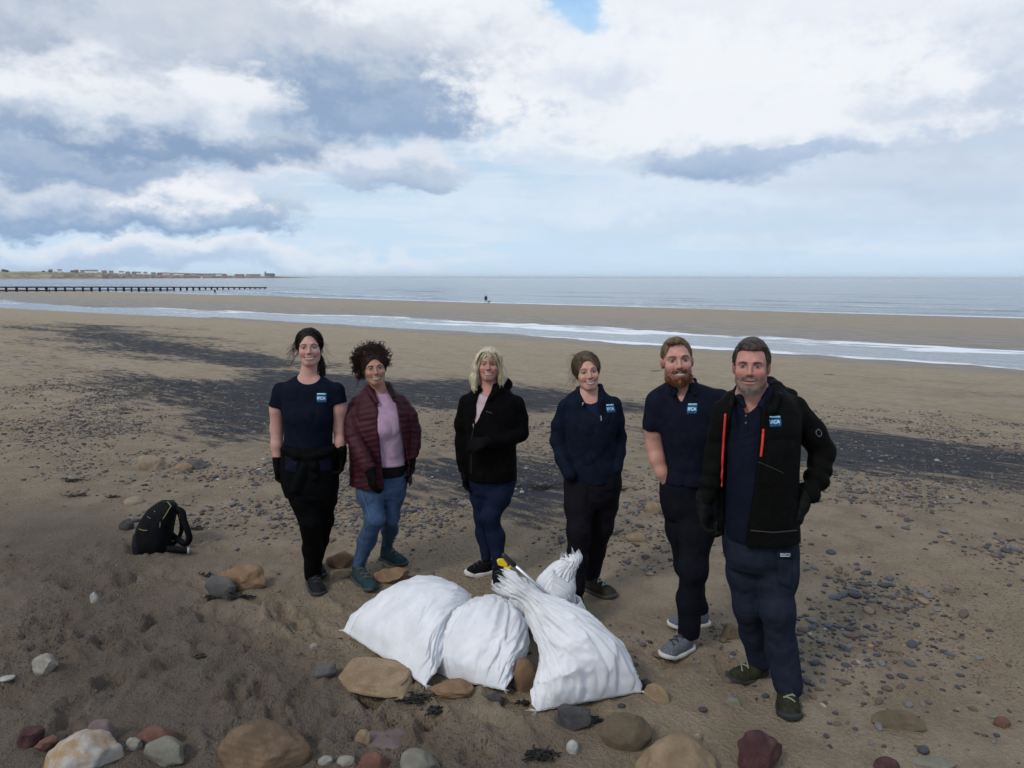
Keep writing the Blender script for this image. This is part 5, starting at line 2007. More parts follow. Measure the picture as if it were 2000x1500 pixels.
def comb_back(H, n, grow, keep, tie, seed, jit=0.0035, frac=1.0, pts=7, droop=0.0):
    """hairs lying on the skull, combed from where they root towards tie"""
    r = np.random.RandomState(seed)
    Ls, _ = on_scalp(H, n, seed, keep, 0.0)
    c = V3(0, 0.018, 0.036)
    rad = np.array([0.0745 * H.p['wide'], 0.093, 0.081])
    tg = (np.asarray(tie) - c) / rad
    tg /= np.linalg.norm(tg)
    out = []
    for q in Ls:
        u = (q - c) / rad
        u /= np.linalg.norm(u)
        tgt = tg + r.randn(3) * 0.12
        hgt = grow + r.uniform(-0.2, 1.0) * jit
        line = []
        for a in np.linspace(0, frac * r.uniform(0.75, 1.0), pts):
            w = u * (1 - a) + tgt * a
            w /= np.linalg.norm(w)
            line.append(H.w(*(c + w * (rad + hgt + 0.004 * math.sin(a * 3)) + V3(0, 0, -droop * a))))
        out.append(line)
    return out


def crop_hair(H, n, keep, grow, seed, length, lean):
    """short hair: each hair leaves the skull and bends the way lean(q) says"""
    r = np.random.RandomState(seed)
    Ls, Nn = on_scalp(H, n, seed, keep, 0.0)
    out = []
    for q, nn in zip(Ls, Nn):
        d = np.asarray(lean(q)) + 0.25 * r.randn(3)
        d = d - nn * (d @ nn)
        ln = length(q) * r.uniform(0.7, 1.15)
        g = grow * (0.6 + 0.4 * r.rand())
        out.append([H.w(*(q + nn * (g * min(1, a * 2.2) * (1 - 0.25 * a)) + d * ln * a)) for a in (0, 0.35, 0.7, 1.0)])
    return out
# ------------------------------------------------------------------ people: shared building code
M_blackglove = mat('black_work_glove', (0.0035, 0.0035, 0.004), 0.8, 0.6, 300.0, 0.3, 60.0, spec=0.08)
M_rubber = mat('dark_rubber', (0.02, 0.02, 0.021), 0.7, 0.3, 150.0)
M_lace = mat('grey_lace', (0.30, 0.31, 0.30), 0.8)


def cloth(name, col, rough=0.85, bump=0.35, bscale=220.0, var=0.12, vscale=18.0, sheen=0.0, spec=0.06):
    return mat(name, col, rough, max(bump, 0.6), bscale, var, vscale, 0.0, spec, sheen, wrinkle=1.0)


def folds(P, amp, f=9.0, st=(1.0, 1.0, 2.0), seed=0.0):
    """cloth creases: sharp valleys between soft swells"""
    n = fbm3(P * np.array(st), f, 2, seed)
    m = vnoise3(P, f * 0.5, seed + 5.0)
    return amp * (1.5 * np.sqrt(np.abs(n) + 1e-4) - 0.55) * (0.8 + 1.2 * m) * -1.3


class Person:
    def __init__(self, Y, base, label):
        self.Y = Y
        self.root = empty('person', (base[0], base[1], gz1(base[0], base[1])))
        tag(self.root, label, 'person')

    def P(self, px, py, dy=0.0):
        return at_depth(px, py, self.Y + dy)

    def sections(self, rows, grow=0.0):
        """rows (py, left px, right px, half depth, dy) -> stack sections"""
        out = []
        for py, l, r, ry, dy in rows:
            a, b = self.P(l, py, dy), self.P(r, py, dy)
            out.append(((a[2] + b[2]) / 2, (a[0] + b[0]) / 2, self.Y + dy, (b[0] - a[0]) / 2 + grow, ry + grow))
        return out

    def stack(self, rows, grow=0.0, exp=2.2):
        return f_stack(self.sections(rows, grow), exp)

    def limb(self, rows, k=0.02):
        """rows (px, py, dy, radius)"""
        return f_chain([self.P(a, b, c) for a, b, c, _ in rows], [r for *_, r in rows], k)

    def bounds(self, pts, pad):
        pts = np.array(pts)
        return pts.min(0) - pad, pts.max(0) + pad

    def make(self, name, f, pxs, dys, h, material, parent=None, pad=0.04, relax=1, label=None, fine=None):
        """mesh a field inside the picture-box pxs=(x0,y0,x1,y1) and depth range dys"""
        x0, y0, x1, y1 = pxs
        c = [self.P(a, b, d) for a in (x0, x1) for b in (y0, y1) for d in dys]
        lo, hi = self.bounds(c, pad)
        o, v = sdf_obj(name, f, lo, hi, h, material, self.root, relax, fine)
        if parent is not None:
            o.parent = parent
        if label:
            o['label'] = label
        return o, v

    def trace(self, f, px, py, off=0.002):
        d = ray(px, py)
        d = d / np.linalg.norm(d)
        t = (self.Y - 0.8) / d[1]
        for _ in range(160):
            s = float(f((CAMP + d * t)[None])[0])
            if s < 0.0006:
                break
            t += max(s * 0.7, 0.0005)
        return CAMP + d * (t - off)

    def trace_many(self, f, pts, off=0.002):
        D = np.array([ray(a, b) for a, b in pts])
        D /= np.linalg.norm(D, axis=1)[:, None]
        t = (self.Y - 0.42) / D[:, 1]
        for _ in range(60):
            s = f(CAMP + D * t[:, None])
            t = t + np.clip(s * 0.7, -0.01, 0.1) * (np.abs(s) > 0.0004)
        return CAMP + D * (t - off)[:, None]

    def patch(self, name, f, quad, material, parent, off=0.003, n=(8, 8), dome=0.0):
        """thin patch lying on a garment; quad = four picture points tl,tr,br,bl"""
        q = np.array(quad, float)
        U, Vv = np.meshgrid(np.linspace(0, 1, n[0]), np.linspace(0, 1, n[1]))
        U, Vv = U.ravel(), Vv.ravel()
        pts = (q[0] * ((1 - U) * (1 - Vv))[:, None] + q[1] * (U * (1 - Vv))[:, None] + q[2] * (U * Vv)[:, None] + q[3] * ((1 - U) * Vv)[:, None])
        A = self.trace_many(f, pts, off)
        Bk = self.trace_many(f, pts, -0.002)
        k = len(A)
        i = np.arange(n[1] - 1)[:, None] * n[0] + np.arange(n[0] - 1)[None]
        F = np.stack([i, i + n[0], i + n[0] + 1, i + 1], -1).reshape(-1, 4)
        rim = [j for j in range(n[0])] + [n[0] * (r + 1) - 1 for r in range(1, n[1])] + [n[0] * n[1] - 1 - j for j in range(1, n[0])] + [n[0] * r for r in range(n[1] - 2, 0, -1)]
        rf = np.array([[rim[a], rim[(a + 1) % len(rim)], rim[(a + 1) % len(rim)] + k, rim[a] + k] for a in range(len(rim))])
        o = link(name, np.concatenate([A, Bk]), np.concatenate([F, rf]), material, self.root, False, self.root.location)
        o.parent = parent
        return o

    def letters(self, name, text, f, tl, w, h, material, parent, shear=0.0, off=0.0045, skew=0.0):
        cu = bpy.data.curves.new('txt', 'FONT')
        cu.body = text
        cu.offset = 0.022
        to = bpy.data.objects.new('txt', cu)
        COL.objects.link(to)
        bpy.context.view_layer.update()
        me = bpy.data.meshes.new_from_object(to.evaluated_get(bpy.context.evaluated_depsgraph_get()))
        bpy.data.objects.remove(to)
        v = np.array([q.co[:2] for q in me.vertices])
        F = [tuple(p.vertices) for p in me.polygons]
        lo, hi = v.min(0), v.max(0)
        u = (v - lo) / (hi - lo)
        pts = np.stack([tl[0] + u[:, 0] * w + skew * (1 - u[:, 1]) * h, tl[1] + (1 - u[:, 1]) * h + shear * u[:, 0] * w], 1)
        A = self.trace_many(f, pts, off)
        bpy.data.meshes.remove(me)
        o = link(name, [tuple(a) for a in A], F, material, self.root, False, self.root.location)
        o.parent = parent
        return o

    def line(self, name, f, pts, r, material, parent, off=0.001, n=24):
        pts = np.array(pts, float)
        seg = np.r_[0, np.cumsum(np.hypot(*np.diff(pts, axis=0).T))]
        q = np.linspace(0, seg[-1], n)
        pp = np.stack([np.interp(q, seg, pts[:, 0]), np.interp(q, seg, pts[:, 1])], 1)
        A = self.trace_many(f, pp, off)
        v, F = tube_vf(list(A), [r] * n, 6)
        o = link(name, v, F, material, self.root, True, self.root.location)
        o.parent = parent
        return o

    # -------------------------------------------------------------- shoes
    def shoe(self, heel_px, toe_px, upper, sole, high=0.10, width=0.048, label=None, lace=M_lace, lift=0.0, toecap=None, zheel=0.0, soleh=0.026):
        a, b = at_z(*heel_px, 0.0), at_z(*toe_px, 0.0)
        a[2] = b[2] = gz1(*(0.5 * (a + b))[:2]) + lift - 0.006
        ax = b - a
        L = np.linalg.norm(ax)
        ax /= L
        sd = np.cross(ax, [0, 0, 1.0])
        Mx = np.stack([ax, sd, [0, 0, 1.0]], 1)
        wd = width

        def loc(P):
            return (P - a) @ Mx
        up = f_union([f_ell((0.80 * L, 0, 0.030), (0.20 * L, wd * 0.95, 0.040)), f_ell((0.55 * L, 0, 0.040), (0.26 * L, wd * 0.88, 0.050)), f_ell((0.20 * L, 0, 0.045), (0.19 * L, wd * 0.78, 0.055)), f_cone((0.40 * L, 0, 0.05), (0.23 * L, 0, high), 0.040, 0.040)], 0.03)
        outl = f_union([f_cone((0.13 * L, 0, 0), (0.5 * L, 0, 0), wd * 0.80, wd * 0.86), f_cone((0.5 * L, 0, 0), (0.83 * L, 0, 0), wd * 0.86, wd * 0.97)], 0.03)

        def fup(P):
            q = loc(P)
            d = smax(up(q), soleh * 0.7 - q[:, 2], 0.004)
            d = smax(d, q[:, 2] - high - 0.012, 0.006)
            # tongue and eyelet ridges
            d = d + 0.0016 * np.sin(q[:, 0] * 300) * (q[:, 0] > 0.33 * L) * (q[:, 0] < 0.66 * L) * (np.abs(q[:, 1]) < 0.022)
            return d

        def fso(P):
            q = loc(P)
            q2 = q.copy()
            q2[:, 2] = 0
            d = outl(q2)
            rock = 0.016 * sstep(q[:, 0], 0.72 * L, 1.02 * L)
            d = smax(d - 0.004, np.abs(q[:, 2] - soleh / 2 - rock - zheel * 0.0) - soleh / 2, 0.006)
            return d + 0.0014 * np.sin(q[:, 0] * 260) * (q[:, 2] < 0.014)
        lo = np.minimum(a, b) - 0.09
        hi = np.maximum(a, b) + 0.09
        hi[2] = a[2] + high + 0.03
        lo[2] = a[2] - 0.02
        so, _ = sdf_obj('shoe', fup, lo, hi, 0.0045, upper, self.root)
        if label:
            so['label'] = label
        s2, _ = sdf_obj('sole', fso, lo, hi, 0.0045, sole, self.root)
        s2.parent = so
        if lace is not None:
            V, F = [], []
            zz = np.linspace(0.02, high + 0.02, 60)
            for i in range(5):
                x = (0.70 - 0.075 * i) * L
                pts = []
                for sx, yy in ((-1, -0.026), (-0.5, -0.012), (0, 0.0), (0.5, 0.012), (1, 0.026)):
                    q = np.stack([np.full(60, x + 0.010 * sx * (1 if i % 2 else -1)), np.full(60, yy), zz], 1)
                    ins = np.where(up(q) < 0)[0]
                    pts.append((q[0, 0], yy, zz[ins[-1]] + 0.003 if len(ins) else 0.06))
                vv, ff = tube_vf([a + Mx @ np.array(p) for p in pts], [0.0038] * 5, 5)
                V, F = join_vf((V, F), (vv, ff))
            lo_ = link('laces', V, F, lace, self.root, True, self.root.location)
            lo_.parent = so
        return a + Mx @ np.array([0.24 * L, 0, 0.085]), fup

    # -------------------------------------------------------------- hands
    def glove(self, wrist, d, n, size=1.0, curl=0.5, material=None, thumb=0.6, spread=0.0, side=1, cuff=0.05, name='glove', label=None):
        """hand with five fingers; d = towards the fingertips, n = way the palm faces, thumb on side*(d x n)"""
        d = np.asarray(d, float) / np.linalg.norm(d)
        n = np.asarray(n, float)
        n = n - d * (n @ d)
        n /= np.linalg.norm(n)
        w = np.cross(d, n) * side
        s = size
        fs = [f_ell(wrist + d * 0.048 * s + n * 0.002, np.array([0.052, 0.017, 0.043]) * s, np.stack([d, n, w], 1)), f_cone(wrist - d * cuff, wrist + d * 0.02 * s, 0.033 * s, 0.029 * s)]
        fing = []
        for i, (off, ln) in enumerate(((0.031, 0.072), (0.010, 0.080), (-0.011, 0.075), (-0.030, 0.060))):
            p = wrist + d * (0.086 - 0.004 * abs(i - 1)) * s + w * off * s
            pts = [p - d * 0.02 * s, p]
            th = 0.25 + curl * (0.5 + 0.06 * i)
            for seg in (0.45, 0.32, 0.26):
                dd = d * math.cos(th) + n * math.sin(th) + w * spread * off * 6
                p = p + dd * ln * seg * s
                pts.append(p)
                th += curl * 0.75
            fing.append(f_chain(pts, np.array([0.0110, 0.0108, 0.0102, 0.0095, 0.0082]) * s, 0.004))
        p0 = wrist + d * 0.028 * s + w * 0.030 * s
        p1 = p0 + (d * 0.55 + w * 0.6 + n * 0.35) * 0.046 * s
        p2 = p1 + (d * 0.9 + w * 0.05 * (1 - thumb) + n * 0.35 * thumb) * 0.034 * s
        p3 = p2 + (d * 0.9 - w * 0.15 * thumb + n * 0.35 * thumb) * 0.026 * s
        fing.append(f_chain([p0, p1, p2, p3], np.array([0.0150, 0.0125, 0.0110, 0.0090]) * s, 0.006))
        fp = f_union(fs, 0.02)
        ff = f_union(fing, 0.0035)

        def f(P):
            return smin(fp(P), ff(P), 0.008)
        pts = [wrist - d * cuff, wrist + d * 0.19 * s, wrist + w * 0.09, wrist - w * 0.09, wrist + n * 0.09, wrist - n * 0.07, wrist + d * 0.1 + n * 0.1, wrist + d * 0.1 + w * 0.08]
        lo, hi = self.bounds(pts, 0.03)
        o, v = sdf_obj(name, f, lo, hi, 0.0042, material or M_blackglove, self.root)
        if label:
            o['label'] = label
        return f

    # -------------------------------------------------------------- head and body
    def body(self, H, neck_px, neck_r, extra=(), h=0.0046, box=None, dys=(-0.2, 0.2), chest=None, skin_extra=None):
        nb = self.P(*neck_px)
        n0 = H.w(0, 0.022, -0.055)
        fs = [f_cone(n0, nb, neck_r, neck_r * 1.12)]
        if chest is not None:
            fs.append(chest)
        ext = list(extra)

        def f(P):
            d = H.sdf(P)
            for g in fs:
                d = smin(d, g(P), 0.020)
            for g in ext:
                d = smin(d, g(P), 0.015)
            return d
        def fine(C, eyes=False):
            L = H.loc(C)
            if eyes:
                return (np.abs(L[:, 0]) < 0.056) & (L[:, 1] < -0.04) & (((L[:, 2] > -0.014) & (L[:, 2] < 0.030)) | ((L[:, 2] > -0.090) & (L[:, 2] < -0.050)))
            return (np.abs(L[:, 0]) < 0.068) & (L[:, 1] < -0.025) & (L[:, 2] > -0.115) & (L[:, 2] < 0.045)
        o, v = self.make('body', f, box, dys, h, skin_material(), fine=fine)
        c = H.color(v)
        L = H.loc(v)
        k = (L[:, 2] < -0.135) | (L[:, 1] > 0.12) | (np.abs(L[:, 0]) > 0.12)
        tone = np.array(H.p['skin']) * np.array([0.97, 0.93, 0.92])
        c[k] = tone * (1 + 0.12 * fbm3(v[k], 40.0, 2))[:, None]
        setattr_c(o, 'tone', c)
        return o, f

    def hair_obj(self, vf, material):
        V, F = merge(vf)
        return link('hair', V, F, material, self.root, True, self.root.location)


LOGO_BLUE = mat('logo_blue', (0.025, 0.17, 0.42), 0.7)
LOGO_CYAN = mat('logo_cyan', (0.10, 0.50, 0.62), 0.7)
LOGO_WHITE = mat('logo_white', (0.72, 0.80, 0.84), 0.7)


def logo(p, f, tl, tr, br, bl, parent, skew=0.0):
    """embroidered chest badge: wave bar, blue panel with IFCA, two small lines under it"""
    tl, tr, br, bl = (np.array(q, float) for q in (tl, tr, br, bl))

    def q(u0, v0, u1, v1):
        def s(u, v):
            return tl * (1 - u) * (1 - v) + tr * u * (1 - v) + br * u * v + bl * (1 - u) * v
        return [s(u0, v0), s(u1, v0), s(u1, v1), s(u0, v1)]
    b = p.patch('badge', f, q(0, 0.30, 1, 0.76), LOGO_BLUE, parent, 0.0045)
    p.patch('wave_bar', f, q(0.05, 0.0, 1.0, 0.20), LOGO_CYAN, parent, 0.003, (8, 4))
    p.patch('wave_bar', f, q(0.10, 0.03, 0.9, 0.09), LOGO_WHITE, parent, 0.0042, (8, 3))
    a = q(0.08, 0.38, 0.92, 0.70)
    p.letters('lettering', 'IFCA', f, a[0], a[1][0] - a[0][0], a[3][1] - a[0][1], LOGO_WHITE, parent, (a[1][1] - a[0][1]) / max(1e-6, a[1][0] - a[0][0]), 0.0075, skew)
    for k, (u0, u1) in enumerate(((0.04, 0.30), (0.36, 0.62), (0.68, 0.96))):
        p.patch('small_print', f, q(u0, 0.81, u1, 0.85), LOGO_CYAN, parent, 0.003, (4, 2))
    p.patch('small_print', f, q(0.02, 0.92, 0.98, 0.96), LOGO_BLUE, parent, 0.003, (6, 2))


def hair_cap(H, grow, win_c, win_r, low, seed=0.0, tex=(1, 0.3, 1), amp=0.004, back=0.0, top=0.0):
    """close-lying hair: skull shell minus the face window, ending at low(y)"""
    cap = f_ell((0, 0.018 + back, 0.036 + top), (0.0745 * H.p['wide'] + grow, 0.093 + grow + back * 0.5, 0.081 + grow + top))
    if isinstance(win_c, str):
        hx, zt, yb = win_r

        def win(L):
            return smax(smax(np.abs(L[:, 0]) - hx - 0.10 * np.clip(-L[:, 2], 0, 0.05), L[:, 2] - zt - 0.25 * np.abs(L[:, 0]) * 0, 0.022), L[:, 1] - yb, 0.01)
    else:
        win = f_ell(win_c, win_r)

    def f(P):
        L = H.loc(P)
        d = cap(L) + amp * fbm3(L * np.array(tex), 70.0, 3, seed)
        d = smax(d, -win(L) + 0.003 * fbm3(L, 120.0, 2, seed + 4), 0.006)
        d = smax(d, low(L) - L[:, 2], 0.010)
        return d * H.s

    def keep(L):
        return (win(L) > 0.003) & (L[:, 2] > low(L))
    return f, keep


def flow(H, Ls, Nn, target, bulge=0.02, n=7, jit=0.0, seed=0):
    """strands combed from the scalp towards a point or a per-strand target"""
    r = np.random.RandomState(seed)
    ts = np.linspace(0, 1, n)
    out = []
    for i, (q, nn) in enumerate(zip(Ls, Nn)):
        tg = target(q, r) if callable(target) else np.asarray(target)
        j = r.randn(3) * jit
        out.append([H.w(*(q * (1 - a) + tg * a + nn * bulge * math.sin(a * 3.1) + j * a)) for a in ts])
    return out
# ------------------------------------------------------------------ woman in the navy T-shirt
Yf = at_z(622, 1160)[1]
p = Person(Yf + 0.06, at_z(620, 1150), 'woman in navy T-shirt and black trousers, jacket knotted round her waist, dark hair tied back')
H = Head((603, 678.5), p.Y - 0.09, 0.1105, yaw=-3, pitch=-8, roll=-2, smile=1.1, skin=(0.50, 0.285, 0.24), blush=0.6, brow=(0.09, 0.05, 0.035), lips=(0.42, 0.15, 0.15), wide=0.98)
T_ROWS = [(728, 588, 616, 0.05, 0.0), (742, 562, 642, 0.075, 0.0), (757, 543, 661, 0.095, 0.0), (785, 549, 655, 0.112, -0.005), (812, 552, 651, 0.125, -0.02), (840, 555, 648, 0.112, -0.005), (870, 556, 648, 0.108, 0.0), (900, 552, 655, 0.118, 0.0), (940, 556, 656, 0.125, 0.0)]
ft = p.stack(T_ROWS)
armL = [(548, 764, 0, 0.050), (542, 800, 0.01, 0.047), (541, 836, 0.015, 0.041), (541, 870, -0.01, 0.036), (543, 908, -0.03, 0.028)]
armR = [(657, 764, 0, 0.050), (662, 800, 0.01, 0.046), (663, 836, 0.02, 0.040), (665, 862, 0.0, 0.035), (668, 890, -0.02, 0.028)]
chest = p.stack([(a, l + 4, r - 4, d - 0.012, e) for a, l, r, d, e in T_ROWS[:4]])
M_navyT = cloth('navy_jersey', (0.0060, 0.0085, 0.0185), 0.9, var=0.2)
body, fb = p.body(H, (601, 738), 0.046, [p.limb(armL), p.limb(armR)], box=(522, 630, 685, 915), dys=(-0.16, 0.16), chest=chest)
sl = f_union([p.limb([(550, 764, 0, 0.058), (544, 796, 0.01, 0.059), (543, 815, 0.01, 0.060)]), p.limb([(656, 764, 0, 0.058), (660, 792, 0.01, 0.058), (661, 810, 0.01, 0.059)])], 0.01)
cutL, cutR = p.P(543, 795)[2], p.P(660, 788)[2]
neck = f_ell(p.P(601, 731, -0.06), (0.078, 0.11, 0.062))
xm = p.P(602, 800)[0]


def f_shirt(P):
    s = sl(P)
    cut = np.where(P[:, 0] < xm, cutL, cutR) + 0.15 * (np.abs(P[:, 0] - xm) - 0.19)
    s = smax(s, cut - P[:, 2], 0.004)
    d = smin(ft(P) + folds(P, 0.010, 6.0, (1.6, 1, 0.9), 2.0), s, 0.025)
    return smax(d, -neck(P), 0.006)


shirt, _ = p.make('shirt', f_shirt, (522, 715, 685, 945), (-0.17, 0.17), 0.0055, M_navyT)
logo(p, f_shirt, (618, 768), (637, 768), (638, 786), (619, 786), shirt)
# jacket knotted at the waist
M_blk = cloth('black_softshell', (0.0026, 0.0028, 0.0034), 0.8, var=0.2)
M_inner = cloth('navy_lining', (0.007, 0.009, 0.020), 0.85)
wj = p.stack([(868, 553, 651, 0.118, 0), (885, 551, 655, 0.130, 0), (915, 550, 659, 0.138, 0), (945, 553, 660, 0.140, 0.0), (968, 560, 658, 0.135, 0.01)], 0.006)
slv = [p.limb([(556, 878, -0.085, 0.026), (580, 888, -0.118, 0.030), (600, 893, -0.130, 0.022)]), p.limb([(652, 878, -0.085, 0.026), (628, 886, -0.118, 0.030), (606, 892, -0.130, 0.022)]), p.limb([(600, 892, -0.128, 0.024), (594, 916, -0.132, 0.032), (578, 956, -0.135, 0.030)]), p.limb([(606, 892, -0.128, 0.022), (612, 910, -0.132, 0.028), (615, 930, -0.135, 0.026)])]
fs_ = f_union(slv, 0.012)
o, _ = p.make('tied_jacket', lambda P: smin(wj(P) + folds(P, 0.010, 8.0, (1.2, 1.2, 0.7), 5.0), fs_(P) + folds(P, 0.012, 14.0, (1, 1, 1), 3.0), 0.02), (535, 850, 675, 985), (-0.22, 0.18), 0.006, M_blk)
p.patch('lining', lambda P: wj(P) + folds(P, 0.010, 8.0, (1.2, 1.2, 0.7), 5.0), [(558, 884), (584, 890), (580, 925), (556, 920)], M_inner, o, 0.004)
p.patch('lining', lambda P: wj(P) + folds(P, 0.010, 8.0, (1.2, 1.2, 0.7), 5.0), [(618, 896), (648, 886), (650, 920), (622, 922)], M_inner, o, 0.004)
# trousers and shoes
M_shoeblk = cloth('black_leather_shoe', (0.012, 0.013, 0.015), 0.6, 0.5, 120.0)
an, _ = p.shoe((608, 1140), (628, 1168), M_shoeblk, M_rubber, 0.11, 0.050, 'black hiking shoe', lace=M_rubber)
an2, _ = p.shoe((612, 1112), (628, 1132), M_shoeblk, M_rubber, 0.11, 0.048, 'black hiking shoe half hidden behind the leg', lace=M_rubber)
hipL, hipR = p.P(584, 930), p.P(630, 930)
kn1, kn2 = p.P(607, 1020, -0.06), p.P(632, 1015, 0.06)
legs = f_union([f_chain([hipL, 0.5 * (hipL + kn1), kn1, 0.5 * (kn1 + an) + V3(0, 0.02, 0), an + V3(0, 0, 0.0)], [0.098, 0.088, 0.068, 0.062, 0.056], 0.03), f_chain([hipR, 0.5 * (hipR + kn2), kn2, 0.5 * (kn2 + an2) + V3(0, 0.02, 0), an2], [0.098, 0.082, 0.062, 0.058, 0.052], 0.03)], 0.02)
pel = p.stack([(895, 560, 650, 0.10, 0), (930, 556, 656, 0.118, 0.0), (965, 564, 656, 0.115, 0.01), (985, 575, 655, 0.09, 0.01)])
M_blktr = cloth('black_trousers', (0.0020, 0.0022, 0.0026), 0.8, var=0.15)
zc = an[2] - 0.045


def f_tr(P):
    d = smin(legs(P), pel(P), 0.03) + folds(P, 0.006, 9.0, (1.6, 1.2, 0.8), 7.0)
    return smax(d, zc - 0.02 - P[:, 2] + 0.4 * (P[:, 1] - an[1] - 0.05) * 0, 0.005)


p.make('trousers', f_tr, (540, 890, 670, 1150), (-0.25, 0.45), 0.006, M_blktr)
# gloved hands
p.glove(p.P(543, 911, -0.03), (0.06, -0.10, -1), (1, -0.15, 0.1), 0.98, 0.95, side=-1, thumb=0.8)
p.glove(p.P(668, 892, -0.02), (-0.02, -0.08, -1), (-1, -0.2, 0.0), 0.98, 0.8, side=1, thumb=0.8)
# hair: pulled back, ponytail blown to one side, loose wisps
M_h1 = hair_mat('dark_brown_hair', (0.010, 0.007, 0.006), (0.040, 0.026, 0.020))
f_cap, keep = hair_cap(H, 0.010, (0, -0.10, -0.012), (0.0600, 0.115, 0.092), lambda L: -0.062 + 0.9 * np.clip(-L[:, 1], -0.02, 0.06) + 0.02, 1.0)
cv, cf = mesh_sdf(f_cap, H.o - 0.17, H.o + 0.19, 0.004)
r = np.random.RandomState(3)
tie = V3(0.012, 0.125, -0.012)
lines = comb_back(H, 1300, 0.011, lambda L: keep(L) & (L[:, 2] > -0.03), (0.0, 0.115, -0.01), 5)
for k in range(260):      # ponytail
    q0 = tie + r.randn(3) * 0.008
    end = V3(0.062, 0.10, -0.165) + r.randn(3) * np.array([0.016, 0.02, 0.024])
    ts = np.linspace(0, 1, 7)
    mid = V3(0.075, 0.13, -0.05) + r.randn(3) * 0.014
    lines.append([H.w(*((1 - a) ** 2 * q0 + 2 * a * (1 - a) * mid + a * a * end)) for a in ts])
wisp = []
for k in range(70):       # wisps
    sgn = -1 if k < 58 else 1
    q0 = V3(sgn * 0.074, -0.012 + 0.03 * r.rand(), r.uniform(-0.03, 0.06))
    dr = V3(sgn * r.uniform(0.5, 1.2), -0.1 + 0.5 * r.rand(), r.uniform(-1.4, -0.1))
    ln = r.uniform(0.03, 0.075)
    ts = np.linspace(0, 1, 7)
    wisp.append([H.w(*(q0 + dr * ln * a + V3(sgn * 0.012 * math.sin(a * 4 + k), 0, -0.03 * a * a))) for a in ts])
p.hair_obj([(cv, cf), strands(lines, 0.0016, 0.0009), strands(wisp, 0.0009, 0.0004)], M_h1)
# ------------------------------------------------------------------ woman in the maroon quilted jacket
p = Person(at_z(712, 1150)[1] + 0.10, at_z(730, 1140), 'woman in open maroon quilted jacket, pink top and blue jeans, curly dark hair piled up')
H = Head((733, 719.5), p.Y - 0.12, 0.104, yaw=6, pitch=-6, roll=-6, smile=1.25, skin=(0.40, 0.215, 0.155), blush=0.4, brow=(0.018, 0.010, 0.008), lips=(0.34, 0.11, 0.10), wide=1.04)
S_ROWS = [(752, 722, 752, 0.05, 0.0), (766, 706, 772, 0.075, 0), (780, 700, 782, 0.10, -0.01), (810, 700, 788, 0.125, -0.035), (835, 704, 790, 0.135, -0.045), (860, 708, 788, 0.120, -0.03), (885, 712, 790, 0.118, -0.02), (905, 712, 795, 0.125, -0.01)]
fsh = p.stack(S_ROWS)
chest = p.stack([(a, l + 3, r - 3, d - 0.012, e) for a, l, r, d, e in S_ROWS[:4]])
body, fb = p.body(H, (737, 764), 0.050, [], box=(668, 650, 800, 800), dys=(-0.25, 0.16), chest=chest)
M_pink = cloth('pink_jersey', (0.40, 0.27, 0.36), 0.85, var=0.08)
neck = f_ell(p.P(741, 752, -0.08), (0.070, 0.11, 0.062))
f_pink = lambda P: smax(fsh(P) + folds(P, 0.011, 7.0, (1.4, 1, 1.1), 9.0), -neck(P), 0.006)
p.make('shirt', f_pink, (690, 748, 805, 905), (-0.2, 0.14), 0.0055, M_pink)
band = p.stack([(898, 714, 795, 0.120, -0.01), (922, 716, 796, 0.125, 0.0), (926, 716, 796, 0.125, 0)])
p.make('waistband', band, (700, 895, 810, 930), (-0.16, 0.16), 0.006, cloth('black_band', (0.008, 0.008, 0.009)))
# quilted jacket
J_ROWS = [(752, 716, 760, 0.07, 0.02), (762, 704, 774, 0.10, 0.01), (775, 693, 784, 0.125, 0.005), (800, 684, 798, 0.15, -0.01), (835, 683, 802, 0.165, -0.02), (870, 682, 803, 0.16, -0.015), (905, 684, 804, 0.155, -0.01), (944, 684, 805, 0.16, -0.005)]
fo = p.stack(J_ROWS)
fi = p.stack(J_ROWS, -0.034)
oz = [p.P(740, y)[2] for y in (740, 765, 790, 850, 905, 948)]
ol = [p.P(x, y, -0.15)[0] for x, y in ((722, 740), (729, 765), (737, 790), (741, 850), (746, 905), (751, 948))]
orr = [p.P(x, y, -0.15)[0] for x, y in ((755, 740), (762, 765), (772, 790), (786, 850), (793, 905), (794, 948))]
slL = [(698, 788, -0.02, 0.052), (688, 816, -0.08, 0.054), (690, 850, -0.15, 0.054), (706, 887, -0.22, 0.049), (722, 917, -0.26, 0.043)]
slR = [(782, 784, 0.01, 0.046), (798, 812, 0.02, 0.054), (805, 842, 0.03, 0.056), (806, 868, 0.01, 0.050), (804, 892, -0.01, 0.044)]
fl, fr_ = p.limb(slL), p.limb(slR)
AL = np.array([p.P(a, b, c) for a, b, c, _ in slL])
cutd = (AL[-1] - AL[-2]) / np.linalg.norm(AL[-1] - AL[-2])
AR = np.array([p.P(a, b, c) for a, b, c, _ in slR])
coll = f_union([f_chain([p.P(716, 752, 0.05), p.P(719, 757, -0.05), p.P(728, 772, -0.11), p.P(736, 786, -0.14)], [0.020, 0.020, 0.018, 0.014], 0.01), f_chain([p.P(716, 752, 0.05), p.P(738, 748, 0.09), p.P(759, 752, 0.04), p.P(764, 764, -0.06), p.P(771, 782, -0.12)], [0.020, 0.022, 0.020, 0.018, 0.014], 0.01)], 0.01)


def quilt(s, w=0.036):
    return 0.0070 * np.abs(np.sin(math.pi * s / w)) ** 0.55


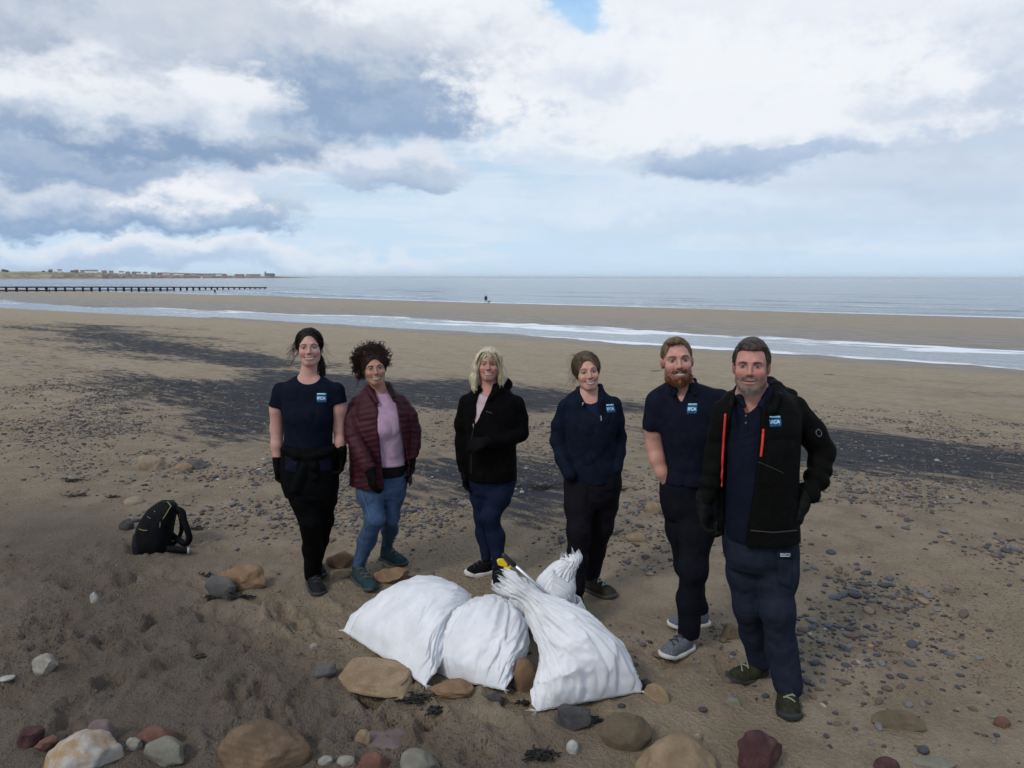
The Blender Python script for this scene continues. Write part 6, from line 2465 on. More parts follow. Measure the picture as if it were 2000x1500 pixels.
def f_jkt(P):
    z = P[:, 2]
    fd = 0.004 - quilt(z + 0.25 * np.abs(P[:, 0] - p.P(745, 850)[0]) + 0.006 * fbm3(P, 12.0, 2)) + folds(P, 0.006, 9.0, (1, 1, 1.4), 4.0)
    tor = smax(fo(P) + fd, -fi(P), 0.006)
    lo_, ro = np.interp(-z, [-q for q in oz], ol), np.interp(-z, [-q for q in oz], orr)
    gap = np.maximum(np.maximum(lo_ - P[:, 0], P[:, 0] - ro), P[:, 1] - p.Y)
    tor = smax(tor, -gap, 0.008)
    a = fl(P)
    a = smax(a, (P - AL[-1]) @ cutd - 0.005, 0.006)
    b = smax(fr_(P), AR[-1][2] - z, 0.006)
    d = smin(smin(tor, a + fd, 0.012), b + fd, 0.012)
    return smin(d, coll(P), 0.012)


M_maroon = mat('maroon_nylon', (0.040, 0.0065, 0.012), 0.6, 0.15, 200.0, 0.2, 14.0, spec=0.22)
jk, _ = p.make('jacket', f_jkt, (665, 740, 822, 948), (-0.26, 0.2), 0.0052, M_maroon)
M_cam = cloth('black_webbing', (0.012, 0.012, 0.012), 0.7)
p.patch('strap', f_jkt, [(757, 748), (766, 750), (774, 776), (766, 778)], M_cam, jk, 0.010)
# jeans, shoes
M_teal = cloth('teal_suede', (0.022, 0.043, 0.047), 0.7, 0.5, 150.0, 0.25)
M_tsole = mat('grey_green_sole', (0.035, 0.05, 0.05), 0.8)
M_lace2 = mat('brown_lace', (0.10, 0.09, 0.08), 0.8)
a1, _ = p.shoe((692, 1130), (732, 1161), M_teal, M_tsole, 0.105, 0.050, 'teal hiking shoe pointing at the sacks', lace=M_lace2)
a2, _ = p.shoe((745, 1093), (793, 1110), M_teal, M_tsole, 0.105, 0.050, 'teal hiking shoe set back', lace=M_lace2)
h1, h2 = p.P(722, 925, 0.0), p.P(772, 922, 0.02)
k1, k2 = p.P(733, 1012, -0.11), p.P(762, 1008, 0.02)
a1t, a2t = a1 + V3(0, 0, 0.035), a2 + V3(0, 0, 0.035)
legs = f_union([f_chain([h1, 0.55 * h1 + 0.45 * k1 + V3(-0.012, 0, 0), k1, 0.5 * (k1 + a1t) + V3(-0.005, 0.03, 0), a1t], [0.092, 0.080, 0.060, 0.055, 0.040], 0.05), f_chain([h2, 0.5 * (h2 + k2), k2, 0.5 * (k2 + a2t) + V3(0.004, 0.03, 0), a2t], [0.086, 0.074, 0.055, 0.050, 0.038], 0.05)], 0.015)
pel = p.stack([(905, 717, 794, 0.112, 0.0), (930, 704, 796, 0.120, 0.0), (955, 701, 792, 0.112, 0.0), (968, 708, 786, 0.08, 0.0)])
M_jean = cloth('blue_denim', (0.048, 0.082, 0.155), 0.85, 0.5, 320.0, 0.28, 9.0)
zc = a1t[2] - 0.03


def f_je(P):
    d = smin(legs(P), pel(P), 0.03)
    d = d + folds(P, 0.005, 12.0, (1.2, 1.2, 1.3), 17.0)
    return smax(d, np.where(P[:, 0] < 0.5 * (a1[0] + a2[0]), a1t[2], a2t[2]) - 0.03 - P[:, 2], 0.005)


je, _ = p.make('jeans', f_je, (668, 905, 815, 1120), (-0.3, 0.4), 0.0055, M_jean)
p.line('seam', f_je, [(700, 950), (714, 985), (722, 1010), (708, 1050), (700, 1095)], 0.0022, mat('seam_thread', (0.10, 0.15, 0.24), 0.8), je, 0.0)
p.glove(AL[-1] + cutd * 0.015, cutd * 0.25 + V3(0.0, -0.05, -1), (0.7, 0.6, 0), 1.0, 0.45, side=-1, thumb=0.5, cuff=0.012)
p.glove(AR[-1] + V3(0, 0, -0.01), (0.0, -0.1, -1), (-0.8, -0.5, 0), 0.95, 0.55, side=1, thumb=0.6)
# curly hair piled on the head
M_h2 = hair_mat('black_brown_curls', (0.008, 0.005, 0.004), (0.040, 0.020, 0.014), 0.5)
f_cap, keep = hair_cap(H, 0.012, (0, -0.10, -0.020), (0.060, 0.115, 0.086), lambda L: -0.045 + 0.9 * np.clip(-L[:, 1], -0.02, 0.06), 2.0)
mound = f_union([f_ell((0.0, 0.035, 0.110), (0.092, 0.078, 0.054)), f_ell((-0.062, 0.03, 0.074), (0.062, 0.062, 0.064)), f_ell((0.066, 0.03, 0.064), (0.048, 0.06, 0.058)), f_ell((-0.078, 0.04, 0.005), (0.040, 0.048, 0.055))], 0.03)
f_m = lambda P: smin(f_cap(P), (mound(H.loc(P)) + 0.028 * fbm3(H.loc(P), 28.0, 3, 6.0) + 0.004) * H.s, 0.01)
back_ = comb_back(H, 700, 0.013, lambda L: keep(L) & (L[:, 1] < 0.04), (0, 0.08, 0.11), 4)
cv, cf = mesh_sdf(f_m, H.o - 0.19, H.o + 0.22, 0.0048)
r = np.random.RandomState(8)
lines = []
C = [(0.0, 0.03, 0.112, 0.098, 0.075, 0.060, 240), (-0.072, 0.02, 0.075, 0.068, 0.06, 0.068, 170), (0.074, 0.02, 0.062, 0.052, 0.058, 0.062, 130), (-0.088, 0.03, 0.0, 0.046, 0.05, 0.062, 110)]
for cx, cy, cz, rx, ry, rz, n in C:
    for k in range(n):
        u = r.randn(3)
        u /= np.linalg.norm(u)
        c0 = V3(cx, cy, cz) + u * [rx, ry, rz] * r.uniform(0.75, 0.98)
        dr = u * 0.8 + r.randn(3) * 0.6 + V3(-0.25, 0, 0.1)
        dr /= np.linalg.norm(dr)
        e1 = np.cross(dr, r.randn(3))
        e1 /= np.linalg.norm(e1)
        e2 = np.cross(dr, e1)
        rad, tn, ln = r.uniform(0.006, 0.013), r.uniform(1.0, 2.4), r.uniform(0.012, 0.05)
        ts = np.linspace(0, 1, 16)
        lines.append([H.w(*(c0 + dr * ln * a + rad * (1 - 0.3 * a) * (math.cos(tn * 6.28 * a) * e1 + math.sin(tn * 6.28 * a) * e2))) for a in ts])
for k in range(34):   # long ringlets blown out to her right
    c0 = V3(-0.085, 0.02, r.uniform(-0.04, 0.11)) + r.randn(3) * 0.012
    dr = V3(-1, 0.1, r.uniform(-0.9, 0.35))
    dr /= np.linalg.norm(dr)
    e1 = np.cross(dr, V3(0, 1, 0))
    e2 = np.cross(dr, e1)
    rad, tn, ln = r.uniform(0.005, 0.010), r.uniform(0.8, 1.8), r.uniform(0.03, 0.065)
    ts = np.linspace(0, 1, 16)
    lines.append([H.w(*(c0 + dr * ln * a + V3(0, 0, -0.03 * a * a) + rad * (math.cos(tn * 6.28 * a) * e1 + math.sin(tn * 6.28 * a) * e2))) for a in ts])
for k in range(4):
    c0 = V3(-0.01 + 0.03 * k * (1 if k > 1 else 0.3), 0.02, 0.150)
    ts = np.linspace(0, 1, 16)
    lines.append([H.w(*(c0 + V3(0.017 * math.sin(5.5 * a), 0, 0.030 * math.sin(3.0 * a)))) for a in ts])
p.hair_obj([(cv, cf), strands(back_, 0.0018, 0.001), strands(lines, 0.0022, 0.0012, 3)], M_h2)
# ------------------------------------------------------------------ blonde woman in the black hooded jacket
p = Person(at_z(940, 1128)[1] + 0.08, at_z(955, 1128), 'blonde woman in black hooded jacket and navy leggings, one hand raised to her front')
H = Head((954, 711.5), p.Y - 0.08, 0.1035, yaw=-2, pitch=-9, roll=1, smile=0.95, skin=(0.46, 0.23, 0.185), blush=0.55, brow=(0.16, 0.10, 0.07), lips=(0.40, 0.15, 0.16), wide=1.0)
ROWS = [(748, 938, 972, 0.055, 0.0), (762, 920, 996, 0.085, 0), (778, 908, 1012, 0.115, 0), (810, 905, 1013, 0.14, -0.02), (845, 909, 1010, 0.15, -0.03), (880, 912, 1008, 0.142, -0.015), (910, 913, 1010, 0.148, -0.005), (934, 914, 1010, 0.15, 0)]
fo = p.stack(ROWS)
chest = p.stack([(a, l + 6, r - 6, d - 0.02, e) for a, l, r, d, e in ROWS[:4]])
body, fb = p.body(H, (955, 758), 0.052, [], box=(905, 672, 1005, 800), dys=(-0.2, 0.16), chest=chest)
M_pale = cloth('pale_pink_top', (0.46, 0.36, 0.38), 0.85)
sh = p.stack([(a, l + 4, r - 4, d - 0.014, e) for a, l, r, d, e in ROWS[:5]])
nk = f_ell(p.P(953, 754, -0.07), (0.066, 0.11, 0.070))
p.make('shirt', lambda P: smax(sh(P), -nk(P), 0.006), (900, 745, 1015, 845), (-0.2, 0.15), 0.006, M_pale)
slL = [(914, 786, 0.01, 0.062), (906, 825, 0.02, 0.060), (905, 862, 0.02, 0.054), (906, 895, 0.0, 0.048), (908, 922, -0.02, 0.042)]
slR = [(1006, 790, 0.0, 0.062), (1014, 820, 0.0, 0.062), (1014, 846, -0.03, 0.060), (990, 858, -0.13, 0.054), (952, 861, -0.20, 0.046)]
fl, fr_ = p.limb(slL), p.limb(slR)
AR = np.array([p.P(a, b, c) for a, b, c, _ in slR])
AL = np.array([p.P(a, b, c) for a, b, c, _ in slL])
cd = (AR[-1] - AR[-2]) / np.linalg.norm(AR[-1] - AR[-2])
# open neck: narrow V that runs down to the zip
vz = [p.P(950, y)[2] for y in (735, 760, 775, 800, 824)]
vl = [p.P(x, y, -0.13)[0] for x, y in ((934, 735), (933, 760), (932, 775), (930, 800), (927, 824))]
vr = [p.P(x, y, -0.13)[0] for x, y in ((966, 735), (958, 760), (950, 775), (939, 800), (928, 824))]
hood = f_union([f_chain([p.P(936, 760, -0.06), p.P(928, 764, 0.03), p.P(945, 757, 0.11), p.P(975, 748, 0.11), p.P(988, 750, 0.03), p.P(974, 762, -0.07), p.P(955, 780, -0.125)], [0.022, 0.026, 0.034, 0.040, 0.038, 0.028, 0.012], 0.02), f_ell(p.P(985, 752, 0.06), (0.055, 0.06, 0.045))], 0.02)


def f_j(P):
    z = P[:, 2]
    d = smax(fo(P), -(fo(P) + 0.02), 0.004) if False else fo(P)
    lo_, ro = np.interp(-z, [-q for q in vz], vl), np.interp(-z, [-q for q in vz], vr)
    gap = np.maximum(np.maximum(lo_ - P[:, 0], P[:, 0] - ro), np.maximum(P[:, 1] - p.Y, vz[-1] - z))
    d = smax(d, -gap, 0.006)
    d = smin(d, smax(fl(P), AL[-1][2] - z, 0.005), 0.02)
    d = smin(d, smax(fr_(P), (P - AR[-1]) @ cd, 0.005), 0.02)
    d = smin(d, hood(P), 0.02)
    return d + folds(P, 0.009, 8.0, (1.2, 1, 1.2), 23.0)


M_fle = cloth('black_fleece', (0.0030, 0.0030, 0.0033), 0.95, 0.8, 180.0, 0.25)
jk, _ = p.make('jacket', f_j, (885, 735, 1038, 940), (-0.28, 0.22), 0.0058, M_fle)
p.line('zip', f_j, [(927, 826), (922, 850), (920, 880), (920, 925)], 0.003, M_rubber, jk, 0.0)
p.line('zip_pull', f_j, [(924, 828), (925, 836)], 0.004, mat('grey_metal', (0.3, 0.3, 0.3), 0.4, metal=0.8), jk, 0.004, 4)
p.line('chest_mark', f_j, [(950, 803), (954, 805), (957, 805), (961, 807)], 0.0014, mat('grey_thread', (0.12, 0.12, 0.13), 0.8), jk, 0.001, 10)
p.glove(AL[-1] + V3(0, 0, -0.01), (0.05, -0.1, -1), (0.9, -0.3, 0), 0.96, 0.5, side=-1, thumb=0.6)
p.glove(AR[-1] + cd * 0.012, cd + V3(-0.1, -0.1, -0.35), (0.1, 0.7, -0.6), 0.96, 0.75, side=-1, thumb=0.7)
# leggings and trainers
M_runner = cloth('black_knit_trainer', (0.008, 0.008, 0.010), 0.8)
M_wsole = mat('white_foam_sole', (0.62, 0.58, 0.58), 0.7)
a1, _ = p.shoe((962, 1120), (911, 1128), M_runner, M_wsole, 0.085, 0.044, 'black trainer with white sole seen from the side', lace=M_rubber, soleh=0.032)
a2, _ = p.shoe((973, 1128), (976, 1152), M_runner, M_wsole, 0.085, 0.044, 'black trainer pointing at the camera behind the sack', lace=M_rubber, soleh=0.032)
h1, h2 = p.P(938, 935, 0.02), p.P(982, 935, -0.01)
k1, k2 = p.P(942, 1008, 0.0), p.P(957, 1008, -0.10)
a1t, a2t = a1 + V3(0, 0, 0.03), a2 + V3(0, 0, 0.03)
legs = f_union([f_chain([h1, 0.5 * (h1 + k1), k1, 0.55 * k1 + 0.45 * a1t + V3(-0.005, 0.03, 0), a1t], [0.082, 0.068, 0.050, 0.048, 0.034], 0.05), f_chain([h2, 0.5 * (h2 + k2) + V3(0.01, 0, 0), k2, 0.55 * k2 + 0.45 * a2t + V3(0.014, 0.03, 0), a2t], [0.090, 0.078, 0.056, 0.055, 0.038], 0.05)], 0.012)
pel = p.stack([(905, 918, 1006, 0.12, 0.0), (935, 916, 1008, 0.13, 0.0), (960, 921, 1003, 0.12, 0.0), (972, 930, 995, 0.08, 0)])
M_leg = cloth('navy_leggings', (0.0075, 0.013, 0.032), 0.7, 0.2)
p.make('leggings', lambda P: smin(legs(P), pel(P), 0.03) + folds(P, 0.004, 10.0, (1, 1, 1.5), 31.0), (890, 905, 1020, 1128), (-0.3, 0.4), 0.0055, M_leg)
# long straight blonde hair, centre parting
M_h3 = hair_mat('blonde_hair', (0.30, 0.235, 0.145), (0.60, 0.53, 0.40), 0.42)
f_cap, keep = hair_cap(H, 0.014, (0, -0.105, -0.045), (0.053, 0.125, 0.108), lambda L: -0.02 + 0 * L[:, 0], 3.0, back=0.004, top=0.003)
drape = f_union([f_chain([H.w(-0.066, -0.005, 0.05), H.w(-0.090, -0.015, -0.03), H.w(-0.105, -0.03, -0.11), H.w(-0.102, -0.045, -0.175)], [0.030, 0.028, 0.028, 0.020], 0.03), f_chain([H.w(-0.05, 0.05, 0.0), H.w(-0.07, 0.05, -0.16)], [0.05, 0.035], 0.03), f_chain([H.w(0.068, -0.005, 0.05), H.w(0.090, -0.010, -0.03), H.w(0.100, -0.015, -0.09), H.w(0.098, -0.02, -0.130)], [0.030, 0.028, 0.026, 0.018], 0.03), f_chain([H.w(0.05, 0.05, 0.0), H.w(0.07, 0.05, -0.12)], [0.05, 0.035], 0.03)], 0.02)
f_h = lambda P: smin(f_cap(P), drape(P) + 0.006 * fbm3(H.loc(P) * np.array([1, 1, 0.15]), 45.0, 3, 2.0), 0.02)
cv, cf = mesh_sdf(f_h, H.o - 0.24, H.o + 0.18, 0.0048)
r = np.random.RandomState(12)
lines = []
for k in range(1400):
    sg = -1 if k % 2 else 1
    q0 = V3(sg * r.uniform(0.0, 0.008), r.uniform(-0.072, 0.06), 0.0)
    q0[2] = 0.052 + 0.078 * math.sqrt(max(0, 1 - ((q0[1] - 0.02) / 0.105) ** 2))
    fw = -0.055 + 0.10 * r.rand() ** 0.7
    low = r.uniform(-0.215, -0.13) if sg < 0 else r.uniform(-0.175, -0.09)
    sp = r.uniform(0.085, 0.112)
    p1 = V3(sg * 0.062, min(fw, q0[1] + 0.02) - 0.010, 0.075)
    p2 = V3(sg * (0.084 + 0.012 * r.rand()), fw, 0.0)
    p3 = V3(sg * sp, fw + 0.01 * r.randn(), low * 0.6)
    p4 = V3(sg * (sp - 0.018 * r.rand()), fw - 0.01 + 0.012 * r.randn(), low)
    if k % 3 == 0:      # the front curtain either side of the parting
        q0 = V3(sg * 0.003, r.uniform(-0.076, -0.05), 0.0)
        q0[2] = 0.052 + 0.078 * math.sqrt(max(0, 1 - ((q0[1] - 0.02) / 0.105) ** 2))
        p1 = V3(sg * (0.036 + 0.012 * r.rand()), -0.082 + 0.02 * r.rand(), 0.064)
        p2 = V3(sg * (0.064 + 0.012 * r.rand()), -0.062 + 0.02 * r.rand(), 0.002)
        p3[1] = p4[1] = -0.045 + 0.02 * r.rand()
    cps = [q0, p1, p2, p3, p4]
    pts = []
    for a in np.linspace(0, 1, 11):
        u = a * 4
        i = min(3, int(u))
        tt = u - i
        c0, c1 = cps[max(i - 1, 0)], cps[i]
        c2, c3 = cps[i + 1], cps[min(i + 2, 4)]
        pts.append(0.5 * ((2 * c1) + (-c0 + c2) * tt + (2 * c0 - 5 * c1 + 4 * c2 - c3) * tt * tt + (-c0 + 3 * c1 - 3 * c2 + c3) * tt ** 3))
    lines.append([H.w(*q) for q in pts])
fringe = []
for k in range(36):   # thin strands blown over the brow
    x = r.uniform(-0.012, 0.020)
    ts = np.linspace(0, 1, 7)
    fringe.append([H.w(x * (1 - 0.4 * a) + 0.006 * a, -0.078 - 0.018 * math.sin(a * 2.4) - 0.008, 0.085 - 0.085 * a * r.uniform(0.7, 1.05)) for a in ts])
p.hair_obj([(cv, cf), strands(lines, 0.0014, 0.0008), strands(fringe, 0.0008, 0.0004)], M_h3)
# ------------------------------------------------------------------ woman in the navy zip-neck fleece
p = Person(at_z(1168, 1165)[1] - 0.02, at_z(1150, 1172), 'woman in navy zip-neck fleece with both hands in her pockets, light brown hair tied back')
H = Head((1150.5, 726.5), p.Y - 0.10, 0.1075, yaw=10, pitch=-7, roll=-8, smile=1.35, skin=(0.52, 0.295, 0.235), blush=0.45, brow=(0.10, 0.055, 0.035), lips=(0.42, 0.15, 0.14), wide=0.98, browz=0.003)
ROWS = [(757, 1134, 1172, 0.06, 0.0), (768, 1112, 1188, 0.085, 0), (784, 1096, 1202, 0.11, 0), (810, 1100, 1204, 0.125, -0.015), (840, 1104, 1202, 0.13, -0.02), (875, 1110, 1200, 0.122, -0.01), (905, 1110, 1205, 0.128, -0.005), (936, 1110, 1208, 0.13, 0)]
fo = p.stack(ROWS)
chest = p.stack([(a, l + 5, r - 5, d - 0.016, e) for a, l, r, d, e in ROWS[:4]])
body, fb = p.body(H, (1152, 770), 0.047, [], box=(1105, 680, 1205, 805), dys=(-0.2, 0.16), chest=chest)
M_navyF = cloth('navy_fleece', (0.0065, 0.0105, 0.022), 0.95, 0.7, 200.0, 0.2)
sh = p.stack([(a, l + 3, r - 3, d - 0.010, e) for a, l, r, d, e in ROWS[:5]])
nk = f_ell(p.P(1153, 768, -0.08), (0.066, 0.11, 0.062))
p.make('shirt', lambda P: smax(sh(P), -nk(P), 0.006), (1095, 755, 1210, 830), (-0.2, 0.14), 0.006, cloth('navy_tshirt', (0.012, 0.014, 0.036)))
slL = [(1106, 796, 0.01, 0.054), (1093, 830, 0.02, 0.053), (1090, 862, 0.02, 0.050), (1099, 895, -0.04, 0.046), (1113, 926, -0.10, 0.042)]
slR = [(1196, 790, 0.0, 0.052), (1204, 822, 0.02, 0.050), (1207, 855, 0.03, 0.047), (1208, 885, -0.01, 0.044), (1203, 916, -0.06, 0.042)]
fl, fr_ = p.limb(slL), p.limb(slR)
vz = [p.P(1150, y)[2] for y in (745, 762, 784, 800, 812)]
vl = [p.P(x, y, -0.12)[0] for x, y in ((1130, 745), (1133, 762), (1141, 784), (1158, 800), (1170, 812))]
vr = [p.P(x, y, -0.12)[0] for x, y in ((1174, 745), (1172, 762), (1170, 784), (1171, 800), (1173, 812))]
coll = f_union([f_chain([p.P(1130, 760, 0.05), p.P(1128, 768, -0.03), p.P(1134, 782, -0.09), p.P(1141, 790, -0.115)], [0.017, 0.018, 0.016, 0.010], 0.01), f_chain([p.P(1130, 760, 0.05), p.P(1150, 754, 0.085), p.P(1172, 755, 0.04), p.P(1175, 764, -0.04), p.P(1174, 784, -0.10), p.P(1173, 806, -0.125)], [0.017, 0.018, 0.018, 0.018, 0.015, 0.008], 0.01)], 0.01)


def f_j(P):
    z = P[:, 2]
    d = fo(P)
    lo_, ro = np.interp(-z, [-q for q in vz], vl), np.interp(-z, [-q for q in vz], vr)
    gap = np.maximum(np.maximum(lo_ - P[:, 0], P[:, 0] - ro), np.maximum(P[:, 1] - p.Y, vz[-1] - z))
    d = smax(d, -gap, 0.005)
    d = smin(d, fl(P), 0.016)
    d = smin(d, fr_(P), 0.016)
    return smin(d + folds(P, 0.010, 7.0, (1.3, 1, 1.1), 41.0), coll(P), 0.012)


jk, _ = p.make('fleece', f_j, (1062, 745, 1232, 945), (-0.2, 0.18), 0.0055, M_navyF)
logo(p, f_j, (1183, 790), (1198, 789), (1203, 805), (1186, 807), jk, 0.1)
p.line('zip_pull', f_j, [(1173, 812), (1174.5, 816), (1174, 822)], 0.0035, M_lace, jk, 0.004, 6)
p.line('cord_end', f_j, [(1139, 786), (1137.5, 792)], 0.0045, M_lace, jk, 0.004, 4)
# walking trousers and boots
M_boot = cloth('brown_hiking_boot', (0.030, 0.026, 0.020), 0.75, 0.6, 120.0, 0.3)
M_bsole = mat('olive_sole', (0.040, 0.042, 0.032), 0.8)
a1, _ = p.shoe((1121, 1178), (1131, 1206), M_boot, M_bsole, 0.12, 0.050, 'hiking boot mostly hidden behind the sacks', lace=M_lace)
a2, _ = p.shoe((1140, 1146), (1202, 1168), M_boot, M_bsole, 0.12, 0.052, 'brown hiking boot pointing away from the sacks', lace=M_lace)
h1, h2 = p.P(1132, 945, 0.0), p.P(1184, 945, 0.02)
k1, k2 = p.P(1130, 1035, -0.10), p.P(1176, 1030, 0.04)
a1t, a2t = a1 + V3(0, 0, 0.03), a2 + V3(0, 0, 0.03)
legs = f_union([f_chain([h1, 0.5 * (h1 + k1), k1, 0.5 * (k1 + a1t) + V3(0, 0.02, 0), a1t], [0.096, 0.086, 0.068, 0.062, 0.058], 0.04), f_chain([h2, 0.5 * (h2 + k2), k2, 0.5 * (k2 + a2t) + V3(0, 0.02, 0), a2t], [0.094, 0.082, 0.064, 0.058, 0.054], 0.04)], 0.015)
pel = p.stack([(915, 1108, 1212, 0.12, 0.0), (945, 1104, 1214, 0.128, 0.0), (970, 1105, 1208, 0.12, 0.0), (985, 1112, 1200, 0.09, 0)])
M_wtr = cloth('dark_aubergine_trousers', (0.0075, 0.0072, 0.0105), 0.85)


def f_tr(P):
    d = smin(legs(P), pel(P), 0.03) + folds(P, 0.007, 9.0, (1.6, 1.2, 0.8), 47.0)
    return smax(d, np.where(P[:, 0] < 0.5 * (a1[0] + a2[0]), a1t[2], a2t[2]) - 0.035 - P[:, 2], 0.005)


p.make('trousers', f_tr, (1080, 910, 1235, 1180), (-0.35, 0.35), 0.006, M_wtr)
# hair scraped back with a low knot and a few wisps
M_h4 = hair_mat('light_brown_hair', (0.080, 0.055, 0.036), (0.210, 0.155, 0.105), 0.5)
f_cap, keep = hair_cap(H, 0.014, (0, -0.10, -0.012), (0.0590, 0.115, 0.090), lambda L: -0.055 + 0.9 * np.clip(-L[:, 1], -0.02, 0.06) + 0.01, 4.0)
bun = f_ell((0.0, 0.115, -0.02), (0.035, 0.030, 0.035))
f_h = lambda P: smin(f_cap(P), bun(H.loc(P)) * H.s, 0.015)
cv, cf = mesh_sdf(f_h, H.o - 0.17, H.o + 0.19, 0.0046)
lines = comb_back(H, 1300, 0.0155, lambda L: keep(L) & (L[:, 2] > -0.03), (0, 0.115, -0.02), 15)
r = np.random.RandomState(31)
wisp = []
for k in range(110):
    q0 = V3(-0.072 + 0.02 * r.randn(), 0.0 + 0.02 * r.randn(), r.uniform(-0.05, 0.11)) if k % 3 else V3(r.uniform(-0.07, 0.07), r.uniform(-0.02, 0.06), 0.125)
    dr = V3(r.uniform(-1.2, -0.3), 0.2 * r.randn(), r.uniform(-1.2, 0.4))
    ln = r.uniform(0.02, 0.05) if q0[2] > -0.02 else r.uniform(0.04, 0.09)
    ts = np.linspace(0, 1, 7)
    wisp.append([H.w(*(q0 + dr * ln * a + V3(-0.008 * math.sin(a * 4 + k), 0, -0.035 * a * a))) for a in ts])
p.hair_obj([(cv, cf), strands(lines, 0.0016, 0.0009), strands(wisp, 0.0007, 0.0004)], M_h4)
# ------------------------------------------------------------------ bearded man in the navy polo shirt
p = Person(at_z(1330, 1290)[1] + 0.16, at_z(1340, 1275), 'ginger-bearded man in navy polo shirt, one hand in his pocket')
H = Head((1326, 703.5), p.Y - 0.10, 0.118, yaw=7, pitch=-7, roll=-5, male=True, smile=1.2, skin=(0.50, 0.265, 0.215), blush=0.6, brow=(0.11, 0.060, 0.038), lips=(0.40, 0.16, 0.14), beard=((0.105, 0.036, 0.016), 0.97, 0.0), wide=0.98, jaw=1.04, ear=1.2)
ROWS = [(745, 1304, 1352, 0.065, 0.0), (757, 1284, 1394, 0.09, 0.02), (772, 1274, 1412, 0.115, 0.02), (800, 1274, 1412, 0.14, 0.01), (840, 1284, 1404, 0.152, 0.0), (880, 1298, 1396, 0.145, 0.0), (910, 1298, 1394, 0.145, 0), (938, 1294, 1398, 0.148, 0)]
fo = p.stack(ROWS)
armL = [(1284, 800, 0.0, 0.056), (1279, 840, 0.02, 0.052), (1278, 868, 0.03, 0.046), (1283, 895, 0.0, 0.041), (1293, 922, -0.02, 0.034), (1308, 950, -0.01, 0.030)]
chest = p.stack([(a, l + 4, r - 4, d - 0.014, e) for a, l, r, d, e in ROWS[:4]])
body, fb = p.body(H, (1336, 762), 0.058, [p.limb(armL)], box=(1255, 655, 1425, 955), dys=(-0.2, 0.18), chest=chest)
M_polo = cloth('navy_polo', (0.0075, 0.0095, 0.0190), 0.9, var=0.2)
sl = f_union([p.limb([(1286, 786, 0, 0.068), (1281, 822, 0.01, 0.068), (1279, 850, 0.02, 0.070)]), p.limb([(1402, 784, 0.03, 0.070), (1410, 830, 0.05, 0.068), (1411, 860, 0.06, 0.066)])], 0.01)
zcut = p.P(1281, 841)[2]
vz = [p.P(1338, y)[2] for y in (740, 757, 768, 779)]
vl = [p.P(x, y, -0.10)[0] for x, y in ((1316, 740), (1320, 757), (1325, 768), (1331, 779))]
vr = [p.P(x, y, -0.10)[0] for x, y in ((1350, 740), (1347, 757), (1341, 768), (1333, 779))]
coll = f_union([f_chain([p.P(1312, 752, 0.04), p.P(1306, 762, -0.05), p.P(1312, 772, -0.095)], [0.008, 0.010, 0.004], 0.01), f_chain([p.P(1318, 752, -0.03), p.P(1322, 764, -0.08), p.P(1314, 773, -0.10)], [0.007, 0.008, 0.004], 0.01), f_chain([p.P(1312, 752, 0.04), p.P(1335, 744, 0.08), p.P(1356, 742, 0.04), p.P(1360, 756, -0.04), p.P(1358, 770, -0.09)], [0.008, 0.012, 0.012, 0.010, 0.004], 0.01), f_chain([p.P(1352, 750, -0.04), p.P(1350, 764, -0.08), p.P(1358, 772, -0.10)], [0.008, 0.008, 0.004], 0.01)], 0.012)


def f_j(P):
    z = P[:, 2]
    d = fo(P)
    lo_, ro = np.interp(-z, [-q for q in vz], vl), np.interp(-z, [-q for q in vz], vr)
    gap = np.maximum(np.maximum(lo_ - P[:, 0], P[:, 0] - ro), np.maximum(P[:, 1] - p.Y, vz[-1] - z))
    d = smax(d, -gap, 0.005)
    d = smin(d, smax(sl(P), zcut - z, 0.005), 0.03)
    return smin(d + folds(P, 0.010, 6.5, (1.4, 1, 1.0), 53.0), coll(P), 0.010)


sh, _ = p.make('polo_shirt', f_j, (1250, 735, 1430, 942), (-0.2, 0.2), 0.0058, M_polo)
logo(p, f_j, (1343, 788), (1362, 788), (1361, 808), (1341, 808), sh)
M_gtr = cloth('charcoal_navy_trousers', (0.0065, 0.0075, 0.0120), 0.85)
M_knit = mat('grey_knit_shoe', (0.10, 0.11, 0.13), 0.9, 0.9, 160.0, 0.55, 190.0)
M_osole = mat('offwhite_sole', (0.50, 0.49, 0.46), 0.75)
a1, _ = p.shoe((1350, 1270), (1294, 1294), M_knit, M_osole, 0.085, 0.050, 'grey knitted trainer turned outwards', lace=M_rubber, soleh=0.024)
a2, _ = p.shoe((1384, 1217), (1306, 1224), M_knit, M_osole, 0.085, 0.050, 'grey knitted trainer of the rear foot', lace=M_rubber, soleh=0.024)
h1, h2 = p.P(1365, 960, -0.02), p.P(1322, 960, 0.02)
k1, k2 = p.P(1354, 1112, -0.12), p.P(1342, 1105, 0.06)
a1t, a2t = a1 + V3(0, 0, 0.02), a2 + V3(0, 0, 0.02)
legs = f_union([f_chain([h1, 0.5 * (h1 + k1), k1, 0.5 * (k1 + a1t) + V3(0.005, 0.02, 0), a1t + V3(0.02, 0, 0)], [0.102, 0.090, 0.070, 0.064, 0.058], 0.04), f_chain([h2, 0.5 * (h2 + k2), k2, 0.5 * (k2 + a2t) + V3(0.005, 0.02, 0), a2t], [0.094, 0.082, 0.064, 0.058, 0.052], 0.04)], 0.015)
pel = p.stack([(915, 1298, 1396, 0.13, 0.0), (945, 1292, 1400, 0.14, 0.0), (985, 1294, 1404, 0.138, 0.0), (1010, 1302, 1400, 0.11, 0)])


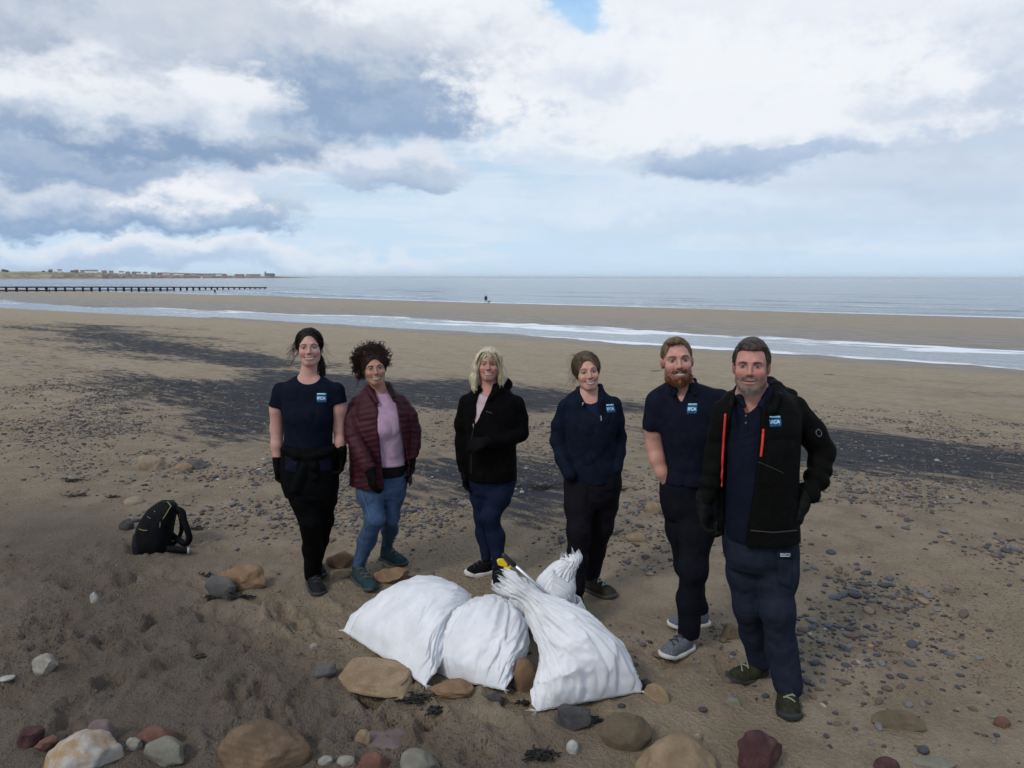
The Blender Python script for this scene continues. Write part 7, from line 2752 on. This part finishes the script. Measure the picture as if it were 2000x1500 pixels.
def f_tr(P):
    d = smin(legs(P), pel(P), 0.03) + folds(P, 0.007, 8.0, (1.6, 1.2, 0.8), 59.0)
    return smax(d, np.where(P[:, 1] < 0.5 * (a1[1] + a2[1]), a1t[2], a2t[2]) - 0.03 - P[:, 2], 0.005)


p.make('trousers', f_tr, (1265, 905, 1425, 1260), (-0.4, 0.5), 0.0065, M_gtr)
# beard and short fair hair
M_b5 = hair_mat('ginger_beard', (0.060, 0.020, 0.009), (0.190, 0.075, 0.034), 0.6)
M_h5 = hair_mat('sandy_hair', (0.075, 0.048, 0.026), (0.200, 0.140, 0.085), 0.55)
bd = f_union([f_chain([(-0.058, -0.010, -0.050), (-0.049, -0.034, -0.092), (0.0, -0.068, -0.112), (0.049, -0.034, -0.092), (0.058, -0.010, -0.050)], [0.006, 0.014, 0.019, 0.014, 0.006], 0.03), f_ell((0, -0.055, -0.112), (0.032, 0.028, 0.018))], 0.02)
lipz = f_ell((0, -0.10, -0.071), (0.034, 0.06, 0.022))


def f_bd(P):
    L = H.loc(P)
    d = bd(L) + 0.005 * fbm3(L, 140.0, 3, 3.0)
    d = smax(d, -lipz(L), 0.006)
    return d * H.s


bv, bf = mesh_sdf(f_bd, H.o - 0.19, H.o + 0.12, 0.0042)
r = np.random.RandomState(44)
lines = []
for k in range(700):
    a = r.uniform(-1, 1)
    q = V3(0.056 * math.sin(a * 1.45), -0.085 + 0.080 * (1 - math.cos(a * 1.45)), -0.095 + 0.03 * abs(a) + r.uniform(-0.022, 0.010))
    dr = V3(0.35 * math.sin(a), -0.45 * math.cos(a), -1) + 0.35 * r.randn(3)
    ts = np.linspace(0, 1, 4)
    lines.append([H.w(*(q + dr * 0.020 * t_)) for t_ in ts])
must = []
for k in range(240):
    x = r.uniform(-0.032, 0.032)
    z0 = H.mouth_z(np.array([x]))[0] + 0.017 - 0.10 * abs(x)
    must.append([H.w(x + np.sign(x) * 0.010 * t_, -0.094 + 9 * x * x - 0.003 * math.sin(t_ * 3), z0 - 0.011 * t_ * (1 + 12 * abs(x))) for t_ in np.linspace(0, 1, 4)])
V, F = merge([(bv, bf), strands(lines, 0.0013, 0.0006), strands(must, 0.0013, 0.0007)])
link('beard', V, F, M_b5, p.root, True, p.root.location)
f_cap, keep = hair_cap(H, 0.0035, (0.004, -0.10, -0.004), (0.0655, 0.118, 0.088), lambda L: -0.035 + 0.9 * np.clip(-L[:, 1] - 0.0, -0.03, 0.06) + 0.012, 5.0)
tuft = f_ell((-0.018, -0.045, 0.095), (0.036, 0.040, 0.018))
f_h = lambda P: smin(f_cap(P), (tuft(H.loc(P)) + 0.006 * fbm3(H.loc(P), 60.0, 2)) * H.s, 0.012)
cv, cf = mesh_sdf(f_h, H.o - 0.17, H.o + 0.19, 0.0046)
lines = crop_hair(H, 1700, keep, 0.007, 25, lambda q: 0.012 if q[2] < 0.06 else 0.022, lambda q: (0.3, -0.6, -0.1) if q[2] > 0.06 else (0, 0.25, -0.9))
for k in range(260):
    q = V3(r.uniform(-0.05, 0.016), r.uniform(-0.07, -0.02), 0.0)
    q[2] = 0.100 - 1.2 * (q[1] + 0.02) ** 2 * 5
    lines.append([H.w(*(q + V3(0.012 * t_, -0.022 * t_, 0.010 * math.sin(t_ * 3) - 0.006 * t_))) for t_ in np.linspace(0, 1, 4)])
p.hair_obj([(cv, cf), strands(lines, 0.0013, 0.0006)], M_h5)
# ------------------------------------------------------------------ man in the open black jacket
p = Person(at_z(1540, 1400)[1] + 0.16, at_z(1520, 1370), 'grey-bearded man in open black hooded jacket with red zips, polo shirt and slate blue trousers')
H = Head((1465, 715.5), p.Y - 0.12, 0.1115, yaw=-3, pitch=-6, roll=-1, male=True, smile=0.45, teeth=False, skin=(0.46, 0.225, 0.185), blush=0.75, brow=(0.055, 0.036, 0.026), lips=(0.34, 0.12, 0.11), beard=((0.085, 0.062, 0.048), 0.82, 0.85), wide=1.0, jaw=1.08, ear=1.15, browz=-0.003)
S_ROWS = [(752, 1440, 1500, 0.07, 0.0), (768, 1430, 1520, 0.088, 0), (785, 1426, 1538, 0.108, 0), (830, 1422, 1542, 0.130, -0.01), (880, 1421, 1542, 0.138, -0.015), (930, 1420, 1548, 0.15, -0.01), (980, 1418, 1548, 0.15, -0.005), (1048, 1416, 1550, 0.15, 0)]
fsh = p.stack(S_ROWS)
chest = p.stack([(a, l + 4, r - 4, d - 0.016, e) for a, l, r, d, e in S_ROWS[:4]])
body, fb = p.body(H, (1474, 778), 0.062, [], box=(1410, 655, 1560, 840), dys=(-0.22, 0.18), chest=chest)
M_polo6 = cloth('navy_pique', (0.0070, 0.0095, 0.0200), 0.9, var=0.15)
vz = [p.P(1475, y)[2] for y in (750, 772, 790, 804)]
vl = [p.P(x, y, -0.11)[0] for x, y in ((1446, 750), (1449, 772), (1456, 787), (1460, 800))]
vr = [p.P(x, y, -0.11)[0] for x, y in ((1505, 750), (1494, 772), (1480, 787), (1462, 800))]
coll = f_union([f_chain([p.P(1444, 766, 0.03), p.P(1446, 778, -0.06), p.P(1454, 794, -0.12)], [0.013, 0.015, 0.010], 0.01), f_chain([p.P(1444, 766, 0.03), p.P(1475, 752, 0.09), p.P(1506, 756, 0.03), p.P(1500, 770, -0.06), p.P(1486, 790, -0.12), p.P(1494, 800, -0.13)], [0.013, 0.015, 0.015, 0.016, 0.013, 0.008], 0.01)], 0.012)


def f_po(P):
    z = P[:, 2]
    d = fsh(P)
    lo_, ro = np.interp(-z, [-q for q in vz], vl), np.interp(-z, [-q for q in vz], vr)
    gap = np.maximum(np.maximum(lo_ - P[:, 0], P[:, 0] - ro), np.maximum(P[:, 1] - p.Y, vz[-1] - z))
    d = smax(d, -gap, 0.005)
    return smin(d + folds(P, 0.010, 6.0, (1.5, 1, 0.9), 61.0), coll(P), 0.01)


sh, _ = p.make('polo_shirt', f_po, (1405, 745, 1560, 1052), (-0.22, 0.18), 0.0062, M_polo6)
p.line('placket', f_po, [(1461, 800), (1460, 838)], 0.003, M_polo6, sh, 0.001, 8)
bt = f_po
for yy in (812, 826):
    c = p.trace(f_po, 1457, yy, 0.002)
    v, F = mesh_sdf(lambda P: f_ell(c, (0.006, 0.003, 0.006))(P), c - 0.012, c + 0.012, 0.0022)
    o = link('button', v, F, mat('grey_button', (0.10, 0.10, 0.11), 0.4), p.root, True, p.root.location)
    o.parent = sh
# jacket
J_ROWS = [(764, 1424, 1532, 0.10, 0.03), (780, 1408, 1556, 0.14, 0.02), (800, 1406, 1560, 0.155, 0.01), (850, 1406, 1558, 0.17, -0.005), (900, 1404, 1555, 0.172, -0.01), (950, 1402, 1554, 0.172, -0.005), (1000, 1403, 1556, 0.174, 0.0), (1046, 1404, 1558, 0.176, 0.0)]
fo = p.stack(J_ROWS)
fi = p.stack(J_ROWS, -0.034)
oz = [p.P(1460, y)[2] for y in (750, 790, 830, 900, 970, 1050)]
ol = [p.P(x, y, -0.17)[0] for x, y in ((1440, 750), (1424, 790), (1419, 830), (1415, 900), (1412, 970), (1410, 1050))]
orr = [p.P(x, y, -0.17)[0] for x, y in ((1508, 750), (1494, 790), (1490, 830), (1480, 900), (1472, 970), (1461, 1050))]
slL = [(1418, 802, 0.02, 0.062), (1408, 850, 0.03, 0.062), (1399, 900, 0.03, 0.058), (1386, 945, 0.0, 0.050), (1376, 985, -0.03, 0.043)]
slR = [(1552, 802, 0.01, 0.066), (1584, 844, 0.03, 0.064), (1606, 882, 0.04, 0.060), (1598, 930, 0.0, 0.054), (1572, 978, -0.06, 0.046)]
fl, fr_ = p.limb(slL), p.limb(slR)
AL = np.array([p.P(a, b, c) for a, b, c, _ in slL])
AR = np.array([p.P(a, b, c) for a, b, c, _ in slR])
dL = (AL[-1] - AL[-2]) / np.linalg.norm(AL[-1] - AL[-2])
dR = (AR[-1] - AR[-2]) / np.linalg.norm(AR[-1] - AR[-2])
hood = f_union([f_chain([p.P(1422, 822, -0.165), p.P(1428, 795, -0.13), p.P(1434, 776, 0.0), p.P(1460, 758, 0.12), p.P(1500, 750, 0.12), p.P(1516, 756, 0.02), p.P(1519, 776, -0.10), p.P(1507, 800, -0.155), p.P(1496, 835, -0.178)], [0.004, 0.010, 0.016, 0.030, 0.036, 0.028, 0.020, 0.014, 0.004], 0.02), f_ell(p.P(1532, 770, 0.10), (0.062, 0.05, 0.034)), f_ell(p.P(1516, 762, 0.08), (0.045, 0.05, 0.034))], 0.02)


def f_jk(P):
    z = P[:, 2]
    fd = folds(P, 0.009, 6.5, (1.2, 1, 1.1), 67.0)
    tor = smax(fo(P) + fd, -fi(P), 0.005)
    lo_, ro = np.interp(-z, [-q for q in oz], ol), np.interp(-z, [-q for q in oz], orr)
    gap = np.maximum(np.maximum(lo_ - P[:, 0], P[:, 0] - ro), P[:, 1] - p.Y)
    tor = smax(tor, -gap, 0.006)
    a = smax(fl(P), (P - AL[-1]) @ dL, 0.005)
    b = smax(fr_(P), (P - AR[-1]) @ dR, 0.005)
    # bunched sleeves
    b = b + 0.010 * np.clip(np.sin((P @ dR) * 95 + 3 * fbm3(P, 9.0, 2)), -0.4, 1) * sstep(-z, -p.P(1600, 880)[2], -p.P(1600, 930)[2])
    a = a + 0.007 * np.clip(np.sin((P @ dL) * 95 + 3 * fbm3(P, 9.0, 2)), -0.4, 1) * sstep(-z, -p.P(1400, 870)[2], -p.P(1400, 930)[2])
    d = smin(smin(tor, a + fd, 0.016), b + fd, 0.02)
    return smin(d, hood(P) + folds(P, 0.006, 14.0, (1, 1, 1), 2.0), 0.02)


M_soft = cloth('black_softshell_jacket', (0.0030, 0.0031, 0.0032), 0.75, 0.5, 240.0, 0.2, spec=0.08)
jk, _ = p.make('jacket', f_jk, (1350, 742, 1642, 1050), (-0.27, 0.25), 0.0060, M_soft)
M_red = mat('red_zip', (0.55, 0.030, 0.022), 0.6)
p.line('red_zip', f_jk, [(1417, 808), (1414, 850), (1411, 900), (1409, 950)], 0.0060, M_red, jk, 0.001)
p.line('pocket_zip', f_jk, [(1491, 838), (1489, 866), (1486, 892)], 0.0058, M_red, jk, 0.001)
p.line('yoke_seam', f_jk, [(1480, 902), (1505, 912), (1530, 924)], 0.0016, mat('dark_grey_seam', (0.03, 0.03, 0.032), 0.8), jk, 0.0)
p.line('hem_cord', f_jk, [(1466, 1036), (1510, 1040), (1556, 1036)], 0.003, MATS['dark_grey_seam'], jk, 0.0)
logo(p, f_jk, (1502, 813), (1524, 812), (1527, 833), (1503, 834), jk)
p.line('sleeve_emblem', f_jk, [(1594, 842), (1599, 838), (1604, 843), (1605, 850), (1599, 853), (1594, 847), (1594, 842)], 0.0018, mat('grey_thread', (0.12, 0.12, 0.13), 0.8), jk, 0.0, 20)
M_gl2 = mat('grey_black_glove', (0.007, 0.0075, 0.007), 0.8, 0.8, 200.0, 0.5, 40.0, spec=0.1)
p.glove(AL[-1] + dL * 0.015, (0.02, -0.25, -1), (0.75, -0.55, 0), 1.04, 0.75, material=M_gl2, side=-1, thumb=0.7)
p.glove(AR[-1] + dR * 0.012, dR + V3(0.1, -0.05, -0.6), (-0.6, 0.5, 0.2), 1.04, 0.5, material=M_gl2, side=1, thumb=0.6)
# trousers
M_slate6 = cloth('slate_blue_trousers', (0.0155, 0.020, 0.034), 0.85, 0.4, 260.0, 0.15)
M_hik = cloth('olive_hiking_shoe', (0.028, 0.028, 0.018), 0.7, 0.7, 110.0, 0.4, 30.0)
M_hs = mat('black_green_sole', (0.016, 0.020, 0.018), 0.75)
M_glace = mat('pale_green_lace', (0.22, 0.25, 0.16), 0.8)
a1, _ = p.shoe((1536, 1362), (1542, 1409), M_hik, M_hs, 0.105, 0.054, 'olive hiking shoe pointing at the camera', lace=M_glace, soleh=0.03)
a2, _ = p.shoe((1500, 1318), (1424, 1329), M_hik, M_hs, 0.105, 0.052, 'olive hiking shoe turned sideways', lace=M_glace, soleh=0.03)
h1, h2 = p.P(1518, 1050, 0.0), p.P(1450, 1050, 0.03)
k1, k2 = p.P(1517, 1190, -0.06), p.P(1462, 1185, 0.06)
a1t, a2t = a1 + V3(0, 0, 0.015), a2 + V3(0, 0, 0.02)
legs = f_union([f_chain([h1, 0.5 * (h1 + k1), k1, 0.5 * (k1 + a1t) + V3(0, 0.02, 0), a1t], [0.098, 0.090, 0.074, 0.069, 0.070], 0.04), f_chain([h2, 0.5 * (h2 + k2), k2, 0.5 * (k2 + a2t) + V3(0, 0.02, 0), a2t], [0.092, 0.084, 0.068, 0.062, 0.060], 0.04)], 0.012)
pel = p.stack([(1020, 1416, 1550, 0.135, 0.0), (1050, 1415, 1550, 0.145, 0.0), (1085, 1417, 1549, 0.14, 0.0), (1108, 1424, 1545, 0.10, 0)])


def f_tr(P):
    d = smin(legs(P), pel(P), 0.025) + folds(P, 0.008, 8.5, (1.5, 1.2, 0.9), 71.0)
    return smax(d, np.where(P[:, 0] > 0.5 * (a1[0] + a2[0]), a1t[2], a2t[2]) - 0.045 - P[:, 2], 0.005)


tr, _ = p.make('trousers', f_tr, (1395, 1010, 1590, 1395), (-0.35, 0.4), 0.0068, M_slate6)
pk = p.patch('cargo_pocket', f_tr, [(1517, 1078), (1548, 1078), (1546, 1150), (1520, 1140)], M_slate6, tr, 0.007)
p.patch('pocket_flap', f_tr, [(1516, 1074), (1549, 1074), (1549, 1092), (1516, 1092)], M_slate6, tr, 0.011, (6, 4))
lab = p.patch('label', f_tr, [(1522, 1079), (1546, 1079), (1546, 1088), (1522, 1088)], cloth('label_navy', (0.02, 0.024, 0.04)), tr, 0.0125, (6, 4))
p.letters('lettering', 'REGATTA', f_tr, (1524, 1080.5), 20, 4.2, LOGO_WHITE, tr, 0.0, 0.0150)
p.patch('small_print', f_tr, [(1524, 1085.8), (1545, 1085.8), (1545, 1087.2), (1524, 1087.2)], LOGO_WHITE, tr, 0.0145, (5, 2))
# hair and beard
M_h6 = hair_mat('grey_brown_hair', (0.020, 0.016, 0.013), (0.085, 0.072, 0.060), 0.55)
f_cap, keep = hair_cap(H, 0.004, 'box', (0.060, 0.070, -0.030), lambda L: -0.030 + 0.9 * np.clip(-L[:, 1], -0.03, 0.06) + 0.012, 6.0, top=0.008)
cv, cf = mesh_sdf(f_cap, H.o - 0.17, H.o + 0.19, 0.0046)
lines = crop_hair(H, 2200, keep, 0.015, 35, lambda q: 0.010 if q[2] < 0.07 else 0.030, lambda q: (0.2, -0.7, 0.1) if q[2] > 0.07 else (0, 0.25, -0.9))
p.hair_obj([(cv, cf), strands(lines, 0.0014, 0.0007)], M_h6)
M_b6 = hair_mat('grey_beard', (0.085, 0.070, 0.058), (0.36, 0.33, 0.30), 0.6)
r = np.random.RandomState(77)
lines = []
for k in range(520):
    a = r.uniform(-1, 1)
    q = V3(0.044 * math.sin(a * 1.45), -0.086 + 0.062 * (1 - math.cos(a * 1.45)), -0.106 + 0.026 * abs(a) + r.uniform(-0.010, 0.008))
    dr = V3(0.3 * math.sin(a), -0.5 * math.cos(a), -1) + 0.4 * r.randn(3)
    lines.append([H.w(*(q + dr * 0.013 * t_)) for t_ in np.linspace(0, 1, 4)])
for k in range(200):
    x = r.uniform(-0.034, 0.034)
    z0 = H.mouth_z(np.array([x]))[0] + 0.0175 - 0.25 * max(0, abs(x) - 0.02) + 0.003 * r.randn()
    lines.append([H.w(x + np.sign(x) * 0.007 * t_, -0.0925 + 9 * x * x - 0.002 * r.rand(), z0 - 0.008 * t_) for t_ in np.linspace(0, 1, 4)])
V, F = strands(lines, 0.0008, 0.0004)
link('beard', V, F, M_b6, p.root, True, p.root.location)
# ------------------------------------------------------------------ backpack
g = at_z(300, 1080)
p = Person.__new__(Person)
p.Y = g[1] + 0.10
p.root = empty('backpack', (g[0], p.Y, gz1(g[0], p.Y)))
tag(p.root, 'black backpack with lime piping standing on the sand', 'backpack')
M_pack = mat('black_nylon', (0.0035, 0.004, 0.0055), 0.65, 0.5, 260.0, 0.25, 20.0, spec=0.10)
M_pack2 = mat('dark_blue_mesh', (0.007, 0.009, 0.015), 0.75, 0.7, 300.0, 0.3, 30.0, spec=0.2)
M_lime = mat('lime_piping', (0.20, 0.20, 0.045), 0.6)
fb_ = p.stack([(1083, 276, 328, 0.085, 0), (1074, 268, 332, 0.105, 0), (1055, 265, 334, 0.115, 0.0), (1030, 270, 337, 0.11, 0.005), (1010, 279, 341, 0.10, 0.01), (994, 290, 345, 0.085, 0.015), (984, 302, 345, 0.06, 0.02), (979, 312, 336, 0.035, 0.02)], 0.0, 2.6)
fpk = p.stack([(1078, 262, 298, 0.075, -0.02), (1060, 261, 296, 0.085, -0.02), (1042, 263, 292, 0.075, -0.015), (1033, 270, 290, 0.05, -0.01)], 0.0, 2.4)
f_bp = lambda P: fb_(P) + folds(P, 0.006, 10.0, (1, 1, 1), 91.0)
bd_, _ = p.make('main_compartment', f_bp, (258, 975, 350, 1086), (-0.14, 0.16), 0.0048, M_pack)
pk_, _ = p.make('front_pocket', lambda P: fpk(P) + folds(P, 0.005, 12.0, (1, 1, 1), 95.0), (255, 1028, 305, 1084), (-0.14, 0.12), 0.0048, M_pack2)
p.line('piping', f_bp, [(327, 980), (334, 988), (325, 1003), (318, 1014)], 0.0035, M_lime, p.root, 0.001)
p.line('piping', f_bp, [(313, 1020), (312, 1030)], 0.0035, M_lime, p.root, 0.001, 8)
p.line('piping', lambda P: np.minimum(f_bp(P), fpk(P)), [(271, 1033), (279, 1036), (288, 1036)], 0.003, M_lime, p.root, 0.001, 10)
for q in ((302, 999), (293, 1012), (289, 1010)):
    c = p.trace(f_bp, q[0], q[1], 0.002)
    v, F = mesh_sdf(f_ell(c, (0.005, 0.003, 0.005)), c - 0.012, c + 0.012, 0.0025)
    link('eyelet', v, F, M_lace, p.root, True, p.root.location)


def ribbon(name, pts, w, parent, material, th=0.006):
    """strap: flat band through picture points (px, py, dy)"""
    C = catmull([p.P(*q) for q in pts], 26)
    d = np.gradient(C, axis=0)
    d /= np.linalg.norm(d, axis=1)[:, None]
    s = np.cross(d, V3(0.35, -0.9, 0.2))
    s /= np.linalg.norm(s, axis=1)[:, None]
    nn_ = np.cross(s, d)
    ring = [C + s * w / 2 + nn_ * th / 2, C - s * w / 2 + nn_ * th / 2, C - s * w / 2 - nn_ * th / 2, C + s * w / 2 - nn_ * th / 2]
    V = np.stack(ring, 1).reshape(-1, 3)
    F = [(i * 4 + a, i * 4 + (a + 1) % 4, (i + 1) * 4 + (a + 1) % 4, (i + 1) * 4 + a) for i in range(25) for a in range(4)] + [(3, 2, 1, 0), (100, 101, 102, 103)]
    return link(name, [tuple(q) for q in V], F, material, parent, True, p.root.location)


ribbon('strap', [(343, 993, 0.0), (356, 1000, -0.01), (359, 1015, -0.02), (366, 1036, -0.03), (370, 1052, -0.03), (362, 1062, -0.02), (348, 1054, 0.0), (334, 1044, 0.03)], 0.045, p.root, M_pack)
ribbon('strap', [(349, 1000, 0.04), (354, 1018, 0.04), (354, 1038, 0.03), (345, 1056, 0.02), (333, 1066, 0.02)], 0.030, p.root, M_pack)
ribbon('strap_edge', [(350, 1002, 0.035), (353, 1014, 0.035), (356, 1024, 0.03)], 0.007, p.root, M_lime)
ribbon('hip_belt', [(326, 1072, -0.08), (342, 1073, -0.11), (356, 1074.5, -0.12), (367, 1075, -0.12)], 0.050, p.root, M_pack, 0.012)
ribbon('buckle', [(366, 1075, -0.125), (367.5, 1075, -0.125), (369.5, 1075, -0.125)], 0.046, p.root, M_lace, 0.006)

# ------------------------------------------------------------------ small figures by the water
def far_person(px, head_y, foot_y, label, top_c, leg_c, skin=(0.42, 0.26, 0.2), lean=0.0, stride=0.25, bare_legs=False, Yd=None):
    d = ray(px, foot_y)
    lo, hi = 20.0, 400.0
    for _ in range(60):
        md = 0.5 * (lo + hi)
        q = CAMP + d * md / d[1]
        if q[2] < max(float(base_z(q[0], q[1])), SEA_Z):
            hi = md
        else:
            lo = md
    Yp = Yd or hi
    q = at_depth(px, foot_y, Yp)
    z0 = float(base_z(q[0], q[1])) if Yd is None else q[2]
    z0 = max(z0, SEA_Z + 0.02)
    h = at_depth(px, head_y, Yp)[2] - z0
    s = h / 1.75
    o3 = V3(q[0], Yp, z0)
    root = empty('person', o3)
    tag(root, label, 'person')
    def W(x, y, z):
        return o3 + V3(x + lean * z, y, z) * s
    leg = f_union([f_chain([W(-0.09, 0, 0.92), W(-0.14 - stride * 0.4, 0, 0.48), W(-0.12 - stride, 0, 0.06)], np.array([0.095, 0.07, 0.05]) * s, 0.02), f_chain([W(0.09, 0, 0.92), W(0.12 + stride * 0.4, 0, 0.48), W(0.10 + stride, 0, 0.06)], np.array([0.095, 0.07, 0.05]) * s, 0.02), f_cone(W(-0.12 - stride, 0.02, 0.04), W(-0.14 - stride, -0.16, 0.035), 0.045 * s, 0.04 * s), f_cone(W(0.10 + stride, 0.02, 0.04), W(0.10 + stride, -0.16, 0.035), 0.045 * s, 0.04 * s)], 0.02)
    tor = f_union([f_cone(W(0, 0, 1.0), W(0, 0, 1.38), 0.155 * s, 0.17 * s), f_chain([W(-0.20, 0, 1.40), W(-0.27, 0.0, 1.12), W(-0.26, -0.10, 0.90)], np.array([0.065, 0.05, 0.045]) * s, 0.02), f_chain([W(0.20, 0, 1.40), W(0.28, 0.0, 1.12), W(0.27, -0.10, 0.90)], np.array([0.065, 0.05, 0.045]) * s, 0.02)], 0.03)
    hd = f_union([f_ell(W(0, 0, 1.63), np.array([0.085, 0.10, 0.12]) * s), f_cone(W(0, 0, 1.42), W(0, 0, 1.58), 0.06 * s, 0.055 * s), f_cone(W(-0.26, -0.10, 0.90), W(-0.25, -0.14, 0.78), 0.04 * s, 0.035 * s), f_cone(W(0.27, -0.10, 0.90), W(0.26, -0.14, 0.78), 0.04 * s, 0.035 * s)] + ([leg] if bare_legs else []), 0.02)
    lo_, hi_ = o3 - V3(0.9, 0.5, 0.05) * s, o3 + V3(0.9, 0.5, 1.85) * s
    k = 0.026 * s
    def add(nm, f, col):
        v, F = mesh_sdf(f, lo_, hi_, k)
        link(nm, v, F, mat('far_' + nm + '_%d' % px, col, 0.9), root, True, o3)
    add('body', f_union([hd, tor], 0.02), skin)
    grow = lambda P: tor(P) - 0.02 * s
    add('top', grow, top_c)
    if bare_legs:
        zc = W(0, 0, 0.62)[2]
        add('shorts', lambda P: np.maximum(smin(leg(P), f_ell(W(0, 0, 0.95), np.array([0.18, 0.13, 0.14]) * s)(P), 0.03) - 0.02 * s, zc - P[:, 2]), leg_c)
    else:
        add('trousers', lambda P: smin(leg(P), f_ell(W(0, 0, 0.95), np.array([0.18, 0.13, 0.14]) * s)(P), 0.03) - 0.012 * s, leg_c)
    hz = W(0, 0, 1.62)[2]
    add('hair', lambda P: np.maximum(f_ell(W(0, 0.015, 1.65), np.array([0.098, 0.115, 0.125]) * s)(P), W(0, -0.03, 0)[1] - P[:, 1]), (0.02, 0.015, 0.012))
    return o3, s


o3, s_ = far_person(949, 576.3, 592.5, 'distant walker in dark top and shorts beside a small dog at the water', (0.035, 0.022, 0.045), (0.012, 0.014, 0.028), bare_legs=True, stride=0.16)
far_person(421, 564.5, 574.3, 'distant dark figure leaning forward at the water near the groyne', (0.012, 0.014, 0.018), (0.012, 0.012, 0.016), lean=-0.18, stride=0.10)
far_person(97, 564.0, 571.6, 'distant dark figure standing in front of the groyne', (0.016, 0.014, 0.018), (0.012, 0.012, 0.014), stride=0.08)
# the dog
d0 = o3 + V3(0.62, -0.05, 0)
root = empty('dog', d0)
tag(root, 'small dark dog standing beside the distant walker', 'dog')
fd = f_union([f_ell(d0 + V3(0, 0, 0.33), (0.20, 0.10, 0.12)), f_ell(d0 + V3(0.10, 0, 0.35), (0.11, 0.105, 0.135)), f_cone(d0 + V3(0.16, 0, 0.40), d0 + V3(0.24, 0, 0.50), 0.07, 0.06), f_ell(d0 + V3(0.26, -0.01, 0.52), (0.075, 0.06, 0.062)), f_cone(d0 + V3(0.30, -0.01, 0.50), d0 + V3(0.37, -0.01, 0.48), 0.04, 0.025), f_chain([d0 + V3(-0.18, 0, 0.38), d0 + V3(-0.27, 0, 0.44), d0 + V3(-0.31, 0, 0.52)], [0.035, 0.025, 0.015], 0.01)]
             + [f_chain([d0 + V3(0.13, y, 0.30), d0 + V3(0.14, y, 0.14), d0 + V3(0.14, y, 0.02)], [0.05, 0.03, 0.028], 0.01) for y in (-0.06, 0.06)]
             + [f_chain([d0 + V3(-0.13, y, 0.30), d0 + V3(-0.10, y, 0.22), d0 + V3(-0.18, y, 0.12), d0 + V3(-0.16, y, 0.02)], [0.065, 0.05, 0.028, 0.026], 0.01) for y in (-0.06, 0.06)]
             + [f_cone(d0 + V3(0.24, y, 0.56), d0 + V3(0.22, y * 1.4, 0.50), 0.025, 0.02) for y in (-0.045, 0.045)], 0.03)
v, F = mesh_sdf(fd, d0 - V3(0.45, 0.3, 0.05), d0 + V3(0.55, 0.3, 0.75), 0.018)
link('body', v, F, mat('dark_fur', (0.014, 0.012, 0.011), 0.9, 0.6, 60.0), root, True, d0)
# ------------------------------------------------------------------ sea air
v, f = box_vf(0, 0, 0, 130000, 130000, 1)
v = [(a, b_, 42.0 if c > 0 else -8.0) for a, b_, c in v]
hz = link('haze', v, f, None, None, False)
tag(hz, 'thin sea haze over the whole bay', None, None, 'stuff')
m = bpy.data.materials.new('sea_haze')
m.use_nodes = True
m.node_tree.nodes.clear()
t = NT(m.node_tree)
pv_ = t.node('ShaderNodeVolumePrincipled')
pv_.inputs['Color'].default_value = (0.97, 0.985, 1.0, 1)
pv_.inputs['Density'].default_value = 0.00005
mo = t.node('ShaderNodeOutputMaterial')
t.l.new(pv_.outputs[0], mo.inputs['Volume'])
hz.data.materials.append(m)
SC.cycles.volume_bounces = 3
world.cycles.sampling_method = 'MANUAL'
world.cycles.sample_map_resolution = 256
